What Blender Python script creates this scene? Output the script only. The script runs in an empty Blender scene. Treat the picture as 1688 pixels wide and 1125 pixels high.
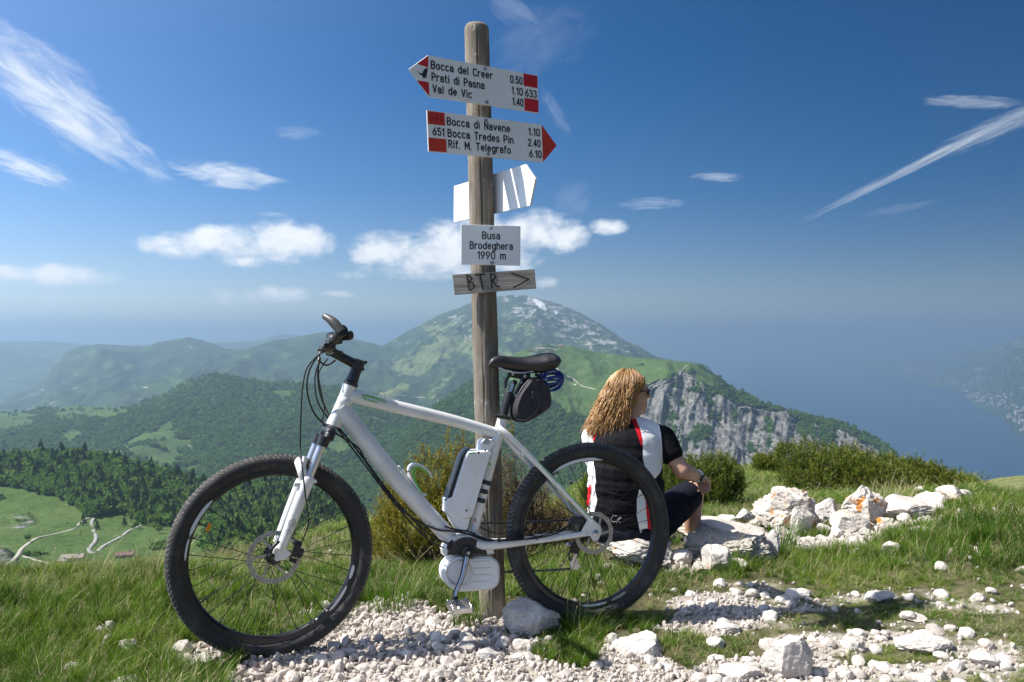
import bpy, math, random
import numpy as np
from mathutils import Vector, Matrix

R = math.radians
sc = bpy.context.scene
# ------------------------------------------------------------------ camera
CAMZ, F, CX, HY = 1.09, 1325.0, 844.0, 552.0        # eye height (m), focal length and eye level in photo pixels
cam = bpy.data.cameras.new("camera")
camo = bpy.data.objects.new("camera", cam)
sc.collection.objects.link(camo)
camo.location = (0, 0, CAMZ)
camo.rotation_euler = (R(90), 0, 0)
cam.sensor_width = 36.0
cam.lens = 36.0 * F / 1688.0
cam.shift_y = -10.5 / 1688.0
cam.clip_start = 0.05
cam.clip_end = 200000.0
sc.camera = camo
# ------------------------------------------------------------------ light
SUN_EL, SUN_AZ = 52.0, -93.0                        # azimuth clockwise from +Y: the sun stands to the left
sl = bpy.data.lights.new("sun", "SUN")
sl.energy = 3.1
sl.angle = R(0.53)
sl.color = (1.0, 0.95, 0.87)
slo = bpy.data.objects.new("sun", sl)
sc.collection.objects.link(slo)
_sd = Vector((math.sin(R(SUN_AZ)) * math.cos(R(SUN_EL)), math.cos(R(SUN_AZ)) * math.cos(R(SUN_EL)), math.sin(R(SUN_EL))))
slo.rotation_euler = _sd.to_track_quat("Z", "Y").to_euler()

class Nodes:
    def __init__(s, nt): s.nt = nt
    def new(s, t, **k):
        n = s.nt.nodes.new(t)
        for a, b in k.items(): setattr(n, a, b)
        return n
    def put(s, sock, v):
        if isinstance(v, bpy.types.NodeSocket): s.nt.links.new(v, sock)
        elif v is not None: sock.default_value = v
    def m(s, op, a, b=None, c=None, clamp=False):
        n = s.new("ShaderNodeMath", operation=op); n.use_clamp = clamp
        s.put(n.inputs[0], a); s.put(n.inputs[1], b)
        if c is not None: s.put(n.inputs[2], c)
        return n.outputs[0]
    def ss(s, v, lo, hi, a=0.0, b=1.0):
        n = s.new("ShaderNodeMapRange", interpolation_type="SMOOTHSTEP")
        s.put(n.inputs[0], v); s.put(n.inputs[1], lo); s.put(n.inputs[2], hi); s.put(n.inputs[3], a); s.put(n.inputs[4], b)
        return n.outputs[0]
    def xyz(s, x, y, z=0.0):
        n = s.new("ShaderNodeCombineXYZ")
        s.put(n.inputs[0], x); s.put(n.inputs[1], y); s.put(n.inputs[2], z)
        return n.outputs[0]
    def noise(s, vec, scale, detail=4.0, rough=0.55, dist=0.0):
        n = s.new("ShaderNodeTexNoise")
        s.put(n.inputs["Vector"], vec); s.put(n.inputs["Scale"], scale); s.put(n.inputs["Detail"], detail)
        s.put(n.inputs["Roughness"], rough); s.put(n.inputs["Distortion"], dist)
        return n.outputs["Fac"]
    def mix(s, f, a, b):
        n = s.new("ShaderNodeMix", data_type="RGBA")
        s.put(n.inputs[0], f)
        for i, v in ((6, a), (7, b)):
            if isinstance(v, (tuple, list)): v = tuple(v)[:3] + (1.0,)
            s.put(n.inputs[i], v)
        return n.outputs[2]
    def ramp(s, f, stops):
        n = s.new("ShaderNodeValToRGB")
        e = n.color_ramp.elements
        while len(e) < len(stops): e.new(0.5)
        for q, (p, c) in zip(e, stops): q.position = p; q.color = tuple(c)[:3] + (1.0,)
        s.put(n.inputs[0], f)
        return n.outputs[0]

w = bpy.data.worlds.new("World")
sc.world = w
w.use_nodes = True
w.node_tree.nodes.clear()
W = Nodes(w.node_tree)
sky = W.new("ShaderNodeTexSky", sky_type="NISHITA")
sky.sun_disc = False
sky.sun_elevation = R(SUN_EL)
sky.sun_rotation = R(SUN_AZ)
sky.altitude = 1990.0
sky.air_density = 1.0
sky.dust_density = 0.6
sky.ozone_density = 1.6
tc = W.new("ShaderNodeTexCoord")
sp = W.new("ShaderNodeSeparateXYZ"); W.put(sp.inputs[0], tc.outputs["Generated"])
AZ = W.m("ARCTAN2", sp.outputs[0], sp.outputs[1])
EL = W.m("ARCSINE", sp.outputs[2])
def azel(px, py):
    a = math.atan((px - CX) / F)
    return a, math.atan((HY - py) / F * math.cos(a))
def local(cx, cy, rx, ry, ang):
    a0, e0 = azel(cx, cy)
    ca, sa = math.cos(R(ang)), math.sin(R(ang))
    dx = W.m("SUBTRACT", AZ, a0); dy = W.m("SUBTRACT", EL, e0)
    u = W.m("ADD", W.m("MULTIPLY", dx, ca), W.m("MULTIPLY", dy, sa))
    v = W.m("SUBTRACT", W.m("MULTIPLY", dy, ca), W.m("MULTIPLY", dx, sa))
    u = W.m("DIVIDE", u, rx / F); v = W.m("DIVIDE", v, ry / F)
    return u, v
# heaped fair-weather clouds low in the sky: soft lumps broken up by noise
nzv = W.xyz(AZ, W.m("MULTIPLY", EL, 1.5), 0.0)
n_big = W.noise(nzv, 24.0, 8.0, 0.55, 0.35)
n_fine = W.noise(nzv, 75.0, 5.0, 0.6, 0.2)
heap = None
for cx, cy, rx, ry, s in ((300, 403, 62, 23, 1), (345, 397, 44, 24, 1), (400, 404, 60, 33, 1), (455, 399, 74, 36, 1), (505, 400, 48, 30, 1),
                       (405, 430, 44, 12, .8), (640, 412, 66, 32, 1), (705, 424, 100, 36, 1), (745, 398, 60, 40, 1),
                       (800, 392, 80, 44, 1), (880, 382, 82, 36, 1), (930, 392, 46, 27, 1), (720, 446, 118, 18, .7), (840, 432, 55, 24, .8),
                       (1002, 374, 32, 14, .75), (895, 466, 24, 11, .5), (28, 453, 48, 14, .85), (95, 453, 60, 18, .9), (145, 456, 50, 14, .85),
                       (390, 491, 44, 15, .42), (465, 484, 45, 16, .8), (575, 454, 28, 7, .35), (560, 485, 34, 6, .4), (160, 512, 30, 10, .22), (60, 500, 60, 9, .18)):
    u, v = local(cx, cy, rx, ry, 0)
    r2 = W.m("ADD", W.m("MULTIPLY", u, u), W.m("MULTIPLY", v, v))
    q = W.m("MULTIPLY", W.m("SUBTRACT", 1.0, r2), s)
    heap = q if heap is None else W.m("MAXIMUM", heap, q)
hd = W.m("ADD", heap, W.m("ADD", W.m("MULTIPLY", W.m("SUBTRACT", n_big, 0.52), 2.6), W.m("MULTIPLY", W.m("SUBTRACT", n_fine, 0.5), 0.9)))
inside = W.ss(heap, -0.5, 0.15)
hmask = W.m("MULTIPLY", W.ss(hd, -0.30, 1.05), inside)
# ice-cloud streaks
wisp = None
for i, (cx, cy, rx, ry, ang, s) in enumerate(((112, 182, 165, 50, -32, .95), (45, 88, 110, 30, -22, .45), (40, 276, 75, 20, -17, .9),
        (372, 288, 92, 24, -4, .85), (1525, 266, 215, 9, 24.0, .55), (1650, 208, 110, 17, 19, .42), (1600, 168, 75, 11, -9, .38),
        (1182, 292, 48, 9, -4, .42), (1075, 336, 62, 12, 0, .32), (915, 185, 50, 14, -60, .15), (850, 22, 70, 26, -30, .16),
        (490, 220, 40, 14, 5, .22), (890, 70, 110, 60, 20, .09), (945, 330, 40, 34, 40, .1), (690, 387, 40, 6, -6, .4), (1480, 345, 60, 8, 8, .12), (450, 354, 30, 6, 0, .3))):
    u, v = local(cx, cy, rx, ry, ang)
    st = max(2.0, rx / ry)
    nn = W.noise(W.xyz(W.m("MULTIPLY", u, 1.5), W.m("MULTIPLY", v, 1.7), 3.7 * i), 1.15, 9.0, 0.66, 0.7)
    r2 = W.m("ADD", W.m("MULTIPLY", u, u), W.m("MULTIPLY", v, v))
    q = W.ss(W.m("ADD", W.m("SUBTRACT", 0.85, r2), W.m("MULTIPLY", W.m("SUBTRACT", nn, 0.5), 2.6)), -0.1, 1.35)
    q = W.m("MULTIPLY", W.m("MULTIPLY", q, s), W.ss(r2, 1.5, 0.5))
    wisp = q if wisp is None else W.m("MAXIMUM", wisp, q)
cm = W.m("MAXIMUM", hmask, wisp, clamp=True)
base = W.ss(hd, 0.2, 1.6)
cloudc = W.mix(base, (2.9, 3.1, 3.35), (3.7, 3.75, 3.8))
hsv = W.new("ShaderNodeHueSaturation"); hsv.inputs["Saturation"].default_value = 1.68; hsv.inputs["Value"].default_value = .275
W.put(hsv.inputs["Color"], sky.outputs[0])
# brighter towards the sun's side, deeper blue away from it; the horizon pales by the haze volume and a painted milky band
side = W.m("MULTIPLY", W.m("MULTIPLY", sp.outputs[0], -0.80), W.m("COSINE", EL))
side = W.m("ADD", 1.0, side)
low = W.ss(EL, 0.0, 0.34, 0.92, 1.0)
vm = W.new("ShaderNodeVectorMath", operation="SCALE"); vq = W.new("ShaderNodeVectorMath", operation="MULTIPLY"); W.put(vq.inputs[0], hsv.outputs[0]); vq.inputs[1].default_value = (1.0, .93, 1.06)
W.put(vm.inputs[0], vq.outputs[0]); W.put(vm.inputs["Scale"], W.m("MULTIPLY", side, low))
# milky glow of the summer air round the sun, fading evenly over the sky
dp_ = W.new("ShaderNodeVectorMath", operation="DOT_PRODUCT"); W.put(dp_.inputs[0], tc.outputs["Generated"]); dp_.inputs[1].default_value = tuple(_sd)
gl_ = W.m("POWER", W.m("MAXIMUM", dp_.outputs["Value"], 0.0), 3.2)
gv = W.new("ShaderNodeVectorMath", operation="SCALE"); gv.inputs[0].default_value = (3.0, 2.9, 2.75); W.put(gv.inputs["Scale"], gl_)
ad = W.new("ShaderNodeVectorMath", operation="ADD"); W.put(ad.inputs[0], vm.outputs[0]); W.put(ad.inputs[1], gv.outputs[0])
mk = W.m("MULTIPLY", W.ss(EL, 0.0, 0.36, 1.0, 0.0), W.m("MAXIMUM", W.m("SUBTRACT", 0.55, sp.outputs[0]), 0.15))  # milky haze band painted into the low sky, stronger towards the sun's side
mv = W.new("ShaderNodeVectorMath", operation="SCALE"); mv.inputs[0].default_value = (.60, .50, .30); W.put(mv.inputs["Scale"], mk)
ad2 = W.new("ShaderNodeVectorMath", operation="ADD"); W.put(ad2.inputs[0], ad.outputs[0]); W.put(ad2.inputs[1], mv.outputs[0])
skyc = W.mix(cm, ad2.outputs[0], cloudc)
bg = W.new("ShaderNodeBackground"); W.put(bg.inputs[0], skyc); bg.inputs[1].default_value = 0.12
wo = W.new("ShaderNodeOutputWorld"); w.node_tree.links.new(bg.outputs[0], wo.inputs[0])

vs = sc.view_settings
sc.display_settings.display_device = "sRGB"
vs.view_transform = "Standard"
vs.look = "None"
vs.exposure = 1.46
vs.gamma = 1.0
vs.use_curve_mapping = False
cy_ = sc.cycles
cy_.use_denoising = True
cy_.max_bounces = 6
cy_.diffuse_bounces = 4
cy_.glossy_bounces = 3
cy_.transmission_bounces = 4
cy_.volume_bounces = 1
cy_.transparent_max_bounces = 6
cy_.caustics_reflective = False
cy_.caustics_refractive = False

# ------------------------------------------------------------------ numpy noise
_rs = np.random.RandomState(7)
_perm = np.concatenate([_rs.permutation(256)] * 3)
_g = _rs.normal(size=(256, 3)); _g /= np.linalg.norm(_g, axis=1)[:, None]
def perlin(x, y, z):
    x, y, z = np.broadcast_arrays(np.asarray(x, float), np.asarray(y, float), np.asarray(z, float))
    xi, yi, zi = np.floor(x).astype(int), np.floor(y).astype(int), np.floor(z).astype(int)
    xf, yf, zf = x - xi, y - yi, z - zi
    xi &= 255; yi &= 255; zi &= 255
    fu, fv, fw = [t * t * t * (t * (t * 6 - 15) + 10) for t in (xf, yf, zf)]
    out = 0
    for dx in (0, 1):
        for dy in (0, 1):
            for dz in (0, 1):
                h = _perm[_perm[_perm[(xi + dx) & 255] + ((yi + dy) & 255)] + ((zi + dz) & 255)]
                g = _g[h]
                d = g[..., 0] * (xf - dx) + g[..., 1] * (yf - dy) + g[..., 2] * (zf - dz)
                out = out + d * (fu if dx else 1 - fu) * (fv if dy else 1 - fv) * (fw if dz else 1 - fw)
    return out * 1.5
def fbm(x, y, z=0.0, o=4, g=0.5, ridge=False):
    s = 0; a = 1.0; t = 0
    for i in range(o):
        n = perlin(np.asarray(x) * 2 ** i + 17.3 * i, np.asarray(y) * 2 ** i + 5.1 * i, np.asarray(z) * 2 ** i + 9.7 * i)
        if ridge: n = 1 - 2 * np.abs(n)
        s = s + a * n; t += a; a *= g
    return s / t

# ------------------------------------------------------------------ mesh building
def link(o): sc.collection.objects.link(o); return o
ORG = {}
def org(p): return ORG.get(p.name, Vector((0, 0, 0))) if p is not None else Vector((0, 0, 0))
def tag(o, label=None, cat=None, group=None, kind=None):
    if label: o["label"] = label
    if cat: o["category"] = cat
    if group: o["group"] = group
    if kind: o["kind"] = kind
    return o
def empty(name, loc, label=None, cat=None, group=None, parent=None):
    o = bpy.data.objects.new(name, None)
    o.empty_display_size = 0.1
    o.location = Vector(loc) - org(parent)
    if parent is not None: o.parent = parent
    link(o); ORG[o.name] = Vector(loc)
    return tag(o, label, cat, group)
def np_mesh(name, V, Fa, smooth=False, mats=(), midx=None):
    """V (n,3); Fa (m,k) array or a list of face tuples"""
    me = bpy.data.meshes.new(name)
    V = np.asarray(V, dtype=np.float64)
    if isinstance(Fa, np.ndarray):
        k = Fa.shape[1]; m = len(Fa)
        me.vertices.add(len(V)); me.vertices.foreach_set("co", V.astype(np.float32).ravel())
        me.loops.add(m * k); me.loops.foreach_set("vertex_index", Fa.astype(np.int32).ravel())
        me.polygons.add(m); me.polygons.foreach_set("loop_start", np.arange(0, m * k, k, dtype=np.int32))
        me.polygons.foreach_set("loop_total", np.full(m, k, dtype=np.int32))
    else:
        me.from_pydata(V.tolist(), [], Fa)
    for mt in mats: me.materials.append(mt)
    if midx is not None: me.polygons.foreach_set("material_index", np.asarray(midx, dtype=np.int32))
    me.polygons.foreach_set("use_smooth", np.full(len(me.polygons), bool(smooth)))
    me.update(calc_edges=True)
    return me
def fattr(me, name, arr):
    a = me.attributes.new(name, "FLOAT", "POINT")
    a.data.foreach_set("value", np.asarray(arr, dtype=np.float32).ravel())
def mesh_obj(name, V, Fa, mat, parent=None, origin=None, smooth=False, attrs=None, midx=None):
    o0 = Vector(origin) if origin is not None else org(parent)
    V = np.asarray(V, float) - np.array(o0)
    mats = mat if isinstance(mat, (list, tuple)) else [mat]
    me = np_mesh(name, V, Fa, smooth, mats, midx)
    for k, v in (attrs or {}).items(): fattr(me, k, v)
    o = bpy.data.objects.new(name, me)
    if parent is not None: o.parent = parent
    o.location = o0 - org(parent)
    link(o); ORG[o.name] = Vector(o0)
    return o
class MB:
    def __init__(s): s.v = []; s.f = []; s.at = []
    def add(s, vs_, fs_, a=0.0):
        b = len(s.v)
        s.v += [tuple(p) for p in vs_]; s.f += [tuple(b + i for i in f) for f in fs_]; s.at += [a] * len(vs_)
    def box(s, c, ax, ay, az, hx, hy, hz, bev=0.0):
        """oriented box, half sizes, chamfered edges when bev > 0"""
        c = Vector(c); ax, ay, az = Vector(ax).normalized(), Vector(ay).normalized(), Vector(az).normalized()
        if bev <= 0:
            vs_ = [c + ax * (hx * i) + ay * (hy * j) + az * (hz * k) for i in (-1, 1) for j in (-1, 1) for k in (-1, 1)]
            s.add(vs_, [(0, 1, 3, 2), (4, 6, 7, 5), (0, 4, 5, 1), (2, 3, 7, 6), (0, 2, 6, 4), (1, 5, 7, 3)])
        else:
            out = []
            for (x, y) in ((hx, hy - bev), (hx - bev, hy), (-hx + bev, hy), (-hx, hy - bev), (-hx, -hy + bev), (-hx + bev, -hy), (hx - bev, -hy), (hx, -hy + bev)):
                out.append((x, y))
            s.prism([c + ax * x + ay * y for x, y in out], az, hz, bev)
    def prism(s, pts, n, h, bev=0.0):
        """outline pts (planar), extruded +-h along n, with a chamfer"""
        n = Vector(n).normalized(); pts = [Vector(p) for p in pts]; k = len(pts)
        cen = sum(pts, Vector()) / k
        rows = []
        if bev > 0:
            sh = [p + (cen - p).normalized() * bev for p in pts]
            rows = [[p + n * h for p in sh], [p + n * (h - bev) for p in pts], [p - n * (h - bev) for p in pts], [p - n * h for p in sh]]
        else:
            rows = [[p + n * h for p in pts], [p - n * h for p in pts]]
        vs_ = [p for r in rows for p in r]
        fs = []
        for r in range(len(rows) - 1):
            for i in range(k):
                j = (i + 1) % k
                fs.append((r * k + i, (r + 1) * k + i, (r + 1) * k + j, r * k + j))
        fs.append(tuple(range(k))); fs.append(tuple((len(rows) - 1) * k + i for i in reversed(range(k))))
        s.add(vs_, fs)
    def tube(s, pts, rad, n=8, closed=False, caps=True, flat=1.0, up=None, a=0.0):
        pts = [Vector(p) for p in pts]; m = len(pts)
        if not hasattr(rad, "__len__"): rad = [rad] * m
        tang = []
        for i in range(m):
            if closed: t = pts[(i + 1) % m] - pts[i - 1]
            else: t = pts[min(i + 1, m - 1)] - pts[max(i - 1, 0)]
            tang.append(t.normalized() if t.length > 1e-12 else Vector((0, 0, 1)))
        u = Vector(up) if up is not None else (Vector((0, 0, 1)) if abs(tang[0].z) < 0.9 else Vector((1, 0, 0)))
        vs_ = []
        for i in range(m):
            t = tang[i]
            if up is not None: u = Vector(up)
            u = u - t * u.dot(t)
            if u.length < 1e-9: u = t.orthogonal()
            u.normalize(); b = t.cross(u)
            for k in range(n):
                c_, s_ = math.cos(2 * math.pi * k / n), math.sin(2 * math.pi * k / n)
                vs_.append(pts[i] + u * (c_ * rad[i]) + b * (s_ * rad[i] * flat))
        fs = []
        for i in range(m if closed else m - 1):
            j = (i + 1) % m
            for k in range(n):
                l = (k + 1) % n
                fs.append((i * n + k, i * n + l, j * n + l, j * n + k))
        if caps and not closed:
            fs.append(tuple(reversed(range(n)))); fs.append(tuple((m - 1) * n + k for k in range(n)))
        s.add(vs_, fs, a)
    def lathe(s, c, axis, prof, n=24, e1=None, caps=True):
        """profile [(r, h)] turned round axis through c"""
        c = Vector(c); axis = Vector(axis).normalized()
        e1 = Vector(e1).normalized() if e1 is not None else axis.orthogonal().normalized()
        e2 = axis.cross(e1); m = len(prof); vs_ = []
        for r_, h_ in prof:
            for k in range(n):
                a = 2 * math.pi * k / n
                vs_.append(c + axis * h_ + e1 * (r_ * math.cos(a)) + e2 * (r_ * math.sin(a)))
        fs = []
        for i in range(m - 1):
            for k in range(n):
                l = (k + 1) % n
                fs.append((i * n + k, i * n + l, (i + 1) * n + l, (i + 1) * n + k))
        if not caps: s.add(vs_, fs); return
        if prof[0][0] > 1e-6 and prof[0] != prof[-1]: fs.append(tuple(reversed(range(n))))
        if prof[-1][0] > 1e-6 and prof[0] != prof[-1]: fs.append(tuple((m - 1) * n + k for k in range(n)))
        s.add(vs_, fs)
    def ball(s, c, r, n=10, sc_=(1, 1, 1)):
        c = Vector(c); m = n // 2 + 1; vs_ = []; fs = []
        for i in range(m + 1):
            th = math.pi * i / m
            for k in range(n):
                ph = 2 * math.pi * k / n
                vs_.append(c + Vector((r * sc_[0] * math.sin(th) * math.cos(ph), r * sc_[1] * math.sin(th) * math.sin(ph), r * sc_[2] * math.cos(th))))
        for i in range(m):
            for k in range(n):
                l = (k + 1) % n
                fs.append((i * n + k, (i + 1) * n + k, (i + 1) * n + l, i * n + l))
        s.add(vs_, fs)
    def build(s, name, mat, parent=None, smooth=False, origin=None, attr=None):
        o = mesh_obj(name, s.v, s.f, mat, parent, origin, False, {attr: s.at} if attr else None)
        me = o.data
        if smooth:
            me.polygons.foreach_set("use_smooth", np.ones(len(me.polygons), bool))
            try: me.set_sharp_from_angle(angle=R(38))
            except Exception: pass
        return o
def P(px, py, d): return Vector(((px - CX) / F * d, d, CAMZ - (py - HY) / F * d))

# ------------------------------------------------------------------ materials
def mat(name, col, rough=0.5, metal=0.0, col2=None, nscale=20.0, bump=0.0, bscale=60.0, spec=None, coat=0.0, stretch=(1, 1, 1), detail=5.0, lo=0.35, hi=0.65, bdist=0.002):
    m = bpy.data.materials.new(name); m.use_nodes = True
    nt = m.node_tree; N = Nodes(nt); b = nt.nodes["Principled BSDF"]
    b.inputs["Base Color"].default_value = tuple(col)[:3] + (1,)
    b.inputs["Roughness"].default_value = rough
    b.inputs["Metallic"].default_value = metal
    if spec is not None: b.inputs["Specular IOR Level"].default_value = spec
    if coat: b.inputs["Coat Weight"].default_value = coat; b.inputs["Coat Roughness"].default_value = 0.08
    t = N.new("ShaderNodeTexCoord"); mp = N.new("ShaderNodeMapping"); mp.inputs["Scale"].default_value = stretch
    N.put(mp.inputs[0], t.outputs["Object"])
    if col2 is not None:
        f = N.ss(N.noise(mp.outputs[0], nscale, detail, 0.6), lo, hi)
        N.put(b.inputs["Base Color"], N.mix(f, col, col2))
    if bump > 0:
        bp = N.new("ShaderNodeBump"); bp.inputs["Strength"].default_value = bump; bp.inputs["Distance"].default_value = bdist
        N.put(bp.inputs["Height"], N.noise(mp.outputs[0], bscale, 6.0, 0.65)); N.put(b.inputs["Normal"], bp.outputs[0])
    return m
# ================================================================== ground of the summit
# height profiles along directions (given as photo column), from the camera outwards: (distance, height)
def zc(py, d): return CAMZ - (py - HY) / F * d
COLS = [
 (-900, [(0, 0), (3.4, .02), (4.6, -.35), (7, -1.6), (14, -6), (60, -38), (260, -150)]),
 (0, [(0, 0), (3.2, 0), (3.8, -.04), (4.6, -.34), (7, -1.7), (14, -6), (60, -38), (260, -150)]),
 (260, [(0, 0), (3.2, 0), (3.8, -.03), (4.6, -.28), (7, -1.15), (14, -5.5), (60, -38), (260, -150)]),
 (345, [(0, 0), (3.6, 0), (4.8, -.32), (7, zc(925, 7)), (9, -2.0), (14, -5.5), (60, -38), (260, -150)]),
 (450, [(0, 0), (3.3, 0), (5, zc(930, 5)), (7, zc(898, 7)), (9, -1.6), (14, -5), (60, -38), (260, -150)]),
 (560, [(0, 0), (3.3, 0), (5, zc(908, 5)), (7.5, zc(870, 7.5)), (10, -1.9), (14, -4.6), (60, -38), (260, -150)]),
 (700, [(0, 0), (3.3, 0), (5, zc(900, 5)), (8, zc(858, 8)), (10, -1.5), (14, -4.0), (60, -38), (260, -150)]),
 (850, [(0, 0), (3.4, 0), (5, zc(893, 5)), (9, zc(842, 9)), (12, -2.0), (16, -4.4), (60, -38), (260, -150)]),
 (950, [(0, 0), (3.4, 0), (5, zc(885, 5)), (8, zc(832, 8)), (14, zc(799, 14)), (19, -3.4), (30, -10), (60, -32), (260, -150)]),
 (1212, [(0, 0), (3.6, 0), (4.6, zc(878, 4.6)), (8, zc(828, 8)), (14, zc(786, 14)), (22, zc(771, 22)), (28, -6.0), (60, -30), (260, -150)]),
 (1300, [(0, 0), (3.6, 0), (5.4, zc(868, 5.4)), (10, zc(806, 10)), (24, zc(765, 24)), (30, -7), (60, -30), (260, -150)]),
 (1410, [(0, 0), (3.6, 0), (5.4, zc(858, 5.4)), (10, zc(800, 10)), (22, zc(752, 22)), (28, -5.5), (60, -30), (260, -150)]),
 (1516, [(0, 0), (4.0, .01), (5.4, zc(845, 5.4)), (10, zc(803, 10)), (19, zc(766, 19)), (25, -5.6), (60, -32), (260, -150)]),
 (1600, [(0, 0), (4.0, .02), (5.2, zc(832, 5.2)), (8.5, zc(806, 8.5)), (13, zc(789, 13)), (18, -4.2), (60, -34), (260, -150)]),
 (1688, [(0, 0), (4.0, .03), (5.2, zc(828, 5.2)), (7.5, zc(815, 7.5)), (10, -1.4), (16, -5.0), (60, -36), (260, -150)]),
 (2600, [(0, 0), (4.0, .05), (5.2, .06), (8, -.7), (14, -4.5), (60, -36), (260, -150)])]
_cpx = np.array([c[0] for c in COLS], float)
def zg0(x, y):
    x, y = np.broadcast_arrays(np.asarray(x, float), np.asarray(y, float))
    q = CX + F * x / np.maximum(y, 2.2)
    Z = np.stack([np.interp(y, [p[0] for p in c[1]], [p[1] for p in c[1]]) for c in COLS])
    i = np.clip(np.searchsorted(_cpx, q) - 1, 0, len(COLS) - 2)
    t = np.clip((q - _cpx[i]) / (_cpx[i + 1] - _cpx[i]), 0, 1)
    a = np.take_along_axis(Z, i[None], 0)[0]; b = np.take_along_axis(Z, i[None] + 1, 0)[0]
    return a * (1 - t) + b * t
def zg(x, y):
    x, y = np.broadcast_arrays(np.asarray(x, float), np.asarray(y, float))
    far = np.clip((y - 4) / 20, 0, 1)
    n = fbm(x * 1.3, y * 1.3, 0.3, 4) * (0.022 + 0.07 * far) + fbm(x * 7, y * 7, 2.2, 3) * 0.012
    return zg0(x, y) + n
def zg1(x, y): return float(zg(np.array([x]), np.array([y]))[0])
def hit(px, py):
    """where the sight line meets the ground"""
    d = np.linspace(1.8, 26, 1600)
    z = zg((px - CX) / F * d, d)
    q = HY + F * (CAMZ - z) / d
    k = np.nonzero(q <= py)[0]
    i = k[0] if len(k) else len(d) - 1
    return Vector(((px - CX) / F * d[i], d[i], float(z[i])))
def topx(x, y, z): return CX + F * x / np.maximum(y, .1), HY - F * (z - CAMZ) / np.maximum(y, .1)

def in_poly(px, py, poly):
    px = np.asarray(px, float); py = np.asarray(py, float)
    c = np.zeros(px.shape, bool); n = len(poly)
    for i in range(n):
        x1, y1 = poly[i]; x2, y2 = poly[(i + 1) % n]
        if y1 == y2: continue
        k = ((y1 > py) != (y2 > py)) & (px < (x2 - x1) * (py - y1) / (y2 - y1) + x1)
        c ^= k
    return c
BED = [(370, 1300), (395, 1120), (460, 1075), (540, 1035), (575, 1005), (640, 988), (690, 992), (730, 1016), (800, 1000), (830, 1045), (900, 1052),
       (893, 1085), (930, 1104), (985, 1096), (1000, 1050), (1100, 1078), (1130, 1105), (1290, 1075), (1420, 1100), (1500, 1300)]
BED2 = [(1085, 1012), (1150, 985), (1225, 980), (1280, 1000), (1262, 1020), (1160, 1045), (1085, 1036)]
def gravel_field(x, y):
    """0..1: how stony the ground is"""
    px, py = topx(x, y, 0.0)
    n = fbm(x * 3.1, y * 3.1, 5.0, 3)
    jx, jy = px + 60 * n, py + 22 * n
    g = np.where(in_poly(jx, jy, BED), 1.0, 0.0)
    g = np.maximum(g, np.where(in_poly(jx, jy, BED2), 0.85, 0.0))
    def blob(cx, cy, rx, ry, s):
        return s * np.clip(1.6 - 1.6 * (((px - cx) / rx) ** 2 + ((py - cy) / ry) ** 2 + n * .6), 0, 1)
    for b in ((330, 1083, 60, 24, .8), (640, 1035, 60, 12, .5), (1330, 1000, 90, 14, .45), (1420, 985, 80, 12, .5), (1290, 1030, 90, 14, .4),
              (1360, 1062, 120, 30, .75), (1560, 1000, 90, 14, .45), (1500, 1030, 80, 14, .4), (1640, 1010, 60, 14, .5), (1640, 1090, 80, 40, .55), (1190, 965, 60, 10, .3),
              (1540, 1112, 140, 20, .7), (1580, 1050, 90, 16, .3), (520, 1010, 50, 9, .4), (500, 905 , 20, 5, .2), (1080, 985, 60, 12, .25), (1010, 905, 90, 12, .3), (1195, 903, 90, 22, .85), (1350, 872, 110, 18, .95), (1470, 852, 90, 14, .9), (1130, 930, 50, 12, .6)):
        g = np.maximum(g, blob(*b))
    patch = np.clip((fbm(x * 2.3 + 9, y * 4.0, 1.0, 4) - .06) * 3.0, 0, 1)
    g = np.maximum(g, np.where((px > 1080) & (py > 950), patch * .72, 0))
    return g

def lawn_field(x, y):
    """wanted grass height in metres"""
    px, py = topx(x, y, 0.0)
    n = fbm(x * 2.0, y * 2.0, 8.0, 3)
    h = 0.058 + 0.03 * n
    h = np.where(px < 430, 0.078 + .035 * n, h)
    lush = np.exp(-(((px - 1600) / 260) ** 2 + ((py - 880) / 70) ** 2))
    h = h + lush * 0.042
    short = np.clip((px - 1050) / 120, 0, 1) * np.clip((py - 935) / 45, 0, 1)
    h = h * (1 - .66 * short)
    return np.clip(h, .025, .25)

def grid_faces(nr, nc):
    i = np.arange(nr - 1)[:, None] * nc + np.arange(nc - 1)[None]
    i = i.ravel()
    return np.stack([i, i + 1, i + nc + 1, i + nc], 1)

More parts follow.
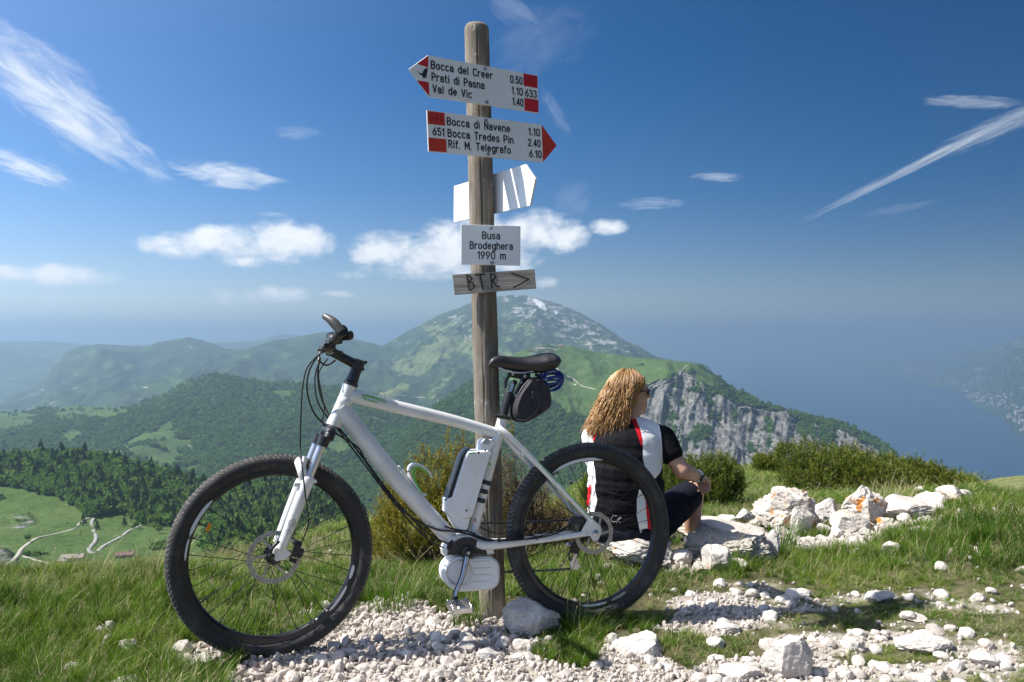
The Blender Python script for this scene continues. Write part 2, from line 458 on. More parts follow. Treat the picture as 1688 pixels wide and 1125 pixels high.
def ground_material():
    m = bpy.data.materials.new("soil_and_stones"); m.use_nodes = True
    N = Nodes(m.node_tree); b = m.node_tree.nodes["Principled BSDF"]; b.inputs["Roughness"].default_value = .95
    g = N.new("ShaderNodeAttribute", attribute_name="gravel").outputs["Fac"]
    fr = N.new("ShaderNodeAttribute", attribute_name="far").outputs["Fac"]
    t = N.new("ShaderNodeTexCoord").outputs["Object"]
    soil = N.ramp(N.noise(t, 9.0, 8, .65), [(.3, (.055, .05, .022)), (.5, (.10, .095, .04)), (.7, (.19, .16, .09))])
    peb = N.ramp(N.noise(t, 45.0, 5, .7), [(.3, (.26, .23, .19)), (.7, (.5, .46, .40))])
    grassy = N.ramp(N.noise(t, 1.1, 9, .7), [(.32, (.06, .085, .02)), (.5, (.12, .14, .04)), (.68, (.24, .22, .09))])
    c = N.mix(N.ss(N.m("ADD", g, N.m("MULTIPLY", N.m("SUBTRACT", N.noise(t, 14, 5), .5), .5)), .3, .6), soil, peb)
    c = N.mix(fr, c, grassy)
    N.put(b.inputs["Base Color"], c)
    bp = N.new("ShaderNodeBump"); bp.inputs["Strength"].default_value = .7; bp.inputs["Distance"].default_value = .02
    N.put(bp.inputs["Height"], N.noise(t, 60, 6, .7)); N.put(b.inputs["Normal"], bp.outputs[0])
    return m
def sgrid(lo, hi, n, k):
    t = np.linspace(-1, 1, n); return np.sinh(t * k) / math.sinh(k) * (hi - lo) / 2 + (hi + lo) / 2
gx = sgrid(-260, 260, 520, 7.6)
gy = np.concatenate([np.arange(-5, 2, .12), np.arange(2, 7.5, .035), 7.5 + (np.exp(np.linspace(0, 1, 190) * 5.2) - 1) / (math.exp(5.2) - 1) * 250])
GX, GY = np.meshgrid(gx, gy)
GZ = zg(GX, GY)
_far = np.clip((GY - 6.5) / 3.5, 0, 1)
ground = mesh_obj("ground", np.stack([GX, GY, GZ], -1).reshape(-1, 3), grid_faces(len(gy), len(gx)), ground_material(), smooth=True,
                  attrs={"gravel": gravel_field(GX, GY) * (1 - _far), "far": _far})
tag(ground, "stony alpine summit ground with soil between grass and gravel", kind="structure")

# ================================================================== far terrain
def terrain_material(name, forest=((.018, .036, .010), (.045, .075, .018)), meadow=((.045, .088, .018), (.082, .125, .034)), rock=((.065, .068, .065), (.30, .29, .27)), S=1.0):
    m = bpy.data.materials.new(name); m.use_nodes = True
    N = Nodes(m.node_tree); b = m.node_tree.nodes["Principled BSDF"]; b.inputs["Roughness"].default_value = .95
    b.inputs["Specular IOR Level"].default_value = .1
    A = lambda q: N.new("ShaderNodeAttribute", attribute_name=q).outputs["Fac"]
    t = N.new("ShaderNodeTexCoord").outputs["Object"]
    big = N.noise(t, .0022 / S, 7, .62); mid = N.noise(t, .011 / S, 7, .68); fine = N.noise(t, .06 / S, 6, .7)
    f = N.mix(N.ss(mid, .35, .65), forest[0], forest[1])
    g = N.mix(N.ss(N.m("ADD", N.m("MULTIPLY", mid, .6), N.m("MULTIPLY", fine, .4)), .35, .65), meadow[0], meadow[1])
    st = N.new("ShaderNodeMapping"); st.inputs["Scale"].default_value = (1, 1, .22); N.put(st.inputs[0], t)
    r = N.mix(N.ss(N.noise(st.outputs[0], .03 / S, 8, .72), .32, .68), rock[0], rock[1])
    def edge(q, k=1.0):
        return N.ss(N.m("ADD", q, N.m("MULTIPLY", N.m("SUBTRACT", N.m("ADD", N.m("MULTIPLY", mid, .55), N.m("MULTIPLY", fine, .45)), .5), 3.4 * k)), .40, .60)
    c = N.mix(edge(A("meadow")), f, g)
    c = N.mix(edge(A("rock"), 1.2), c, r)
    c = N.mix(edge(A("snow"), 1.0), c, (.72, .72, .74))
    N.put(b.inputs["Base Color"], c)
    bp = N.new("ShaderNodeBump"); bp.inputs["Strength"].default_value = .9; bp.inputs["Distance"].default_value = 7.0 * S
    N.put(bp.inputs["Height"], N.m("ADD", N.noise(t, .05 / S, 5, .7), N.m("MULTIPLY", N.m("MULTIPLY", N.noise(st.outputs[0], .035 / S, 8, .75), A("rock")), 3.0))); N.put(b.inputs["Normal"], bp.outputs[0])
    return m
LAY = {}
def interp(q, pts): return np.interp(q, [p[0] for p in pts], [p[1] for p in pts])
def terrain(name, rings, x0, x1, nc, nr, amp, wl, crest=.15, seed=0.0, masks=None, mt=None, label=None, aniso=2.2, smooth_rows=6, ridge=True, back=True, mul=1.0, relief=None):
    amp *= mul; wl *= mul
    q = np.linspace(x0, x1, nc)
    D, Z = [], []
    for dist, line in rings:
        d = (interp(q, dist) if isinstance(dist, list) else np.full(nc, float(dist))) * mul
        py = interp(q, line); D.append(d); Z.append(zc(py, d))
    D = np.array(D); Z = np.array(Z); K = len(rings)
    t = np.linspace(0, K - 1, nr); i = np.minimum(t.astype(int), K - 2); fr = (t - i)[:, None]
    d = D[i] * (1 - fr) + D[i + 1] * fr; z = Z[i] * (1 - fr) + Z[i + 1] * fr
    for _ in range(smooth_rows):
        z[1:-1] = (z[:-2] + z[1:-1] * 2 + z[2:]) / 4; d[1:-1] = (d[:-2] + d[1:-1] * 2 + d[2:]) / 4
    X = (q[None] - CX) / F * d; Y = d.copy()
    wt = np.sin(np.pi * np.clip(t / (K - 1), 0, 1))[:, None] ** .7 * (1 - crest) + crest * (t / (K - 1))[:, None]
    n = fbm(X / wl, Y / (wl * aniso), seed, 6, .52, ridge) - (.25 if ridge else 0)
    n2 = fbm(X / wl * 3.1 + 4, Y / wl * 1.6, seed + 3, 4, .55)
    z = z + amp * wt * (n + .28 * n2)
    z[-1] += amp * crest * .25 * fbm(q / 30, q * 0 + seed, 0, 4)
    if relief is not None:                              # buttresses and gullies standing out of the face
        k_ = 1 + relief(CX + F * X / Y, HY - F * (z - CAMZ) / Y)
        X = X * k_; Y = Y * k_; z = CAMZ + (z - CAMZ) * k_
    V = [X, Y, z]
    if back:
        for f_, dz in ((1.04, .10), (1.25, .7)):
            V = [np.vstack([V[0], X[-1:] * f_]), np.vstack([V[1], Y[-1:] * f_]), np.vstack([V[2], z[-1:] - dz * d[-1:] * .4])]
    XX, YY, ZZ = V
    px = CX + F * XX / YY; py = HY - F * (ZZ - CAMZ) / YY
    tt = np.concatenate([t / (K - 1), [1.0] * (len(XX) - nr)])[:, None] + 0 * XX
    gz = np.gradient(ZZ, axis=0) / np.maximum(1e-6, np.abs(np.gradient(YY, axis=0)))
    M = masks(px, py, tt, XX, YY, ZZ, gz) if masks else {}
    at = {k: M.get(k, np.zeros_like(XX)) for k in ("meadow", "rock", "snow")}
    o = mesh_obj(name, np.stack([XX, YY, ZZ], -1).reshape(-1, 3), grid_faces(len(XX), nc), mt, smooth=True, attrs=at)
    tag(o, label, kind="structure")
    LAY[name] = dict(X=XX[:nr], Y=YY[:nr], Z=ZZ[:nr], px=px[:nr], py=py[:nr], q=q, at=at, forest=M.get("forest", np.zeros_like(XX))[:nr])
    return o
def on_layer(name, px, py):
    L = LAY[name]; j = int(np.argmin(np.abs(L["q"] - px)))
    col = L["py"][:, j]; best = None; run = 1e9
    for i in range(len(col)):                           # first (nearest) visible crossing
        if col[i] <= py: best = i; break
    if best is None: best = len(col) - 1
    k = max(best, 1)
    f = (col[k - 1] - py) / max(1e-6, col[k - 1] - col[k]); f = min(1, max(0, f))
    g = lambda a: float(L[a][k - 1, j] * (1 - f) + L[a][k, j] * f)
    d = g("Y")
    return Vector(((px - CX) / F * d, d, g("Z")))

def soft(px, py, poly, w=8.0, n=None):
    """1 inside a patch, fading over w pixels (done by shifting the outline with noise)"""
    s = 0
    for a, b in ((0, 0), (w, 0), (-w, 0), (0, w * .5), (0, -w * .5)): s = s + in_poly(px + a, py + b, poly)
    return s / 5.0
tm = terrain_material("mountain_slopes")
# near left hill with the valley meadow
L1SIL = [(-400, 790), (-100, 765), (0, 757), (60, 754), (128, 752), (190, 762), (213, 769), (260, 780), (299, 791), (350, 802), (405, 803), (463, 803), (530, 818), (570, 838), (640, 870), (760, 900), (900, 930)]
FOREST1 = [(-300, 740), (140, 735), (300, 780), (420, 790), (560, 800), (640, 900), (560, 905), (480, 885), (400, 880), (330, 868), (300, 866), (262, 872), (240, 868), (215, 850), (190, 842), (175, 850), (150, 855), (130, 838), (105, 822), (60, 812), (20, 803), (-300, 795)]
def m1(px, py, t, X, Y, Z, gz):
    n = fbm(X / 60, Y / 60, 2, 3) * 14
    fo = soft(px + n, py + n * .4, FOREST1, 4)
    fo = np.maximum(fo, soft(px + n, py, [(355, 880), (395, 870), (420, 905), (380, 930), (340, 915)], 3) * .9)
    rk = soft(px + n * .5, py, [(15, 850), (45, 845), (60, 862), (30, 872)], 4) * .35 + soft(px + n, py, [(-30, 905), (10, 905), (28, 925), (12, 950), (-30, 950)], 4) * .8 + soft(px, py + n * .3, [(60, 750), (110, 752), (110, 764), (50, 764)], 4) * .6
    return {"forest": fo, "meadow": 1 - fo, "rock": rk}
terrain("hill", [(240, [(-400, 1130), (900, 1130)]), (520, [(-400, 960), (900, 950)]), (700, [(-400, 884), (900, 900)]), (880, [(-400, 835), (250, 862), (900, 905)]), (1150, L1SIL)],
        -420, 900, 420, 200, 9, 140, seed=1.0, masks=m1, mt=tm, label="wooded hill rising behind a green valley meadow", aniso=1.0, ridge=False, crest=.3)
# middle left hills
L2SIL = [(-500, 700), (-100, 690), (0, 683), (40, 680), (60, 676), (110, 671), (200, 673), (225, 668), (245, 660), (273, 651), (295, 638), (316, 628), (335, 621), (354, 619), (375, 620), (400, 624), (430, 629), (465, 631), (500, 632), (560, 640), (620, 655), (700, 690), (780, 740), (900, 800)]
def m2(px, py, t, X, Y, Z, gz):
    n = fbm(X / 160, Y / 160, 6, 4)
    a = n * 16
    me = soft(px + a, py + a * .4, [(-100, 684), (30, 678), (62, 684), (60, 700), (20, 708), (-100, 712)], 4)
    me = np.maximum(me, soft(px + a, py + a * .3, [(85, 680), (110, 668), (215, 670), (200, 684), (150, 690), (100, 690)], 4))
    me = np.maximum(me, soft(px + a * 1.2, py + a * .5, [(165, 745), (205, 730), (245, 712), (280, 694), (290, 700), (285, 722), (312, 724), (318, 742), (290, 766), (250, 775), (200, 765)], 4))
    me = np.maximum(me, soft(px + a, py + a * .5, [(290, 775), (330, 760), (330, 775), (300, 800), (270, 800)], 4) * .8)
    me = np.maximum(me, soft(px + a, py + a * .4, [(95, 715), (130, 708), (140, 720), (110, 728)], 4) * .8)
    me = np.maximum(me, soft(px + a, py + a * .4, [(440, 645), (490, 642), (490, 655), (450, 655)], 4) * .7)
    me = np.maximum(me, soft(px + a, py + a * .4, [(500, 725), (580, 715), (575, 745), (520, 755)], 4) * .7)
    me = np.maximum(me, .15 + 1.5 * np.clip(fbm(X / 420, Y / 420, 3, 3) - .14, 0, 1))
    rk = soft(px + a, py, [(330, 660), (342, 658), (342, 672), (330, 670)], 3) + soft(px, py, [(378, 740), (392, 742), (388, 752), (376, 750)], 3) + soft(px + a * .3, py, [(308, 735), (316, 735), (318, 750), (310, 752)], 2)
    return {"forest": 1 - me * 1.3, "meadow": me, "rock": rk}
terrain("forested_hill", [(1250, [(-500, 900), (1000, 900)]), (1700, [(-500, 815), (200, 822), (400, 860), (1000, 880)]), (2200, [(-500, 740), (100, 752), (300, 760), (500, 790), (1000, 860)]), (2700, [(-500, 715), (100, 705), (350, 675), (500, 690), (700, 750), (900, 830)]), (3200, L2SIL)],
        -520, 900, 520, 240, 62, 520, seed=4.0, masks=m2, mt=tm, label="long forested hill with pale green clearings", mul=1.35)
# ridge with green back, ending in limestone cliffs over the lake
L3BSIL = [(420, 820), (500, 790), (600, 745), (680, 700), (740, 655), (800, 612), (850, 582), (877, 574), (904, 570), (942, 573), (980, 581), (1019, 587), (1076, 594), (1110, 598), (1136, 601), (1155, 607), (1172, 615), (1186, 624), (1197, 636), (1210, 643), (1224, 649), (1251, 664), (1286, 678), (1328, 687), (1366, 691), (1401, 703), (1431, 718), (1455, 733), (1470, 749), (1495, 775), (1530, 820), (1600, 900)]
def m3(px, py, t, X, Y, Z, gz):
    n = fbm(X / 110, Y / 140, 6, 4); a = n * 12
    me = soft(px + a, py + a * .4, [(830, 590), (870, 565), (1140, 590), (1150, 605), (1112, 622), (1080, 640), (1030, 640), (985, 655), (975, 690), (940, 690), (915, 665), (880, 640), (840, 630)], 5)
    me = np.maximum(me, soft(px + a, py + a * .4, [(1140, 600), (1180, 618), (1175, 640), (1150, 642), (1135, 620)], 4) * .7)
    me = np.maximum(me, .1 + .8 * np.clip(fbm(X / 300, Y / 300, 3, 3) - .3, 0, 1))
    v = fbm(px / 16, py / 55, 4.4, 5, .55); v2 = fbm(px / 60, py / 22, 1.4, 4)
    cliff = soft(px + a, py + a * .5, [(1050, 650), (1085, 632), (1125, 612), (1140, 620), (1165, 640), (1180, 650), (1215, 668), (1260, 676), (1285, 684), (1330, 695), (1400, 715), (1450, 745), (1460, 800), (1060, 800), (1030, 720)], 5)
    rk = cliff * np.clip(.80 + v * 1.5 + v2 * 1.2, 0, 1)
    rk = np.maximum(rk, soft(px + a, py, [(1268, 680), (1296, 676), (1312, 706), (1300, 718), (1275, 705)], 4) * .95)
    rk = np.maximum(rk, soft(px + a, py, [(1220, 676), (1255, 672), (1265, 700), (1250, 715), (1228, 700)], 4) * .85)
    rk = np.maximum(rk, soft(px + a, py + a * .3, [(860, 576), (900, 568), (930, 576), (880, 590)], 4) * .45)
    me = me * (1 - np.clip(rk * 1.2, 0, 1))
    fo = (1 - me * 1.3) * (1 - np.clip(rk * 1.4, 0, 1))
    return {"forest": fo, "meadow": me, "rock": rk}
def crags(px, py):
    c = soft(px, py, [(1050, 650), (1085, 632), (1125, 616), (1165, 640), (1215, 668), (1285, 686), (1330, 697), (1400, 717), (1450, 747), (1460, 800), (1060, 800), (1030, 720)], 10)
    lean = px + (py - 680) * .12
    r1 = np.abs(fbm(lean / 34, py / 150, 2.0, 3)); r2 = np.abs(fbm(lean / 11, py / 60, 5.0, 4)); st_ = np.sin(py / 9 + 3 * fbm(px / 60, py / 60, 1.0, 2))
    return c * (.035 * r1 + .014 * r2 + .0012 * st_)
terrain("green_ridge", [(1500, [(420, 960), (1600, 960)]), (1900, [(420, 860), (1000, 850), (1130, 830), (1600, 930)]), (2150, [(420, 850), (560, 800), (700, 770), (900, 765), (1050, 770), (1300, 775), (1470, 800), (1600, 920)]),
        (2330, [(420, 840), (560, 780), (700, 735), (900, 705), (1040, 710), (1100, 690), (1200, 705), (1300, 735), (1470, 770), (1600, 910)]),
        (2500, [(420, 830), (560, 765), (700, 700), (850, 640), (960, 660), (1060, 640), (1100, 622), (1136, 640), (1200, 670), (1300, 700), (1400, 722), (1470, 760), (1600, 905)]),
        ([(420, 2900), (1000, 3100), (1136, 2650), (1600, 2620)], L3BSIL)],
        420, 1600, 660, 300, 75, 270, seed=7.0, masks=m3, mt=tm, label="green topped ridge breaking off in grey limestone cliffs above the lake", aniso=1.5, mul=1.35, relief=crags)
# the big mountain
L3SIL = [(450, 660), (560, 610), (600, 588), (640, 566), (671, 548), (701, 533), (728, 520), (750, 512), (782, 500), (800, 494), (822, 490), (843, 488), (868, 489), (892, 495), (927, 504), (945, 512), (961, 520), (992, 539), (1010, 553), (1026, 565), (1053, 581), (1095, 590), (1120, 596), (1165, 603), (1200, 640), (1240, 720), (1360, 900)]
def m4(px, py, t, X, Y, Z, gz):
    n = fbm(X / 300, Y / 300, 6, 4); a = n * 18
    v = fbm(X / 130, Z / 60, 1.3, 4)
    rk = soft(px + a, py + a * .3, [(820, 486), (880, 488), (950, 508), (1030, 565), (1060, 590), (980, 575), (930, 560), (880, 545), (850, 520), (830, 505)], 8) * np.clip(.34 + 1.2 * v, 0, 1)
    rk = np.maximum(rk, soft(px + a, py + a, [(730, 520), (800, 496), (820, 520), (790, 560), (760, 560)], 8) * .28)
    sn = soft(px + a * .4, py, [(876, 492), (890, 494), (904, 510), (898, 514), (884, 503)], 2) + soft(px + a * .4, py, [(914, 510), (922, 512), (920, 520), (914, 517)], 2) * .8
    me = soft(px + a, py + a * .4, [(600, 640), (640, 600), (700, 570), (740, 560), (760, 575), (720, 600), (690, 620), (680, 650), (620, 665)], 7) * .75
    me = np.maximum(me, soft(px + a, py + a * .4, [(690, 540), (760, 520), (800, 560), (850, 580), (840, 620), (780, 590), (730, 570)], 7) * .55)
    me = np.maximum(me, soft(px + a, py + a * .4, [(560, 640), (620, 650), (640, 680), (600, 690), (560, 670)], 5) * .6)
    me = np.maximum(me, .25 + 1.1 * np.clip(fbm(X / 500, Y / 500, 3, 4) - .1, 0, 1) * np.clip((560 - py) / 90 + .6, 0, 1))
    return {"forest": 1 - me * 1.2 - rk, "meadow": me * (1 - rk), "rock": rk, "snow": sn * .8}
terrain("mountain", [(3600, [(400, 800), (1100, 820), (1360, 1000)]), (4800, [(400, 720), (600, 715), (800, 680), (1000, 680), (1150, 720), (1360, 900)]), (6000, [(400, 690), (560, 670), (700, 622), (820, 600), (950, 600), (1100, 625), (1180, 700), (1360, 900)]),
        (7100, [(400, 675), (560, 636), (680, 580), (800, 545), (900, 550), (1000, 580), (1100, 610), (1200, 690), (1360, 900)]), (8300, L3SIL)],
        440, 1340, 520, 260, 300, 1000, seed=11.0, masks=m4, mt=terrain_material("high_mountain_slopes", meadow=((.10, .13, .04), (.17, .19, .07)), rock=((.24, .235, .22), (.5, .48, .45)), S=1.7), label="broad bare topped mountain with a few last snow patches", aniso=1.6, crest=.10, mul=1.35)
far_m = terrain_material("far_slopes", S=2.2)
L4SIL = [(-500, 740), (-50, 700), (20, 668), (60, 640), (80, 622), (86, 606), (96, 593), (115, 580), (132, 574), (147, 571), (183, 572), (235, 575), (255, 570), (273, 565), (290, 561), (312, 558), (330, 561), (341, 565), (376, 577), (405, 582), (427, 575), (452, 564), (482, 563), (512, 555), (538, 550), (553, 552), (593, 563), (625, 571), (700, 590), (800, 610)]
def m5(px, py, t, X, Y, Z, gz):
    n = fbm(X / 300, Y / 300, 6, 4); a = n * 18
    me = soft(px + a, py + a * .4, [(240, 640), (275, 618), (310, 628), (285, 648), (250, 652)], 5) * .9
    me = np.maximum(me, soft(px + a, py + a * .4, [(170, 605), (190, 594), (198, 598), (180, 610)], 4) * .7)
    me = np.maximum(me, soft(px + a, py + a * .4, [(400, 582), (420, 586), (415, 598), (400, 595)], 4) * .8)
    me = np.maximum(me, .2 + .8 * np.clip(fbm(X / 700, Y / 700, 3, 3) - .15, 0, 1))
    rk = soft(px + a, py + a * .3, [(84, 605), (96, 590), (112, 592), (100, 622), (80, 640), (50, 665), (40, 660)], 5) * .3
    return {"meadow": me, "rock": rk, "forest": 1 - me}
terrain("far_ridge", [(3800, [(-500, 760), (800, 720)]), (4800, [(-500, 740), (60, 710), (200, 680), (400, 680), (800, 680)]), (5800, [(-500, 740), (60, 685), (160, 630), (300, 620), (500, 615), (800, 640)]), (7200, L4SIL)],
        -500, 800, 460, 160, 280, 1000, seed=15.0, masks=m5, mt=far_m, label="hazy forested ridge with a rocky western brow", aniso=1.8, crest=.10, mul=1.45)
terrain("hazy_ridge", [(8000, [(-500, 720), (400, 700)]), (9500, [(-500, 640), (100, 650), (400, 690)]), (11500, [(-500, 545), (-100, 560), (0, 570), (26, 579), (64, 588), (110, 597), (180, 620), (300, 660), (400, 690)])],
        -500, 400, 160, 60, 180, 1500, seed=19.0, masks=lambda px, py, t, X, Y, Z, gz: {"meadow": .3 + 0 * X}, mt=far_m, label="pale blue mountain slope at the left edge", crest=.08, mul=1.25)
terrain("distant_hills", [(12500, [(-600, 660), (1000, 640)]), (15000, [(-600, 585), (1000, 590)]), (17500, [(-600, 560), (0, 563), (60, 563), (128, 567), (180, 570), (256, 570), (350, 566), (400, 564), (427, 561), (445, 556), (461, 552), (478, 552), (504, 556), (530, 562), (620, 575), (800, 585), (1000, 592)])],
        -600, 1000, 240, 60, 180, 2000, seed=23.0, masks=lambda px, py, t, X, Y, Z, gz: {"meadow": .35 + 0 * X}, mt=far_m, label="faint line of distant hills under the horizon", crest=.12)
LAKE = -1400.0
def dlake(py): return 1400.0 * F / (py - HY)
SHORE = [(1380, 602), (1440, 612), (1508, 632), (1545, 637), (1577, 645), (1608, 668), (1654, 687), (1670, 710), (1700, 726), (1800, 760), (2300, 800)]
def shorez():
    return [(p, dlake(y)) for p, y in SHORE]
SH = [(p, zc(0, 0) * 0 + HY + (CAMZ - LAKE + 6) * F / dlake(y)) for p, y in SHORE]
shd = shorez()
terrain("lake_shore_mountains", [([(p, d * .97) for p, d in shd], [(p, HY + (CAMZ - LAKE + 60) * F / (d * .97)) for p, d in shd]), (shd, [(p, HY + (CAMZ - LAKE - 15) * F / d) for p, d in shd]),
        ([(p, d * 1.07) for p, d in shd], [(p, HY + (CAMZ - LAKE - 230) * F / (d * 1.07)) for p, d in shd]),
        ([(p, d * 1.25) for p, d in shd], [(1380, 592), (1508, 606), (1577, 612), (1640, 604), (1688, 600), (1800, 590), (2300, 560)]),
        ([(p, d * 1.5 + 1500) for p, d in shd], [(1380, 588), (1447, 586), (1500, 594), (1535, 594), (1570, 583), (1593, 576), (1623, 577), (1650, 568), (1670, 561), (1688, 554), (1760, 535), (1850, 525), (2300, 500)])],
        1380, 2300, 300, 140, 420, 2100, seed=31.0, masks=lambda px, py, t, X, Y, Z, gz: {"meadow": np.clip(.25 + fbm(X / 900, Y / 900, 2, 3), 0, 1), "rock": np.clip(fbm(X / 700, Z / 250, 5, 4) * 1.3 + .1, 0, 1) * (t > .35)}, mt=far_m,
        label="mountains along the far lake shore", aniso=1.3, crest=.08)
# second small green knoll at the right edge
gm = ground_material()
q = np.linspace(1560, 2300, 80); dd = np.linspace(30, 60, 40)
KX, KD = np.meshgrid(q, dd)
kpy = interp(KX, [(1560, 830), (1600, 806), (1623, 793), (1650, 787), (1688, 784), (1800, 776), (2300, 770)])
kz = zc(kpy + 60 * (1 - (KD - 30) / 30) ** 1.3, KD) + fbm(KX / 40, KD / 6, 1, 3) * .12
kn = mesh_obj("knoll", np.stack([(KX - CX) / F * KD, KD, kz], -1).reshape(-1, 3), grid_faces(40, 80), gm, smooth=True, attrs={"gravel": KX * 0, "far": KX * 0 + 1})
tag(kn, "smooth grassy knoll at the right above the lake", kind="structure")
# lake
wm = bpy.data.materials.new("lake_water"); wm.use_nodes = True
wb = wm.node_tree.nodes["Principled BSDF"]; wb.inputs["Base Color"].default_value = (.012, .05, .10, 1); wb.inputs["Roughness"].default_value = .38; wb.inputs["IOR"].default_value = 1.33
WN = Nodes(wm.node_tree); wt_ = WN.new("ShaderNodeTexCoord").outputs["Object"]
wbp = WN.new("ShaderNodeBump"); wbp.inputs["Strength"].default_value = .25; wbp.inputs["Distance"].default_value = 5
WN.put(wbp.inputs["Height"], WN.noise(wt_, .004, 6, .6)); WN.put(wb.inputs["Normal"], wbp.outputs[0])
WN.put(wb.inputs["Base Color"], WN.mix(WN.ss(WN.noise(wt_, .0004, 4), .4, .6), (.010, .045, .09), (.016, .06, .115)))
lk = mesh_obj("lake", [(-66000, -6000, LAKE), (66000, -6000, LAKE), (66000, 66000, LAKE), (-66000, 66000, LAKE)], [(0, 1, 2, 3)], wm)
tag(lk, "deep blue lake far below, fading into haze", kind="structure")
# air
hz = MB(); hz.box((0, 28000, (LAKE - 1.2 + 520) / 2), (1, 0, 0), (0, 1, 0), (0, 0, 1), 68000, 40000, (520 - LAKE + 1.2) / 2)
hm = bpy.data.materials.new("haze"); hm.use_nodes = True; hm.node_tree.nodes.clear()
HN = Nodes(hm.node_tree); pv = HN.new("ShaderNodeVolumePrincipled")
pv.inputs["Color"].default_value = (.45, .615, .79, 1); pv.inputs["Density"].default_value = 8.8e-5; pv.inputs["Anisotropy"].default_value = .48
ho = HN.new("ShaderNodeOutputMaterial"); hm.node_tree.links.new(pv.outputs[0], ho.inputs["Volume"])
haze = hz.build("haze", hm); tag(haze, "summer haze filling the valley and lake basin", kind="stuff")
# ================================================================== instancing helper (geometry nodes, only for what nobody could count)
def scatter(name, pts, rot, scl, var, protos, label, keep=None):
    """one object: a cloud of points, each carrying one of the prototype meshes"""
    col = bpy.data.collections.new(name + "_kinds")          # not linked to the scene: only read by the nodes
    for i, me in enumerate(protos):
        o = bpy.data.objects.new("%s_kind_%02d" % (name, i), me); col.objects.link(o)
    me = bpy.data.meshes.new(name)
    me.vertices.add(len(pts)); me.vertices.foreach_set("co", np.asarray(pts, np.float32).ravel())
    a = me.attributes.new("rot", "FLOAT_VECTOR", "POINT"); a.data.foreach_set("vector", np.asarray(rot, np.float32).ravel())
    a = me.attributes.new("scl", "FLOAT_VECTOR", "POINT"); a.data.foreach_set("vector", np.asarray(scl, np.float32).ravel())
    a = me.attributes.new("var", "INT", "POINT"); a.data.foreach_set("value", np.asarray(var, np.int32).ravel())
    o = bpy.data.objects.new(name, me); link(o)
    ng = bpy.data.node_groups.new(name + "_nodes", "GeometryNodeTree")
    ng.interface.new_socket("Geometry", in_out="INPUT", socket_type="NodeSocketGeometry")
    ng.interface.new_socket("Geometry", in_out="OUTPUT", socket_type="NodeSocketGeometry")
    gi = ng.nodes.new("NodeGroupInput"); go = ng.nodes.new("NodeGroupOutput")
    ci = ng.nodes.new("GeometryNodeCollectionInfo"); ci.inputs[0].default_value = col; ci.inputs[1].default_value = True; ci.inputs[2].default_value = True
    ip = ng.nodes.new("GeometryNodeInstanceOnPoints")
    def attr(n, dt):
        q = ng.nodes.new("GeometryNodeInputNamedAttribute"); q.data_type = dt; q.inputs[0].default_value = n; return q.outputs[0]
    L = ng.links.new
    L(gi.outputs[0], ip.inputs["Points"]); L(ci.outputs[0], ip.inputs["Instance"]); ip.inputs["Pick Instance"].default_value = True
    L(attr("var", "INT"), ip.inputs["Instance Index"]); L(attr("scl", "FLOAT_VECTOR"), ip.inputs["Scale"])
    e2r = ng.nodes.new("FunctionNodeEulerToRotation"); L(attr("rot", "FLOAT_VECTOR"), e2r.inputs[0]); L(e2r.outputs[0], ip.inputs["Rotation"])
    L(ip.outputs[0], go.inputs[0])
    md = o.modifiers.new("scatter", "NODES"); md.node_group = ng
    tag(o, label, kind="stuff")
    return o

# ------------------------------------------------------------------ foliage colour: leaf material
def leaf_mat(name, stops, trans=.35, rough=.55, attr=None, rnd=.6, spec=.3):
    m = bpy.data.materials.new(name); m.use_nodes = True
    nt = m.node_tree; N = Nodes(nt); b = nt.nodes["Principled BSDF"]; b.inputs["Roughness"].default_value = rough
    b.inputs["Specular IOR Level"].default_value = spec
    oi = N.new("ShaderNodeObjectInfo").outputs["Random"]
    t = N.new("ShaderNodeTexCoord").outputs["Object"]
    if attr: f = N.new("ShaderNodeAttribute", attribute_name=attr).outputs["Fac"]
    else: f = N.noise(t, 3.0, 3)
    gpos = N.new("ShaderNodeNewGeometry").outputs["Position"]
    f = N.m("ADD", N.m("MULTIPLY", f, 1 - rnd), N.m("MULTIPLY", N.m("ADD", N.m("MULTIPLY", oi, .45), N.m("MULTIPLY", N.ss(N.noise(gpos, .9, 4), .35, .65), .55)), rnd))
    c = N.ramp(f, stops)
    N.put(b.inputs["Base Color"], c)
    tr = N.new("ShaderNodeBsdfTranslucent"); N.put(tr.inputs[0], c)
    mx = N.new("ShaderNodeMixShader"); mx.inputs[0].default_value = trans
    nt.links.new(b.outputs[0], mx.inputs[1]); nt.links.new(tr.outputs[0], mx.inputs[2])
    nt.links.new(mx.outputs[0], nt.nodes["Material Output"].inputs[0])
    return m
# ------------------------------------------------------------------ woods on the far slopes
def crown_proto(seed, cone=False, n=46):
    r = np.random.RandomState(seed); V = []; Fc = []
    for k in range(n):
        if cone:
            h = r.rand() ** .8; rad = (1 - h) * .36 + .03; a = r.rand() * 6.283
            c = np.array([math.cos(a) * rad, math.sin(a) * rad, .08 + h * 1.1]); s = .13 + .12 * (1 - h)
        else:
            d = r.normal(size=3); d /= np.linalg.norm(d); c = d * (.30 + .2 * r.rand()) * np.array([1, 1, .85]) + np.array([0, 0, .52]); s = .2
        u = r.normal(size=3); u /= np.linalg.norm(u); v = np.cross(u, r.normal(size=3)); v /= np.linalg.norm(v)
        b = len(V)
        V += [c + u * s, c + v * s, c - u * s * .9, c - v * s]; Fc.append((b, b + 1, b + 2, b + 3))
    return np_mesh("crown", V, Fc, mats=[wood_leaf])
wood_leaf = leaf_mat("woodland_leaf", [(0, (.05, .115, .02)), (.4, (.085, .17, .03)), (.7, (.13, .22, .04)), (1, (.20, .28, .055))], trans=.4, rough=.8, rnd=1.0, spec=.05)
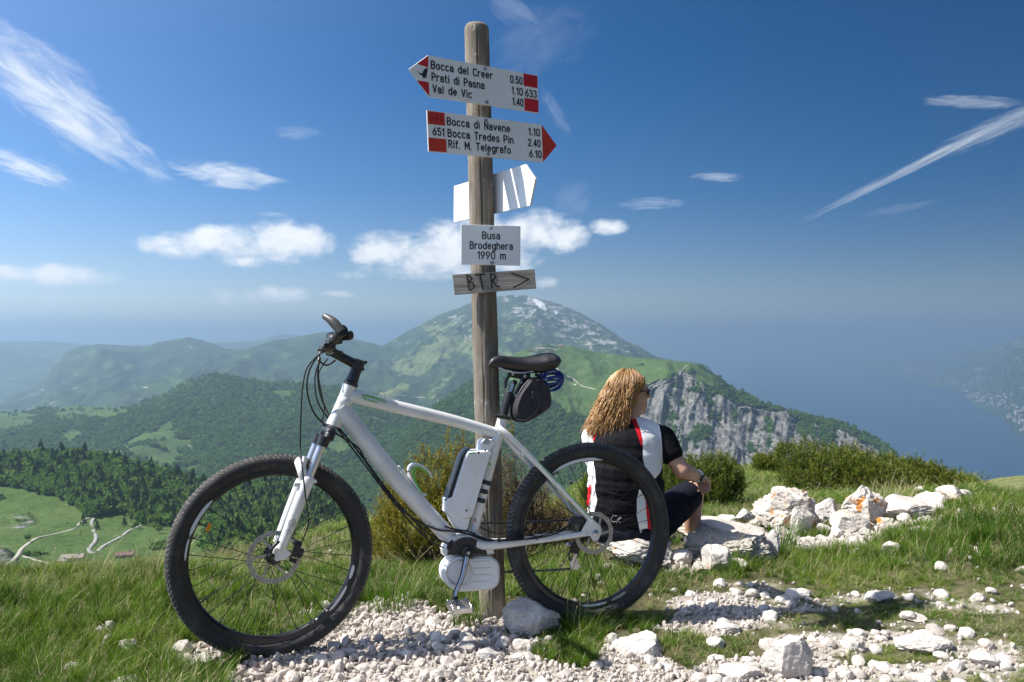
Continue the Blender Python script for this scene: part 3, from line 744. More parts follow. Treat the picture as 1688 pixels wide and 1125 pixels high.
fir_leaf = leaf_mat("fir_leaf", [(0, (.04, .085, .022)), (1, (.085, .145, .034))], trans=.15, rough=.8, rnd=1.0, spec=.05)
crowns = [crown_proto(s) for s in (1, 2, 3)]
wood_leaf_, wood_leaf = wood_leaf, fir_leaf
crowns.append(crown_proto(5, True)); wood_leaf = wood_leaf_
def woods(name, lay, count, size, seed, label, fir=.12):
    L = LAY[lay]; r = np.random.RandomState(seed)
    vis = (L["forest"] > .42)
    idx = np.argwhere(vis)
    # weight by the area each grid cell covers in the view
    dpy = np.abs(np.gradient(L["py"], axis=0)); w_ = np.clip(dpy, .15, 3)[vis]; w_ /= w_.sum()
    k = r.choice(len(idx), size=count, p=w_)
    i = idx[k, 0]; j = idx[k, 1]
    i2 = np.clip(i + r.choice([-1, 1], count), 0, L["X"].shape[0] - 1); j2 = np.clip(j + r.choice([-1, 1], count), 0, L["X"].shape[1] - 1)
    fi, fj = r.rand(count) * .5, r.rand(count) * .5
    g = lambda a: (L[a][i, j] * (1 - fi) + L[a][i2, j] * fi) * (1 - fj) + (L[a][i, j2] * (1 - fi) + L[a][i2, j2] * fi) * fj
    pts = np.stack([g("X"), g("Y"), g("Z") - .8], 1)
    s = size * (.6 + .8 * r.rand(count))
    rot = np.stack([r.rand(count) * .2, r.rand(count) * .2, r.rand(count) * 6.28], 1)
    var = np.where(r.rand(count) < fir, 3, r.randint(0, 3, count))
    scl = np.stack([s, s, s * np.where(var == 3, 1.5, 1.0)], 1)
    return scatter(name, pts, rot, scl, var, crowns, label)
woods("hill_wood", "hill", 7000, 11.0, 1, "dark mixed wood covering the near left hill", .07)
woods("slope_wood", "forested_hill", 32000, 14.5, 2, "broadleaf wood covering the long middle hill", 0)
woods("ridge_wood", "green_ridge", 34000, 13.0, 3, "broadleaf wood below the green ridge and on its cliffs", 0)
LAY["hill"]["save"] = LAY["hill"]["forest"]
_m = np.clip(fbm(LAY["hill"]["X"] / 45, LAY["hill"]["Y"] / 45, 7, 4) * 4 - .9, 0, 1) * (LAY["hill"]["forest"] < .4) * (LAY["hill"]["py"] < 935)
LAY["hill"]["forest"] = _m; woods("meadow_bushes", "hill", 330, 3.2, 12, "low bushes dotted over the valley meadow", 0)
LAY["hill"]["forest"] = LAY["hill"]["save"]
_m = np.clip(fbm(LAY["forested_hill"]["X"] / 90, LAY["forested_hill"]["Y"] / 90, 7, 4) * 4 - .5, 0, 1) * (LAY["forested_hill"]["forest"] < .4)
LAY["forested_hill"]["save"] = LAY["forested_hill"]["forest"]; LAY["forested_hill"]["forest"] = _m; woods("clearing_trees", "forested_hill", 900, 12, 13, "scattered trees in the clearings of the middle hill", 0)
_m = np.clip(fbm(LAY["green_ridge"]["X"] / 90, LAY["green_ridge"]["Y"] / 90, 7, 4) * 4 - 1.2, 0, 1) * (LAY["green_ridge"]["forest"] < .4) * (LAY["green_ridge"]["at"]["rock"][:300] < .3)
LAY["green_ridge"]["forest"] = _m; woods("ridge_bushes", "green_ridge", 500, 9, 14, "scattered bushes on the green ridge", 0)
# trees standing alone on the meadow
fr = random.Random(4)
bark = mat("bark", (.06, .045, .03), .9)
def lone_tree(px, py, h, conifer, label, grp):
    p = on_layer("hill", px, py)
    root = empty("fir_tree" if conifer else "broadleaf_tree", p, label, "tree", grp)
    t = MB(); t.tube([p - Vector((0, 0, .5)), p + Vector((0, 0, h * .55)), p + Vector((0, 0, h * .95))], [h * .03, h * .02, h * .006], 6)
    t.build("trunk", bark, root)
    r = np.random.RandomState(int(px * 7 + py)); V = []; Fc = []
    for k in range(220):
        if conifer:
            q = r.rand() ** .8; rad = ((1 - q) * .24 + .02) * (.7 + .5 * r.rand()); a = r.rand() * 6.283; c = np.array([math.cos(a) * rad, math.sin(a) * rad, .08 + q * .92]); s = .04 + .04 * (1 - q)
        else:
            d = r.normal(size=3); d /= np.linalg.norm(d); c = d * (.2 + .2 * r.rand()) * np.array([1, 1, .8]) + np.array([0, 0, .6]); s = .07
        u = r.normal(size=3); u /= np.linalg.norm(u); v = np.cross(u, r.normal(size=3)); v /= np.linalg.norm(v); b = len(V)
        V += [np.array(p) + (c + u * s) * h, np.array(p) + (c + v * s) * h, np.array(p) + (c - u * s) * h, np.array(p) + (c - v * s) * h]; Fc.append((b, b + 1, b + 2, b + 3))
    mesh_obj("crown", V, Fc, fir_leaf if conifer else wood_leaf, root)
for px, py, h, c, lb in ((160, 873, 9, 1, "fir tree alone on the meadow above the road bend"), (137, 866, 12, 1, "fir tree at the lower edge of the left wood"),
        (205, 868, 10, 1, "tall fir standing in front of the wood above the road"), (224, 872, 8, 0, "round broadleaf tree just above the upper road"),
        (46, 893, 7, 0, "small bushy tree beside the pale road at left"), (335, 884, 8, 0, "bushy tree seen between the front spokes"), (262, 880, 9, 0, "round tree where the grey road meets the wood"),
        (395, 905, 8, 1, "fir tree low on the meadow behind the front wheel")):
    lone_tree(px, py, h, c, lb, "trees standing alone on the valley meadow")
# ------------------------------------------------------------------ roads in the valley and tracks on the ridge
def ribbon(name, lay, pts, width, mt_, label, lift=.25):
    P3 = []
    for (a, b), (c, d) in zip(pts[:-1], pts[1:]):
        k = max(2, int(math.hypot(c - a, d - b) / 3))
        for i in range(k): P3.append(on_layer(lay, a + (c - a) * i / k, b + (d - b) * i / k))
    P3.append(on_layer(lay, *pts[-1]))
    for _ in range(3):
        P3 = [P3[0]] + [(P3[i - 1] + P3[i] * 2 + P3[i + 1]) / 4 for i in range(1, len(P3) - 1)] + [P3[-1]]
    vs_ = []; fs = []
    for i, p in enumerate(P3):
        t = (P3[min(i + 1, len(P3) - 1)] - P3[max(i - 1, 0)]); t.z = 0
        n = Vector((-t.y, t.x, 0)).normalized() if t.length > 1e-6 else Vector((1, 0, 0))
        p = p + Vector((0, 0, lift))
        vs_ += [p - n * width / 2 - Vector((0, 0, lift * 4)), p - n * width / 2, p + n * width / 2, p + n * width / 2 - Vector((0, 0, lift * 4))]
        if i:
            b = (i - 1) * 4
            for k in range(3): fs.append((b + k, b + k + 1, b + k + 5, b + k + 4))
    o = mesh_obj(name, vs_, fs, mt_, None, (0, 0, 0), True); tag(o, label, kind="structure"); return o
road_pale = mat("pale_road", (.36, .33, .27), .9, col2=(.27, .25, .2), nscale=.2)
road_grey = mat("grey_road", (.21, .21, .20), .9, col2=(.27, .26, .24), nscale=.2)
ribbon("road", "hill", [(0, 942), (14, 930), (30, 916), (34, 906), (50, 894), (60, 887), (90, 881), (118, 874), (128, 868), (130, 863), (142, 855), (156, 853)], 3.2, road_pale, "pale valley road climbing to a hairpin")
ribbon("road", "hill", [(156, 853), (150, 861), (152, 872), (160, 884), (157, 894), (145, 905), (148, 912), (160, 912), (166, 903), (180, 895), (200, 885), (212, 875), (235, 866), (262, 857)], 3.4, road_grey, "grey asphalt road winding below the hairpin")
ribbon("path", "hill", [(38, 917), (60, 924), (80, 929), (104, 931)], 2.0, road_pale, "dirt path to the stone farmhouse")
ribbon("path", "green_ridge", [(905, 590), (925, 616), (945, 624), (957, 636), (975, 640), (1000, 648), (1030, 660)], 5.5, road_pale, "pale track crossing the green ridge below the saddle", 1)
ribbon("path", "green_ridge", [(1133, 603), (1122, 612), (1120, 624), (1104, 633), (1085, 640)], 3.5, road_pale, "narrow path over the ridge end", 1)
ribbon("path", "mountain", [(766, 552), (772, 558), (764, 563), (771, 567)], 9, road_pale, "zigzag track on the mountain shoulder", 2)
ribbon("path", "mountain", [(562, 634), (590, 632), (598, 640), (620, 646), (650, 651), (700, 656)], 9, road_pale, "valley track on the saddle behind the handlebar", 2)
# farmhouses
stonew = mat("farm_wall", (.40, .36, .31), .9, col2=(.28, .25, .21), nscale=1.5); roofm = mat("farm_roof", (.22, .19, .17), .9, col2=(.30, .26, .22), nscale=2)
dark = mat("dark_opening", (.02, .02, .022), .6)
def house(px, py, lay, w_, dp, h, rh, ang, label, wm_=stonew, rm=roofm, name="farmhouse", win=3, nx=1):
    p = on_layer(lay, px, py); root = empty(name, p, label, "building")
    ca, sa = math.cos(R(ang)), math.sin(R(ang)); ax = Vector((ca, sa, 0)); ay = Vector((-sa, ca, 0)); z = Vector((0, 0, 1))
    b = MB(); b.box(p + z * (h / 2 - 1), ax, ay, z, w_ / 2, dp / 2, h / 2 + 1); b.build("wall", wm_, root)
    r_ = MB(); e = .5
    for s in (-1, 1):
        a0 = p + z * (h - .15) + ay * (s * (dp / 2 + e)); a1 = p + z * (h + rh)
        c = (a0 + a1) / 2; n = (a1 - a0).cross(ax).normalized(); r_.box(c, ax, (a1 - a0), n, w_ / 2 + e, (a1 - a0).length / 2, .15)
    rf = r_.build("roof", rm, root)
    c_ = MB(); c_.box(p + ax * w_ * .25 + z * (h + rh + .3), ax, ay, z, .4, .4, .8); c_.build("chimney", wm_, rf)
    g = MB()
    for s in (-1, 1):
        pts = [p + ax * (s * w_ / 2) + ay * (-dp / 2) + z * h, p + ax * (s * w_ / 2) + ay * (dp / 2) + z * h, p + ax * (s * w_ / 2) + z * (h + rh)]
        g.prism(pts, ax, .1); g.build("gable", wm_, root); g = MB()
    for i in range(win):
        m_ = MB(); m_.box(p + ax * (w_ * ((i + .5) / win - .5)) - ay * (dp / 2 + .03) + z * h * .5, ax, ay, z, .5, .06, .6 if i % 2 else .9); m_.build("window" if i % 2 else "door", dark, root)
house(120, 925, "hill", 15, 7, 3.2, 1.8, 12, "long low stone farmhouse in the valley meadow below the hairpin road")
house(103, 929, "hill", 5, 4, 2.2, 1.2, 12, "small stone shed at the left end of the long farmhouse", win=1, name="shed")
house(206, 919, "hill", 12, 6, 2.5, 2, 20, "dark roofed farmhouse half hidden behind the grass, right of the long one", rm=mat("brown_roof", (.16, .10, .085), .9), win=2)
house(924, 572, "green_ridge", 24, 14, 6, 3, 0, "pale mountain hut on the crest of the green ridge", rm=mat("red_roof", (.35, .15, .10), .8), name="mountain_hut")
house(938, 624, "green_ridge", 20, 10, 5, 3, 15, "white alpine farmhouse beside the ridge track", wm_=mat("white_plaster", (.6, .58, .54), .9))
house(655, 661, "mountain", 30, 14, 7, 4, 0, "distant pale farm in the clearing behind the top tube", name="mountain_farm")
# shore town: uncountable specks
r = np.random.RandomState(9); tw = MB(); Ls = LAY["lake_shore_mountains"]
for k in range(420):
    px = 1500 + (r.rand() ** .55) * 260; j = int(np.argmin(np.abs(Ls["q"] - px))); n_ = Ls["X"].shape[0]
    i = int(n_ * (.27 + abs(r.normal()) * .09 * (px - 1450) / 200)); i = min(i, n_ - 1)
    c = Vector((float(Ls["X"][i, j]) + r.normal() * 60, float(Ls["Y"][i, j]) + r.normal() * 60, float(Ls["Z"][i, j])))
    a = r.rand() * 3; s = 12 + 26 * r.rand() ** 2
    tw.box(c + Vector((0, 0, 8)), (math.cos(a), math.sin(a), 0), (-math.sin(a), math.cos(a), 0), (0, 0, 1), s, s * .6, 14)
tag(tw.build("lakeside_town", mat("town_wall", (.42, .37, .32), .9)), "specks of a town strung along the far lake shore", kind="stuff")

# ================================================================== stones
def stone_mesh(name, seed, sub=3, dims=(1, 1, 1), rough=.12, cuts=9, mat_=None, smooth=False, flat=True):
    import bmesh
    bm = bmesh.new(); bmesh.ops.create_icosphere(bm, subdivisions=sub, radius=1.0)
    V = np.array([v.co[:] for v in bm.verts]); Fc = [tuple(v.index for v in f.verts) for f in bm.faces]; bm.free()
    r = np.random.RandomState(seed)
    for _ in range(cuts + (8 if sub >= 4 else 0)):                                    # broken faces
        n = r.normal(size=3); n /= np.linalg.norm(n); h = .60 + .34 * r.rand()
        d = V @ n - h; V = V - np.clip(d, 0, None)[:, None] * n * .96
    o = seed * 3.7
    k = 1 + rough * fbm(V[:, 0] * 1.6 + o, V[:, 1] * 1.6, V[:, 2] * 1.6, 5, .6)
    if sub >= 4:
        k = k + rough * .55 * (fbm(V[:, 0] * 4 + o, V[:, 1] * 4, V[:, 2] * 6, 5, .65, True) - .2)
    V = V * k[:, None] * np.array(dims)
    return V, np.array(Fc)
def limestone(name, tone=1.0, lichen=0.0, grit=0.0, warm=(1, .935, .855)):
    m = bpy.data.materials.new(name); m.use_nodes = True
    N = Nodes(m.node_tree); b = m.node_tree.nodes["Principled BSDF"]; b.inputs["Roughness"].default_value = .9; b.inputs["Specular IOR Level"].default_value = .2
    t = N.new("ShaderNodeNewGeometry").outputs["Position"]
    oi = N.new("ShaderNodeObjectInfo").outputs["Random"]
    A = [tuple(c * tone * k for k in warm) for c in (.36, .55, .72)]
    c = N.ramp(N.noise(t, 11, 8, .68), [(.28, A[0]), (.48, A[1]), (.7, A[2])])
    c = N.mix(N.ss(N.noise(t, 60, 4, .7), .58, .78), c, tuple(.26 * k for k in warm))      # grey weathering specks
    c = N.mix(N.m("MULTIPLY", oi, .35), c, (.42, .36, .30))
    if lichen > 0:
        ln = N.m("ADD", N.m("MULTIPLY", N.noise(t, 13, 3, .5), .6), N.m("MULTIPLY", N.noise(t, 70, 4, .7), .4))
        c = N.mix(N.ss(ln, .615 - .035 * lichen, .645 - .035 * lichen), c, (.50, .19, .03))
    N.put(b.inputs["Base Color"], c)
    bp = N.new("ShaderNodeBump"); bp.inputs["Strength"].default_value = .75; bp.inputs["Distance"].default_value = .012
    h = N.m("ADD", N.noise(t, 30, 8, .72), N.m("MULTIPLY", N.noise(t, 9, 4), 1.5))
    if grit: 
        vo = N.new("ShaderNodeTexVoronoi"); N.put(vo.inputs["Vector"], t); vo.inputs["Scale"].default_value = 55
        h = N.m("SUBTRACT", h, N.m("MULTIPLY", vo.outputs["Distance"], grit))
    N.put(bp.inputs["Height"], h); N.put(b.inputs["Normal"], bp.outputs[0])
    return m
M_lime = limestone("white_limestone", 1.12)
M_lich = limestone("lichened_limestone", 1.05, 1.75)
M_lich2 = limestone("lightly_lichened_limestone", 1.0, 1.1)
M_cong = limestone("conglomerate", .85, .25, 1.4, (1, .95, .84))
M_grey = limestone("grey_limestone", .82, 0, 0, (1, .96, .92))
M_peb = limestone("gravel_limestone", 1.02, 0, 0, (1, .90, .82))
def boulder(px0, px1, pyt, pyb, seed, label, mt_=None, depth=None, sub=5, rough=.2, cuts=9, dd=.8, tilt=0, name="boulder", cat="boulder", grp=None, sink=.25, d=None, wedge=0.0):
    """a rock filling the photo box px0..px1, pyt..pyb, bedded in the ground"""
    g = hit((px0 + px1) / 2, pyb) if d is None else P((px0 + px1) / 2, pyb, d)
    s = g.y / F; wd = (px1 - px0) * s; ht = (pyb - pyt) * s
    dp = (depth if depth else wd * dd)
    # the top recedes behind the visible foot, so allow for the eye looking down on it
    rise = max(ht * .45, ht - dp * .5 * (CAMZ - g.z) / g.y)
    hh = rise * (1 + sink)
    V, Fc = stone_mesh("b", seed, sub, (1, 1, 1), rough, cuts)
    V = V / np.abs(V).max(0)
    V = V * np.array([wd / 2, dp / 2, hh / 2])
    if wedge: V[:, 2] = np.where(V[:, 2] > 0, V[:, 2] * (1 - wedge * V[:, 0] / (wd / 2)) / (1 + .5 * abs(wedge)), V[:, 2])
    ca, sa = math.cos(R(tilt)), math.sin(R(tilt))
    V = np.stack([V[:, 0] * ca - V[:, 2] * sa, V[:, 1], V[:, 0] * sa + V[:, 2] * ca], 1)
    c = np.array([g.x, g.y + dp * .42, g.z + rise - hh / 2])
    c[0] = (((px0 + px1) / 2 - CX) / F) * c[1]
    o = mesh_obj(name, V + c, Fc, mt_ or M_lime, None, (c[0], c[1], c[2] - hh / 2), smooth=True)
    try: o.data.set_sharp_from_angle(angle=R(28))
    except Exception: pass
    return tag(o, label, cat, grp)
B = boulder
B(815, 925, 970, 1054, 3, "big grey boulder at the foot of the signpost under the rear tyre", M_lime, depth=.20, cuts=15, rough=.26, wedge=.62)
B(982, 1128, 872, 936, 12, "flat lichen spotted slab the sitting woman rests on", M_lich2, depth=.52, cuts=6, d=3.74)
B(1096, 1262, 850, 900, 15, "smooth pale slab under the woman's raised leg", M_lime, depth=.45, cuts=6, rough=.16)
B(1118, 1278, 868, 932, 21, "rough pebbly conglomerate rock right of the rear wheel", M_cong, depth=.38, rough=.42, cuts=7)
B(1098, 1150, 905, 938, 23, "blocky white rock tight beside the rear tyre", M_lime, depth=.14)
B(1152, 1216, 892, 946, 27, "smooth white wedge shaped rock leaning against the conglomerate", M_lime, depth=.12, cuts=14, rough=.1, tilt=25)
B(1264, 1284, 872, 920, 28, "thin grey upright stone at the right end of the conglomerate", M_grey, depth=.12)
B(1243, 1352, 795, 884, 31, "largest lichen covered boulder with orange spots", M_lich, depth=.42, rough=.3, cuts=8)
B(1296, 1344, 832, 886, 34, "pointed white stone in front of the largest lichen boulder", M_lime, depth=.12, cuts=13, tilt=12)
B(1336, 1382, 818, 868, 37, "grey shaded rock between the two lichen boulders", M_grey, depth=.3)
B(1378, 1462, 797, 872, 41, "second lichen boulder in front of the dwarf pines", M_lich, depth=.36, rough=.3)
B(1362, 1442, 834, 888, 43, "tilted lichen slab below the second lichen boulder", M_lich, depth=.2, cuts=12, tilt=-18)
B(1440, 1545, 814, 862, 47, "broad smooth white rock at the edge of the tall grass", M_lime, depth=.4, cuts=6, rough=.12)
B(1505, 1562, 808, 842, 51, "low white rock behind the broad smooth one", M_lime, depth=.3)
B(1543, 1590, 799, 834, 53, "small lichen rock nearest the right dwarf pine", M_lich2, depth=.25)
B(1520, 1556, 826, 850, 54, "little white rock half sunk in tall grass", M_lime, depth=.15)
B(1398, 1430, 880, 907, 57, "rounded pale rock in the grass below the tilted slab", M_lime, depth=.12, name="rock", cat="rock")
B(1450, 1486, 893, 913, 59, "pale pointed rock lying in the grass slope", M_lime, depth=.1, name="rock", cat="rock")
B(1500, 1534, 864, 886, 60, "white rock sunk in the tall grass at right", M_lime, depth=.1, name="rock", cat="rock")
B(1210, 1246, 838, 862, 61, "small pale rock beside the shorts of the woman", M_grey, depth=.12, name="rock", cat="rock", d=4.9)
B(1384, 1424, 1048, 1078, 63, "rounded pale cobble standing alone on the gravel", M_lime, depth=.08, cuts=11, name="rock", cat="rock")
B(1252, 1340, 1046, 1124, 65, "long flat slab running towards the viewer", M_lime, depth=.10, cuts=10, tilt=-6, name="stone_slab", cat="slab", sub=5)
B(1464, 1574, 1046, 1084, 67, "wide flat cream slab at lower right", M_lime, depth=.12, cuts=9, name="stone_slab", cat="slab")
B(1598, 1646, 1074, 1104, 69, "cream rock near the lower right corner", M_lime, depth=.1, name="rock", cat="rock")
B(1000, 1096, 1028, 1088, 71, "flat cream slab sunk in grass behind the rear wheel's foot", M_lime, depth=.2, cuts=8, name="stone_slab", cat="slab", sink=1.2)
B(1178, 1222, 1026, 1048, 73, "low grey stone in the shaded gravel", M_grey, depth=.1, name="rock", cat="rock")
B(1418, 1476, 972, 996, 75, "long low white stone in the short grass", M_lime, depth=.1, name="rock", cat="rock")
B(1488, 1528, 1012, 1028, 77, "thin white slab flush with the short grass", M_lime, depth=.1, name="stone_slab", cat="slab")
B(1180, 1256, 1098, 1130, 79, "cream slab cut by the lower edge of the picture", M_lime, depth=.12, name="stone_slab", cat="slab")
B(752, 792, 1056, 1082, 83, "grey brown cobble on the gravel below the pedal", M_grey, depth=.07, name="rock", cat="rock")
B(784, 824, 1068, 1094, 85, "second grey brown cobble, right of the first below the pedal", M_grey, depth=.07, name="rock", cat="rock")
B(172, 192, 1022, 1044, 87, "thin white stone sticking out of the left grass", M_lime, depth=.04, name="rock", cat="rock", tilt=35)
B(168, 190, 1044, 1066, 89, "white stone just below the thin one in the left grass", M_lime, depth=.06, name="rock", cat="rock")
B(196, 224, 1054, 1078, 91, "white stone to the right in the left grass", M_lime, depth=.06, name="rock", cat="rock")
B(284, 322, 1056, 1086, 93, "crumbly white rock left of the front tyre", M_lime, depth=.08, name="rock", cat="rock")
B(312, 352, 1080, 1108, 95, "crumbly white rock beneath the front tyre", M_lime, depth=.08, name="rock", cat="rock")
B(182, 240, 1116, 1146, 97, "white stone cut by the lower left edge", M_lime, depth=.08, name="rock", cat="rock")
B(818, 842, 1050, 1072, 99, "small block leaning on the signpost boulder", M_grey, depth=.06, name="rock", cat="rock")
B(984, 1000, 958, 968, 101, "tiny white stone seen through the rear wheel", M_lime, depth=.05, name="rock", cat="rock")
B(1040, 1074, 948, 962, 103, "low white stone seen through the rear wheel's right spokes", M_lime, depth=.06, name="rock", cat="rock")
OUT = [(1232, 1262, 846, 872, 1), (1274, 1302, 868, 892, 0), (1345, 1372, 862, 884, 1), (1330, 1352, 848, 872, 0), (1432, 1452, 838, 860, 1), (1444, 1470, 852, 872, 0), (1180, 1215, 846, 868, 1), (1220, 1250, 862, 884, 0),
       (1478, 1506, 846, 866, 1), (1296, 1318, 874, 896, 0), (1072, 1100, 905, 930, 1), (1140, 1170, 926, 948, 0), (1205, 1232, 920, 944, 1), (1240, 1268, 905, 928, 0), (1370, 1392, 872, 892, 1), (1415, 1440, 868, 888, 0), (1570, 1602, 806, 828, 1), (1028, 1056, 918, 936, 0), (1392, 1410, 822, 840, 0), (1508, 1528, 800, 818, 1)]
for i_, (a_, b_, c_, d_, k_) in enumerate(OUT):
    B(a_, b_, c_, d_, 400 + i_, ("small broken white rock wedged between the boulders of the outcrop" if k_ else "small broken grey rock wedged between the boulders of the outcrop"), M_lime if k_ else M_cong, depth=.12, sub=4, rough=.28, name="rock", cat="rock", grp="small rocks of the limestone outcrop")
# loose cobbles and the white stones on the skyline
protos = []
for s_ in range(10):
    V, Fc = stone_mesh("p", 200 + s_, 2, (1, .8 + .3 * (s_ % 3) / 2, .62), .2, 10)
    protos.append(np_mesh("loose_stone", V / np.abs(V).max(), Fc, mats=[M_lime if s_ % 3 else M_peb]))
rr = random.Random(11)
def loose(x, y, s, me, label, grp, cat="stone", name="loose_stone"):
    o = bpy.data.objects.new(name, me); z = zg1(x, y)
    o.location = (x, y, z + s * .22); o.rotation_euler = (rr.uniform(-.5, .5), rr.uniform(-.5, .5), rr.uniform(0, 6.28)); o.scale = (s, s, s)
    link(o); tag(o, label, cat, grp)
for px, py, wp in ((1410, 750, 9), (1425, 751, 16), (1437, 754, 9), (1455, 757, 10), (1482, 760, 11), (1500, 763, 8), (1528, 766, 20), (1545, 769, 17), (1560, 772, 13), (1584, 780, 26), (1573, 777, 12), (1604, 789, 12), (1616, 793, 13), (1630, 798, 15), (1645, 802, 11), (1658, 806, 13), (1226, 796, 8), (1246, 792, 9)):
    d = {0: 21, 1: 17, 2: 13}[0 if px < 1515 else (1 if px < 1590 else 2)]
    p = P(px, py, d); s = wp * d / F / 2
    loose(p.x, p.y, s * 1.15, protos[rr.randrange(10)], "white limestone rock on the far grass crest beside the dwarf pines", "white rocks along the far grass crest", "rock", "crest_rock")
n_l = 0
while n_l < 190:
    px, py = rr.uniform(20, 1700), rr.uniform(930, 1140)
    if px < 420 and rr.random() < .8: continue
    p = hit(px, py); gvl = float(gravel_field(np.array([p.x]), np.array([p.y]))[0])
    if rr.random() > .12 + gvl: continue
    s = rr.uniform(.016, .034) if gvl > .8 else rr.uniform(.014, .042)
    zone = "left of the front tyre's foot" if px < 480 else "between the two wheels" if px < 740 else "in front of the signpost foot"
    zone2 = "in the upper, thinly grassed strip" if py < 1010 else "around the big cream slabs" if px > 1240 else "below the rear wheel"
    if px < 1000: lab, g_ = "larger pale pebble on the gravel bed " + zone, "larger pebbles on the gravel bed"
    else: lab, g_ = "loose white stone on the stony short grass " + zone2, "loose stones in the short grass"
    if px < 380: lab, g_ = "white stone lost in the tall grass at left", "stones in the left grass"
    loose(p.x, p.y, s, protos[rr.randrange(10)], lab, g_); n_l += 1
# gravel: thousands of pebbles as one mass
r = np.random.RandomState(21)
N0 = 150000
x = r.uniform(-2.4, 3.6, N0); y = r.uniform(2.25, 5.2, N0)
px, py = topx(x, y, 0.0)
g = gravel_field(x, y)
keep = (px > -150) & (px < 1850) & (r.rand(N0) < np.clip((g - .18) * 1.25, 0, 1) ** 1.4 * .62 + .004)
x, y, g = x[keep], y[keep], g[keep]
n = len(x)
s = .0045 + .0105 * r.rand(n) ** 2.2 + .012 * (r.rand(n) < .05) * r.rand(n)
s *= np.where(CX + F * x / y > 950, .82, 1.0) * np.where((px[keep] > 1090) & (py[keep] < 935), 2.1, 1.0)
z = zg(x, y) + s * r.uniform(-.1, .9, n)
pm = []
for k in range(8):
    V, Fc = stone_mesh("g", 300 + k, 2 if k < 3 else 1, (1, .85, .7), .22, 9)
    pm.append(np_mesh("pebble", V / np.abs(V).max(), Fc, mats=[M_peb]))
scatter("gravel", np.stack([x, y, z], 1), r.rand(n, 3) * 6.28, np.stack([s * r.uniform(.8, 1.3, n), s, s * r.uniform(.7, 1, n)], 1), r.randint(0, 8, n), pm, "white limestone gravel under and around the bicycle")
print("gravel", n)

# ================================================================== grass
g_green = leaf_mat("grass_blade", [(0, (.032, .088, .006)), (.4, (.075, .165, .012)), (.75, (.145, .25, .020)), (1, (.28, .33, .05))], .45, .55, None, .85, .12)
g_deep = leaf_mat("deep_grass_blade", [(0, (.025, .07, .005)), (.6, (.06, .13, .010)), (1, (.11, .19, .020))], .4, .55, None, .85, .12)
g_straw = leaf_mat("straw_blade", [(0, (.34, .28, .13)), (.6, (.50, .43, .25)), (1, (.36, .34, .12))], .3, .6, None, .9)
def tuft(seed, n, h, spread, width, lean=.35, straw=0.0, heads=0, mats=None, segs=3):
    r = np.random.RandomState(seed); V = []; Fc = []; mi = []
    for k in range(n):
        a = r.rand() * 6.283; rad = spread * r.rand() ** .5
        bx, by = math.cos(a) * rad, math.sin(a) * rad
        hh = h * (.55 + .6 * r.rand()); le = lean * (.3 + r.rand()) * hh; a2 = a + r.normal() * .9
        wx, wy = math.cos(a2 + 1.57), math.sin(a2 + 1.57); wd = width * (.6 + .7 * r.rand())
        dry = r.rand() < straw; head = k < heads
        if head: wd *= .45; hh *= 1.45; dry = True
        b = len(V)
        for i in range(segs + 1):
            t = i / segs; c = np.array([bx + math.cos(a2) * le * t ** 2 + .10 * hh * t * t, by + math.sin(a2) * le * t ** 2, hh * (t - .22 * t * t * le / max(hh, 1e-3))])
            ww = wd * (1 - t ** 1.5) * .5
            if head: ww = wd * .4
            if i < segs or head: V += [c + np.array([wx, wy, 0]) * ww, c - np.array([wx, wy, 0]) * ww]
            else: V += [c]
        for i in range(segs):
            q = b + 2 * i
            if i < segs - 1 or head: Fc.append((q, q + 1, q + 3, q + 2))
            else: Fc.append((q, q + 1, q + 2))
            mi.append(1 if dry else 0)
        if head:                                           # seed head
            tip = c; b = len(V); L_ = h * .16; dv = np.array([math.cos(a2) * .5 + .3, math.sin(a2) * .5, 1.0]); dv /= np.linalg.norm(dv)
            for (u_, f_) in ((0, 0), (.35, 1), (.7, .8), (1, 0)):
                for q in range(3):
                    an = q * 2.094; V.append(tip + dv * L_ * u_ + np.array([math.cos(an), math.sin(an), 0]) * width * .75 * f_)
            for i in range(3):
                for q in range(3):
                    l = (q + 1) % 3; Fc.append((b + i * 3 + q, b + i * 3 + l, b + i * 3 + 3 + l, b + i * 3 + 3 + q)); mi.append(1)
    return np_mesh("tuft", V, Fc, False, mats or [g_green, g_straw], mi)
tufts = [tuft(1, 26, 1.0, .16, .030, .55, .05), tuft(2, 26, 1.0, .2, .026, .8, .08), tuft(3, 22, 1.0, .14, .030, .4, .03, 0, [g_deep, g_straw]), tuft(4, 20, 1.0, .22, .024, 1.0, .16),
         tuft(5, 16, 1.0, .14, .022, .7, .35, 2), tuft(6, 24, 1.0, .18, .028, .9, .04, 0, [g_deep, g_straw]), tuft(7, 12, 1.0, .2, .018, .8, .9, 1)]
def lawn(n, ylo, yhi, seed, hk=1.0, dens=1.0, pxr=(-250, 1950)):
    r = np.random.RandomState(seed)
    y = np.exp(r.uniform(math.log(ylo), math.log(yhi), n)) if yhi / ylo > 3 else r.uniform(ylo ** 2, yhi ** 2, n) ** .5
    px = r.uniform(pxr[0], pxr[1], n); x = (px - CX) / F * y
    return x, y, px
r = np.random.RandomState(31)
x, y, px = lawn(52000, 2.15, 7.6, 32)
py = HY + F * (CAMZ - zg(x, y)) / y
g = gravel_field(x, y); h = lawn_field(x, y)
cl = fbm(x * 5, y * 5, 4, 3)
prob = np.clip(1.08 - 1.55 * g + .25 * cl, 0, 1) * np.clip(.62 + 1.1 * fbm(x * 1.7, y * 1.7, 9, 3), .35, 1)
prob = np.where((px > 1050) & (py > 945), prob * .8, prob)
prob = np.where((g > .8), prob * .25, prob)
keep = r.rand(len(x)) < prob
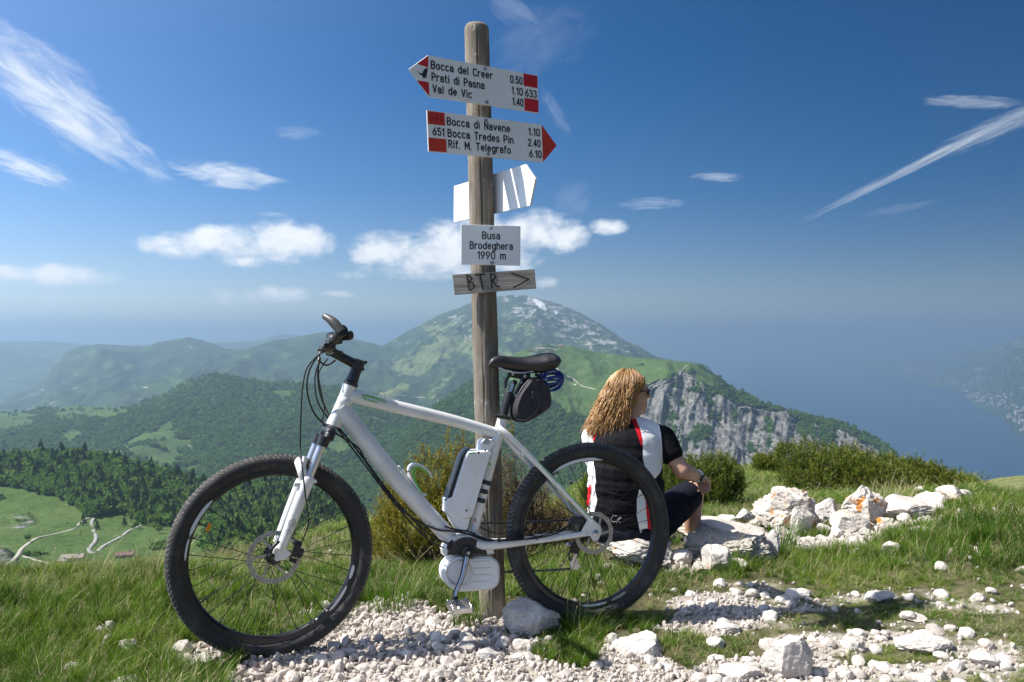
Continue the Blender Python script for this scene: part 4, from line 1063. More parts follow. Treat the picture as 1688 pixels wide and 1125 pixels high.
# keep blades out of the boulders' tops
for (a, b_, c_, d_) in ((1115, 1280, 866, 930), (1243, 1352, 800, 884), (1362, 1462, 800, 888), (1440, 1545, 820, 862), (1464, 1574, 1052, 1084), (1255, 1335, 1052, 1120), (1006, 1092, 1036, 1088), (985, 1130, 895, 945), (820, 912, 985, 1052)):
    keep &= ~((px > a + 6) & (px < b_ - 6) & (py > c_ + 8) & (py < d_ - 3))
x, y, px, py, h, cl, g = [q[keep] for q in (x, y, px, py, h, cl, g)]
n = len(x)
s = h * (1 + .5 * cl) * r.uniform(.75, 1.3, n)
s = np.where(g > .5, s * .6, s)
var = r.choice(7, n, p=[.20, .18, .15, .15, .12, .11, .09])
far_dry = (y > 4.3) & (px > 400) & (px < 1250)
var = np.where(far_dry & (r.rand(n) < .3), 6, var)
short_dry = (px > 1080) & (py > 940) & (r.rand(n) < .42); var = np.where(short_dry, np.where(r.rand(n) < .6, 3, 6), var)
left_crest = (px < 460) & (py < 975) & (r.rand(n) < .22); var = np.where(left_crest, 4 + 2 * (r.rand(n) < .5), var)
wide = np.where(s < .09, .09 / np.maximum(s, .03) * .75, 1.0)
rot = np.stack([r.normal(size=n) * .12, r.normal(size=n) * .12, r.normal(size=n) * 1.6], 1)
scatter("grass", np.stack([x, y, zg(x, y) - .006], 1), rot, np.stack([s * wide, s * wide, s], 1), var, tufts, "green alpine grass with straw coloured stalks on the near ground")
print("grass", n)
x, y, px = lawn(26000, 7.0, 26, 41, pxr=(250, 1950))
keep = (px > 880) | (y < 10); x, y, px = x[keep], y[keep], px[keep]; n = len(x)
s = r.uniform(.05, .11, n) * (1 + .5 * fbm(x, y, 3, 3)) * (1 + .25 * (y > 14)); var = r.choice(7, n, p=[.15, .2, .08, .25, .1, .07, .15])
scatter("crest_grass", np.stack([x, y, zg(x, y) - .01], 1), np.stack([r.normal(size=n) * .15, r.normal(size=n) * .15, r.rand(n) * 6.28], 1), np.stack([s * 2.2, s * 2.2, s], 1), var, tufts, "short yellowish grass on the ground falling away to the crest")
# the pale dry tussocks that stand out one by one
def tussock(px, py, h, wd, n, seed, label, straw=.95, lean=.7):
    p = hit(px, py); V0 = tuft(seed, n, h, wd, .0028, lean, straw, max(2, n // 20), None, 5)
    o = bpy.data.objects.new("grass_tussock", V0); o.location = p; link(o); ORG[o.name] = p
    tag(o, label, "tussock")
tussock(1465, 846, .26, .16, 170, 61, "pale dry grass tussock behind the second lichen boulder")
tussock(268, 958, .20, .10, 60, 63, "straw coloured grass tussock against the valley left of the front tyre")
tussock(160, 962, .22, .06, 30, 65, "thin dry stalks rising above the left grass crest")
tussock(360, 935, .17, .16, 70, 67, "dry grass tussock seen through the front wheel")
tussock(955, 1048, .11, .07, 150, 69, "low green tussock in the gravel below the rear tyre", .1)
tussock(768, 1030, .13, .06, 150, 71, "green tussock growing under the pedal", .08)
tussock(645, 1005, .15, .1, 220, 73, "green tussock at the back of the gravel bed", .06)
tussock(1200, 948, .14, .08, 150, 75, "green tussock below the white wedge rock", .06)
tussock(1285, 905, .2, .1, 200, 77, "deep green tussock right of the thin upright stone", .03)
# ================================================================== signpost
def polyfont():
    def arc(cx, cy, rx, ry, a0, a1, n=9):
        return [(cx + rx * math.cos(R(a0 + (a1 - a0) * i / n)), cy + ry * math.sin(R(a0 + (a1 - a0) * i / n))) for i in range(n + 1)]
    G = {}
    G["B"] = (4.8, [[(0, 0), (0, 10), (2.4, 10)] + arc(2.4, 7.65, 2.1, 2.35, 90, -90) + [(0, 5.3)], [(2.4, 5.3)] + arc(2.4, 2.65, 2.4, 2.65, 90, -90) + [(0, 0)]])
    G["P"] = (4.6, [[(0, 0), (0, 10), (2.2, 10)] + arc(2.2, 7.3, 2.4, 2.7, 90, -90) + [(0, 4.6)]])
    G["R"] = (4.6, [[(0, 0), (0, 10), (2.2, 10)] + arc(2.2, 7.4, 2.3, 2.6, 90, -90) + [(0, 4.8)], [(2.4, 4.8), (4.6, 0)]])
    G["C"] = (4.8, [arc(2.5, 7.4, 2.4, 2.6, 20, 180) + arc(2.5, 2.6, 2.4, 2.6, 180, 340)])
    G["V"] = (4.8, [[(0, 10), (2.4, 0), (4.8, 10)]])
    G["N"] = (4.8, [[(0, 0), (0, 10), (4.8, 0), (4.8, 10)]])
    G["T"] = (4.8, [[(0, 10), (4.8, 10)], [(2.4, 10), (2.4, 0)]])
    G["M"] = (5.8, [[(0, 0), (0, 10), (2.9, 3), (5.8, 10), (5.8, 0)]])
    G["S"] = (4.6, [arc(2.3, 7.5, 2.2, 2.5, 20, 270, 12) + arc(2.3, 2.5, 2.3, 2.5, 90, -160, 12)])
    G["A"] = (5.0, [[(0, 0), (2.5, 10), (5, 0)], [(.9, 3.3), (4.1, 3.3)]])
    G["F"] = (4.2, [[(0, 0), (0, 10), (4.2, 10)], [(0, 5.4), (3.2, 5.4)]])
    G["I"] = (0.4, [[(.2, 0), (.2, 10)]])
    bowl = arc(2.2, 3.5, 2.2, 3.5, 0, 360, 16)
    G["o"] = (4.4, [bowl])
    G["c"] = (4.0, [arc(2.2, 3.5, 2.2, 3.5, 48, 312, 14)])
    G["d"] = (4.4, [bowl, [(4.4, 10), (4.4, 0)]])
    G["g"] = (4.4, [bowl, [(4.4, 7), (4.4, -.8)] + arc(2.4, -.8, 2.0, 2.1, 0, -150)])
    G["a"] = (4.2, [arc(2.1, 4.9, 2.0, 2.1, 160, 0, 8) + [(4.1, 0)], [(4.1, 3.9), (2.2, 3.9)] + arc(2.0, 2.0, 1.95, 1.95, 90, 270, 8) + [(2.6, .1), (4.1, 1.4)]])
    G["e"] = (4.4, [[(.1, 3.7), (4.3, 3.7)] + arc(2.2, 3.6, 2.15, 3.4, 0, 312, 14)])
    G["l"] = (0.6, [[(.3, 10), (.3, 0)]])
    G["i"] = (0.6, [[(.3, 7), (.3, 0)], [(.3, 9.6), (.3, 9.9)]])
    G["r"] = (3.0, [[(0, 7), (0, 0)], [(0, 4.2)] + arc(2.6, 4.2, 2.6, 2.8, 180, 80, 6)])
    G["n"] = (4.2, [[(0, 7), (0, 0)], [(0, 4.8)] + arc(2.1, 4.8, 2.1, 2.2, 180, 0, 8) + [(4.2, 0)]])
    G["h"] = (4.2, [[(0, 10), (0, 0)], [(0, 4.8)] + arc(2.1, 4.8, 2.1, 2.2, 180, 0, 8) + [(4.2, 0)]])
    G["u"] = (4.2, [[(0, 7), (0, 2.2)] + arc(2.1, 2.2, 2.1, 2.2, 180, 360, 8) + [(4.2, 7)], [(4.2, 3), (4.2, 0)]])
    G["m"] = (6.4, [[(0, 7), (0, 0)], [(0, 5.2)] + arc(1.6, 5.2, 1.6, 1.8, 180, 0, 7) + [(3.2, 0)], [(3.2, 5.2)] + arc(4.8, 5.2, 1.6, 1.8, 180, 0, 7) + [(6.4, 0)]])
    G["t"] = (2.8, [[(1, 9.6), (1, 1.6)] + arc(2.4, 1.6, 1.4, 1.6, 180, 275, 5), [(0, 7), (2.8, 7)]])
    G["f"] = (2.8, [arc(2.6, 8.4, 1.6, 1.6, 80, 180, 5) + [(1, 0)], [(0, 7), (2.7, 7)]])
    G["s"] = (3.8, [arc(1.9, 5.2, 1.8, 1.8, 25, 260, 9) + arc(1.9, 1.75, 1.9, 1.75, 85, -155, 9)])
    G["v"] = (4.0, [[(0, 7), (2, 0), (4, 7)]])
    G["."] = (0.6, [[(.3, 0), (.3, .25)]])
    G["-"] = (2.8, [[(0, 4), (2.8, 4)]])
    G["/"] = (3.0, [[(0, 0), (3, 10)]])
    G[">"] = (8, [[(0, 10), (8, 5), (0, 0)]])
    G["0"] = (4.4, [arc(2.2, 7.2, 2.2, 2.8, 0, 180, 8) + arc(2.2, 2.8, 2.2, 2.8, 180, 360, 8) + [(4.4, 7.2)]])
    G["1"] = (1.8, [[(0, 8), (1.6, 10), (1.6, 0)]])
    G["2"] = (4.4, [arc(2.2, 7.5, 2.15, 2.5, 165, -20, 9) + [(0, 0), (4.4, 0)]])
    G["3"] = (4.4, [arc(2.1, 7.6, 2.0, 2.4, 155, -90, 9), arc(2.1, 2.6, 2.25, 2.6, 90, -155, 9)])
    G["4"] = (4.6, [[(3.4, 0), (3.4, 10), (0, 2.6), (4.6, 2.6)]])
    G["5"] = (4.4, [[(4.0, 10), (.5, 10), (.3, 5.6)] + arc(2.1, 3.2, 2.25, 3.1, 120, -150, 10)])
    G["6"] = (4.4, [[(3.6, 10), (.5, 4.6)], arc(2.2, 3.0, 2.2, 3.0, 0, 360, 16)])
    G["9"] = (4.4, [arc(2.2, 7.0, 2.2, 3.0, 0, 360, 16), [(4.2, 6), (1.0, 0)]])
    return G
FONT = polyfont()
def text_strokes(txt, gap=2.5, space=5.5):
    x = 0; out = []
    for ch in txt:
        if ch == " ": x += space; continue
        wd, st = FONT[ch]
        for s_ in st: out.append([(x + a, b) for a, b in s_])
        x += wd + gap
    return out, x - gap
def stroke_text(mb, txt, o, u, v, n, hgt, width=None, wt=.1, gap=2.5, space=5.5, depth=.0006):
    """routed single-line lettering: o = baseline start; u, v = directions; n = outward normal"""
    st, W_ = text_strokes(txt, gap, space)
    sy = hgt / 10; sx = (width / W_) if width else sy * .86
    for j_, s_ in enumerate(st): lines(mb, [[o + u * (a * sx) + v * (b * sy) for a, b in s_]], n, hgt * wt, depth + .00003 * (j_ % 5))
def lines(mb, strokes, n, r_, depth=.0006):
    parts_ = []
    for s_ in strokes:                                      # break a stroke at its sharp corners
        cur = [s_[0]]
        for i in range(1, len(s_)):
            cur.append(s_[i])
            if i < len(s_) - 1 and (s_[i] - s_[i - 1]).normalized().dot((s_[i + 1] - s_[i]).normalized()) < .45:
                parts_.append(cur); cur = [s_[i]]
        parts_.append(cur)
    for k_, s_ in enumerate(parts_):
        pts = [p + n * (depth + .00012 * (k_ % 4)) for p in s_]
        m = len(pts); L_ = []; Rr = []
        for i in range(m):
            t = pts[min(i + 1, m - 1)] - pts[max(i - 1, 0)]
            sd = n.cross(t).normalized()
            L_.append(pts[i] + sd * r_); Rr.append(pts[i] - sd * r_)
        t0 = (pts[1] - pts[0]).normalized(); t1 = (pts[-1] - pts[-2]).normalized(); s0 = n.cross(t0).normalized(); s1 = n.cross(t1).normalized()
        a = [pts[0] + (s0 * math.cos(q) - t0 * math.sin(q)) * r_ for q in (math.pi * .75, math.pi * .5, math.pi * .25)]
        b = [pts[-1] + (s1 * math.cos(q) + t1 * math.sin(q)) * r_ for q in (math.pi * .25, math.pi * .5, math.pi * .75)]
        vs_ = []; fs = []
        for i in range(m): vs_ += [L_[i], Rr[i]]
        for i in range(m - 1): fs.append((2 * i, 2 * i + 1, 2 * i + 3, 2 * i + 2))
        k = len(vs_); vs_ += a; fs.append((0, k + 2, k + 1, k, 1))
        k = len(vs_); vs_ += b; fs.append((2 * m - 1, k + 2, k + 1, k, 2 * m - 2))
        lo = [p - n * (depth * .9) for p in vs_]; k = len(vs_)
        mb.add(vs_, fs)

PD = 3.12                                                   # distance of the post
pb = P(812, 1003, PD); ptop = P(785.5, 42, PD)
def post_material():
    m = bpy.data.materials.new("weathered_post_wood"); m.use_nodes = True
    N = Nodes(m.node_tree); b = m.node_tree.nodes["Principled BSDF"]; b.inputs["Roughness"].default_value = .88; b.inputs["Specular IOR Level"].default_value = .15
    t = N.new("ShaderNodeTexCoord").outputs["Object"]
    mp = N.new("ShaderNodeMapping"); mp.inputs["Scale"].default_value = (1, 1, .06); N.put(mp.inputs[0], t)
    g1 = N.noise(mp.outputs[0], 95, 8, .7, .4); g2 = N.noise(t, 6, 5, .6); g3 = N.noise(mp.outputs[0], 30, 4, .6)
    c = N.ramp(g1, [(.25, (.085, .068, .05)), (.45, (.19, .16, .125)), (.6, (.28, .245, .20)), (.8, (.40, .36, .31))])
    c = N.mix(N.ss(g3, .5, .72), c, (.16, .115, .075))
    c = N.mix(N.m("MULTIPLY", N.ss(g2, .45, .7), .5), c, (.30, .28, .25))
    c = N.mix(N.ss(N.noise(t, 24, 3), .64, .70), c, (.42, .37, .30))
    N.put(b.inputs["Base Color"], c)
    bp = N.new("ShaderNodeBump"); bp.inputs["Strength"].default_value = .8; bp.inputs["Distance"].default_value = .003
    N.put(bp.inputs["Height"], N.m("ADD", g1, N.m("MULTIPLY", g2, .3))); N.put(b.inputs["Normal"], bp.outputs[0])
    return m
M_post = post_material()
root = empty("signpost", pb, "weathered round wooden post carrying five direction and place boards", "signpost")
# post shaft: turned log with drying cracks cut in
nr, ncir = 230, 96
tt = np.linspace(-.12, 1, nr); aa = np.linspace(0, 2 * np.pi, ncir, endpoint=False)
T, A_ = np.meshgrid(tt, aa, indexing="ij")
axisv = np.array(ptop - pb); L_post = np.linalg.norm(axisv)
rad = .0505 - .003 * T + .0015 * fbm(np.cos(A_) * 1.3, np.sin(A_) * 1.3, T * 7, 3) + .0008 * fbm(np.cos(A_) * 9, np.sin(A_) * 9, T * 5, 3)
for a0, w0, lo, hi, dp, sd in ((-1.72, .035, .0, .55, .010, 1), (-1.18, .03, .02, .62, .007, 2), (-1.50, .035, .50, 1.0, .011, 3), (-2.1, .02, .1, .3, .004, 4), (-1.25, .022, .6, .8, .004, 5), (-.4, .04, .1, .9, .01, 6), (1.5, .05, .05, .95, .012, 7)):
    a1 = a0 + .10 * fbm(T * 5, sd, 0, 3); env = np.clip((T - lo) / .06, 0, 1) * np.clip((hi - T) / .06, 0, 1)
    da = np.angle(np.exp(1j * (A_ - a1)))
    rad = rad - dp * env * np.exp(-(da / (w0 * (.6 + .6 * np.abs(fbm(T * 9, sd + 5, 0, 2))))) ** 2)
topk = np.clip((T - .992) / .008, 0, 1); rad = rad * (1 - .16 * topk ** 2)
V = np.array(pb)[None, None] + T[..., None] * axisv[None, None] + np.stack([rad * np.cos(A_), rad * np.sin(A_), 0 * A_], -1)
Fc = []
for i in range(nr - 1):
    for k in range(ncir):
        l = (k + 1) % ncir; Fc.append((i * ncir + k, i * ncir + l, (i + 1) * ncir + l, (i + 1) * ncir + k))
Fc.append(tuple((nr - 1) * ncir + k for k in range(ncir)))
mesh_obj("post", V.reshape(-1, 3), Fc, M_post, root, None, True)
def postc(py):                                            # axis point at a photo height
    t = (1003 - py) / (1003 - 42.0); return pb + (ptop - pb) * t
M_board = mat("white_sign_laminate", (.91, .91, .90), .42, col2=(.86, .855, .84), nscale=9, bump=.06, bscale=200)
M_edge = mat("bounce_tinted_sign_edge", (.74, .70, .58), .6)  # yellowish bounced light put into the edge colour
M_red = mat("red_sign_field", (.62, .018, .024), .45, col2=(.56, .016, .02), nscale=12)
M_red2 = mat("orange_red_sign_field", (.60, .045, .018), .45, col2=(.54, .04, .016), nscale=12)
M_redtext = mat("dark_red_print", (.42, .012, .016), .5)
M_black = mat("black_lettering", (.018, .018, .022), .5)
M_grayt = mat("grey_embossed_print", (.52, .52, .52), .6)
M_bolt = mat("zinc_bolt", (.45, .47, .5), .35, .9, col2=(.3, .3, .3), nscale=60)
class Board:
    """a board fixed to the post: u runs to the viewer's right along it, v up, n out of the face"""
    def __init__(s, pyc, yaw, roll, H, front=1, off=.0535, th=.006):
        s.u = Vector((math.cos(R(yaw)), math.sin(R(yaw)), 0)); s.v = Vector((0, 0, 1)); s.n = Vector((math.sin(R(yaw)), -math.cos(R(yaw)), 0))
        rot = Matrix.Rotation(R(roll), 3, s.n * -1)
        s.u = rot @ s.u; s.v = rot @ s.v; s.H = H; s.th = th; s.face = front
        s.o = postc(pyc) + s.n * (off * front)
    def s_at(s, px):                                        # distance along the board where it crosses a sight column
        k = (px - CX) / F; o = s.o + s.n * (s.th * s.face if s.face > 0 else 0)
        return (k * o.y - o.x) / (s.u.x - k * s.u.y)
    def p(s, a, v, d=0.0): return s.o + s.u * a + s.v * v + s.n * d
    def plate(s, name, outline, parent, label=None, m=None):
        b = MB(); b.prism([s.p(a, v, s.th / 2 * s.face) for a, v in outline], s.n, s.th / 2, .0012)
        o = b.build(name, [m or M_board, M_edge], parent)
        n = len(o.data.polygons)
        for q in o.data.polygons:                           # cut edges get the cream tint that paints in bounced light
            if abs(q.normal.dot(s.n)) < .4: q.material_index = 1
        if label: o["label"] = label
        return o
    def patch(s, name, outline, parent, m):
        b = MB(); pts = [s.p(a, v, s.th + .0003) for a, v in outline]; b.prism(pts, s.n, .00025); return b.build(name, m, parent)
    def write(s, name, items, parent, m=None, wt=.1):
        b = MB()
        for txt, a0, a1, v0, hg in items:
            stroke_text(b, txt, s.p(a0, v0, s.th + .0002), s.u, s.v, s.n, hg, a1 - a0, wt)
        return b.build(name, m or M_black, parent)
    def bolt(s, a, v, parent, r_=.0055):
        b = MB(); b.lathe(s.p(a, v, s.th), s.n, [(r_ * 1.35, 0), (r_ * 1.35, .001), (r_, .0012), (r_, .004), (r_ * .8, .005), (0, .0052)], 12); return b.build("bolt", M_bolt, parent, True)
# -- upper arrow board, pointing left
H1 = .150
b1 = Board(148, 34.6, -1.9, H1)
q = b1.s_at; Lx, Rx, Tx = q(706.5), q(887.5), q(674)
top = H1 / 2
bd = b1.plate("arrow_board", [(Lx, top), (Lx, -top)][:1] + [(Rx, top), (Rx, -top), (Lx, -top), (Tx, .012)], root, "upper white arrow board pointing left, with three destinations")
o1 = lambda v: top - v * H1
b1.patch("red_field", [(q(706.5), top - .001), (q(706.5), o1(.30)), (q(688.5), o1(.30) + .006)], bd, M_red)
b1.patch("red_field", [(q(706.5), -top + .001), (q(686.5), o1(.66)), (q(706.5), o1(.66) + .001)], bd, M_red)
b1.patch("red_field", [(q(863.5), o1(.015)), (q(886.5), o1(.015)), (q(886.5), o1(.34)), (q(863.5), o1(.34))], bd, M_red)
b1.patch("red_field", [(q(864), o1(.65)), (q(887), o1(.65)), (q(887), o1(.985)), (q(864), o1(.985))], bd, M_red)
b1.write("lettering", [("Bocca del Creer", q(711.5), q(812), o1(.305), .0262), ("Prati di Pasna", q(712), q(797.5), o1(.595), .0262), ("Val de Vic", q(713), q(776.5), o1(.875), .0262),
                       ("0.50", q(842), q(861), o1(.31), .0262), ("1.10", q(844), q(861), o1(.60), .0262), ("1.40", q(845), q(861.5), o1(.875), .0262), ("633", q(866), q(884), o1(.60), .0262)], bd)
b1.write("red_print", [("SAT", q(866), q(884), o1(.25) , .022)], bd, M_redtext, .07).location += b1.n * .0006
em = MB()
bird = [(165, 333), (176, 341), (186, 346), (199, 347), (202, 336), (208, 326), (218, 318), (228, 315), (228, 332), (225, 345), (221, 352), (226, 362), (214, 361), (222, 373), (207, 372), (203, 377), (199, 368), (196, 358), (184, 355), (178, 346)]
pts = [b1.p(q(640 + a / 3.516), top - ((30 + c / 3.516) - (98.5 + (640 + a / 3.516 - 706) * .165)) * b1.p(q(640 + a / 3.516), 0).y / F, .0068) for a, c in bird]
em.prism(pts, b1.n, .0003); em.build("bird_emblem", M_black, bd)
b1.bolt(q(800.5), top - .0115, bd); b1.bolt(q(802), -top + .0115, bd)
# -- second arrow board, pointing right
b2 = Board(232, 34.6, -2.6, H1)
q = b2.s_at; Lx, Rx, Tx = q(705), q(893.5), q(918)
bd = b2.plate("arrow_board", [(Lx, top), (Rx, top), (Tx, -.002), (Rx, -top), (Lx, -top)], root, "second white arrow board with a solid red point to the right")
b2.patch("red_field", [(q(894), top - .001), (Tx - .001, -.002), (q(894), -top + .001)], bd, M_red2)
b2.patch("red_field", [(q(706), o1(.02)), (q(734), o1(.02)), (q(734), o1(.335)), (q(706), o1(.335))], bd, M_red2)
b2.patch("red_field", [(q(706), o1(.66)), (q(735), o1(.66)), (q(735), o1(.985)), (q(706), o1(.985))], bd, M_red2)
b2.write("lettering", [("Bocca di Navene", q(738), q(840.5), o1(.30), .0262), ("Bocca Tredes Pin", q(738.5), q(845.5), o1(.585), .0262), ("Rif. M. Telegrafo", q(739), q(840.5), o1(.855), .0262),
                       ("651", q(713.5), q(731.5), o1(.585), .0262), ("1.10", q(872.5), q(889.5), o1(.31), .0262), ("2.40", q(871), q(890), o1(.60), .0262), ("6.10", q(872), q(891), o1(.885), .0262)], bd)
b2.write("red_print", [("SAT", q(709), q(731), o1(.25), .022)], bd, M_redtext, .07).location += b2.n * .0006
b2.bolt(q(802), top - .011, bd); b2.bolt(q(803.5), -top + .011, bd)
# -- third board seen from its back, behind the post
b3 = Board(318, -60, 1.5, .155, front=-1, off=.055)
b3.n = -b3.n if b3.n.y > 0 else b3.n
u3 = b3.u; n3 = b3.n
c3 = postc(318) - n3 * .056
L3_, R3_, T3_ = -.352, .245, .315
hh = .0775
b = MB(); th = .007
def p3(a, v, d=0.0): return c3 + u3 * a + b3.v * v + n3 * d
b.prism([p3(L3_, hh), p3(R3_, hh), p3(T3_, .015), p3(T3_ - .035, -hh), p3(L3_, -hh)], n3, th / 2, .001)
bd = b.build("arrow_board", [M_board, M_edge], root); bd["label"] = "white arrow board seen from its blank back behind the post"
for pg in bd.data.polygons:
    if abs(pg.normal.dot(n3)) < .4: pg.material_index = 1
b = MB()
stroke_text(b, "FF ISS-0", p3(.185, .062, th / 2 + .0002), -b3.v, u3, n3, .014, .12, .04)
stroke_text(b, "SAT 2012", p3(-.325, -.062, th / 2 + .0002), b3.v, -u3, n3, .018, .12, .04)
stroke_text(b, "S 31 / 151", p3(-.290, -.062, th / 2 + .0002), b3.v, -u3, n3, .018, .12, .04)
b.build("embossed_lettering", M_grayt, bd)
# -- place name board
b4 = Board(407, 12, 0.2, .152)
q = b4.s_at; top4 = .076
bd = b4.plate("name_board", [(q(760), top4), (q(858), top4), (q(858), -top4), (q(760), -top4)], root, "white rectangular board with the place name and height")
b4.write("lettering", [("Busa", q(795.5), q(823.5), .076 - .152 * .345, .0262), ("Brodeghera", q(775), q(844.5), .076 - .152 * .60, .0262), ("1990 m", q(788), q(833), .076 - .152 * .845, .0262)], bd, None, .085)
b4.bolt(q(809), top4 - .010, bd); b4.bolt(q(811), -top4 + .009, bd)
# -- rough wooden plank with hand cut letters
b5 = Board(468, -4, -4.0, .076, off=.052, th=.014)
q = b5.s_at; M_plank = mat("grey_plank", (.20, .18, .155), .9, col2=(.36, .335, .30), nscale=26, stretch=(.12, 1, 1.6), bump=.6, bscale=60, bdist=.003)
bd = b5.plate("plank_board", [(q(746.5), .0385), (q(882), .036), (q(882.5), -.037), (q(748), -.039)], root, "grey wooden plank with hand burnt letters and an arrow", M_plank)
bd.data.materials[1] = M_plank
b = MB()
def W5(pts): return [b5.p(q(700 + a / 4.017), .038 - ((c - (470 - (a - 183) * .066)) / 4.017) * (PD - .06) / F, b5.th + .0003) for a, c in pts]
for st in ([(284, 474), (292, 572)], [(284, 474), (305, 480), (316, 492), (306, 510), (290, 518)], [(290, 518), (318, 524), (328, 545), (318, 562), (300, 572)],
           [(338, 473), (404, 468)], [(372, 472), (381, 566)], [(440, 468), (444, 558)], [(440, 468), (462, 470), (474, 484), (462, 500), (442, 512)], [(450, 508), (470, 545), (492, 552)],
           [(578, 462), (634, 482), (690, 503), (640, 532), (586, 558)]):
    lines(b, [W5(st)], b5.n, .0028)
b.build("burnt_lettering", mat("burnt_wood", (.03, .024, .02), .9), bd)
# ================================================================== shrubs
def shoots(cent, dirs, lens, n_need, nlen, nwid, seed, up=.55, stemr=.0022):
    """many twigs set with needles, as one numpy mesh; returns V, F(list), tone per vertex"""
    r = np.random.RandomState(seed); m = len(cent)
    d = dirs / np.linalg.norm(dirs, axis=1)[:, None]
    a = np.cross(d, np.where(np.abs(d[:, 2:3]) < .9, np.array([[0, 0, 1.]]), np.array([[1., 0, 0]]))); a /= np.linalg.norm(a, axis=1)[:, None]
    b = np.cross(d, a)
    tone = r.rand(m)
    t = (np.arange(n_need) + r.rand(m, n_need)) / n_need
    ph = r.rand(m, n_need) * 6.283
    rad = a[:, None] * np.cos(ph)[..., None] + b[:, None] * np.sin(ph)[..., None]
    base = cent[:, None] + d[:, None] * (t * lens[:, None])[..., None]
    nd = rad * (1 - up) + d[:, None] * up; nd /= np.linalg.norm(nd, axis=2)[..., None]
    L_ = nlen * (.75 + .5 * r.rand(m, n_need))[..., None]
    sd = np.cross(nd, r.normal(size=nd.shape)); sd /= np.linalg.norm(sd, axis=2)[..., None]
    tip = base + nd * L_
    mid = base + nd * L_ * .35
    V = np.stack([base, mid + sd * nwid, tip, mid - sd * nwid], 2).reshape(-1, 3)
    Fq = np.arange(m * n_need * 4).reshape(-1, 4)
    tn = np.repeat(tone[:, None], n_need, 1) * .6 + t * .4
    tn = np.repeat(tn.reshape(-1), 4)
    return V, Fq, tn
def shrub(name, p0, boxes, n, seed, label, mats_, slen, n_need, nlen, nwid, dirup=1.2, up=.55, cat="shrub", grp=None, twigs=60, noise_k=.35, shell=.55):
    """boxes: ellipsoids (cx, cy, cz, rx, ry, rz) relative to p0 that hold the foliage"""
    r = np.random.RandomState(seed); root = empty(name, p0, label, cat, grp)
    bx = np.array(boxes, float); vol = bx[:, 3] * bx[:, 4] * bx[:, 5]; pick = r.choice(len(bx), n, p=vol / vol.sum())
    d = r.normal(size=(n, 3)); d /= np.linalg.norm(d, axis=1)[:, None]
    rr_ = (shell + (1 - shell) * r.rand(n)) ** .6
    k = 1 + noise_k * fbm(d[:, 0] * 2.3 + pick * 3, d[:, 1] * 2.3, d[:, 2] * 2.3 + seed, 3) * 1.4
    c = bx[pick, :3] + d * (rr_ * k)[:, None] * bx[pick, 3:]
    keep = c[:, 2] > -.03; c = c[keep]; d = d[keep]; pick = pick[keep]
    # clumps: drop shoots where a noise field is low so that gaps open
    q = fbm(c[:, 0] * 6 / max(.4, bx[:, 3].max()), c[:, 1] * 6 / max(.4, bx[:, 3].max()), c[:, 2] * 6 / max(.4, bx[:, 3].max()) + seed, 3)
    keep = q > -.26; c = c[keep]; d = d[keep]
    out = c * np.array([1, 1, .4]); out /= np.maximum(1e-6, np.linalg.norm(out, axis=1))[:, None]
    dirs = out * .8 + np.array([0, 0, dirup]) + r.normal(size=c.shape) * .35
    V, Fq, tn = shoots(c + np.array(p0), dirs, slen * (.5 + .8 * r.rand(len(c))), n_need, nlen, nwid, seed + 1, up)
    o = mesh_obj("foliage", V, Fq, mats_[0], root, None, False, {"tone": tn})
    o["kind"] = "stuff"
    tb = MB()
    for i in range(twigs):
        j = r.randint(len(c)); e = Vector(c[j]); s_ = Vector((e.x * .25, e.y * .25, -.03)); mid = s_.lerp(e, .5) + Vector((r.normal() * .03, r.normal() * .03, .02))
        tb.tube([Vector(p0) + s_, Vector(p0) + mid, Vector(p0) + e], [.008, .005, .002], 5)
    br = tb.build("branch", mats_[1], root); br["kind"] = "stuff"
    return root
pine_m = leaf_mat("pine_needles", [(0, (.03, .055, .008)), (.45, (.08, .115, .014)), (.75, (.16, .19, .022)), (1, (.33, .31, .05))], .3, .5, "tone", .12)
spruce_m = leaf_mat("yellowish_spruce_needles", [(0, (.06, .085, .010)), (.4, (.17, .175, .018)), (.7, (.34, .28, .035)), (1, (.46, .33, .06))], .3, .55, "tone", .15)
dead_m = leaf_mat("dry_brown_twigs", [(0, (.08, .055, .035)), (.5, (.17, .125, .075)), (.8, (.20, .18, .06)), (1, (.28, .23, .13))], .15, .7, "tone", .15)
twig_m = mat("twig_bark", (.12, .085, .055), .9, col2=(.22, .18, .14), nscale=30)
def pz(px, py, d): return P(px, py, d)
# spruce behind the frame
g = P(715, 905, 4.3); g.z = zg1(g.x, g.y)
s = 4.3 / F
bxs = [(-40 * s, 0, .18, .18, .16, .19), (25 * s, 0, .22, .17, .16, .24), (-75 * s, .02, .10, .11, .12, .13), (-5 * s, 0, .38, .12, .11, .18), (60 * s, .03, .30, .12, .12, .26), (30 * s, .02, .50, .07, .07, .12), (85 * s, .05, .16, .11, .12, .17), (-55 * s, 0, .30, .09, .1, .14)]
sp_ = shrub("spruce_shrub", g, bxs, 3900, 5, "yellowish young spruce growing behind the bicycle frame", (spruce_m, twig_m), .075, 26, .013, .0016, 1.3, .5, noise_k=.5, shell=.35)
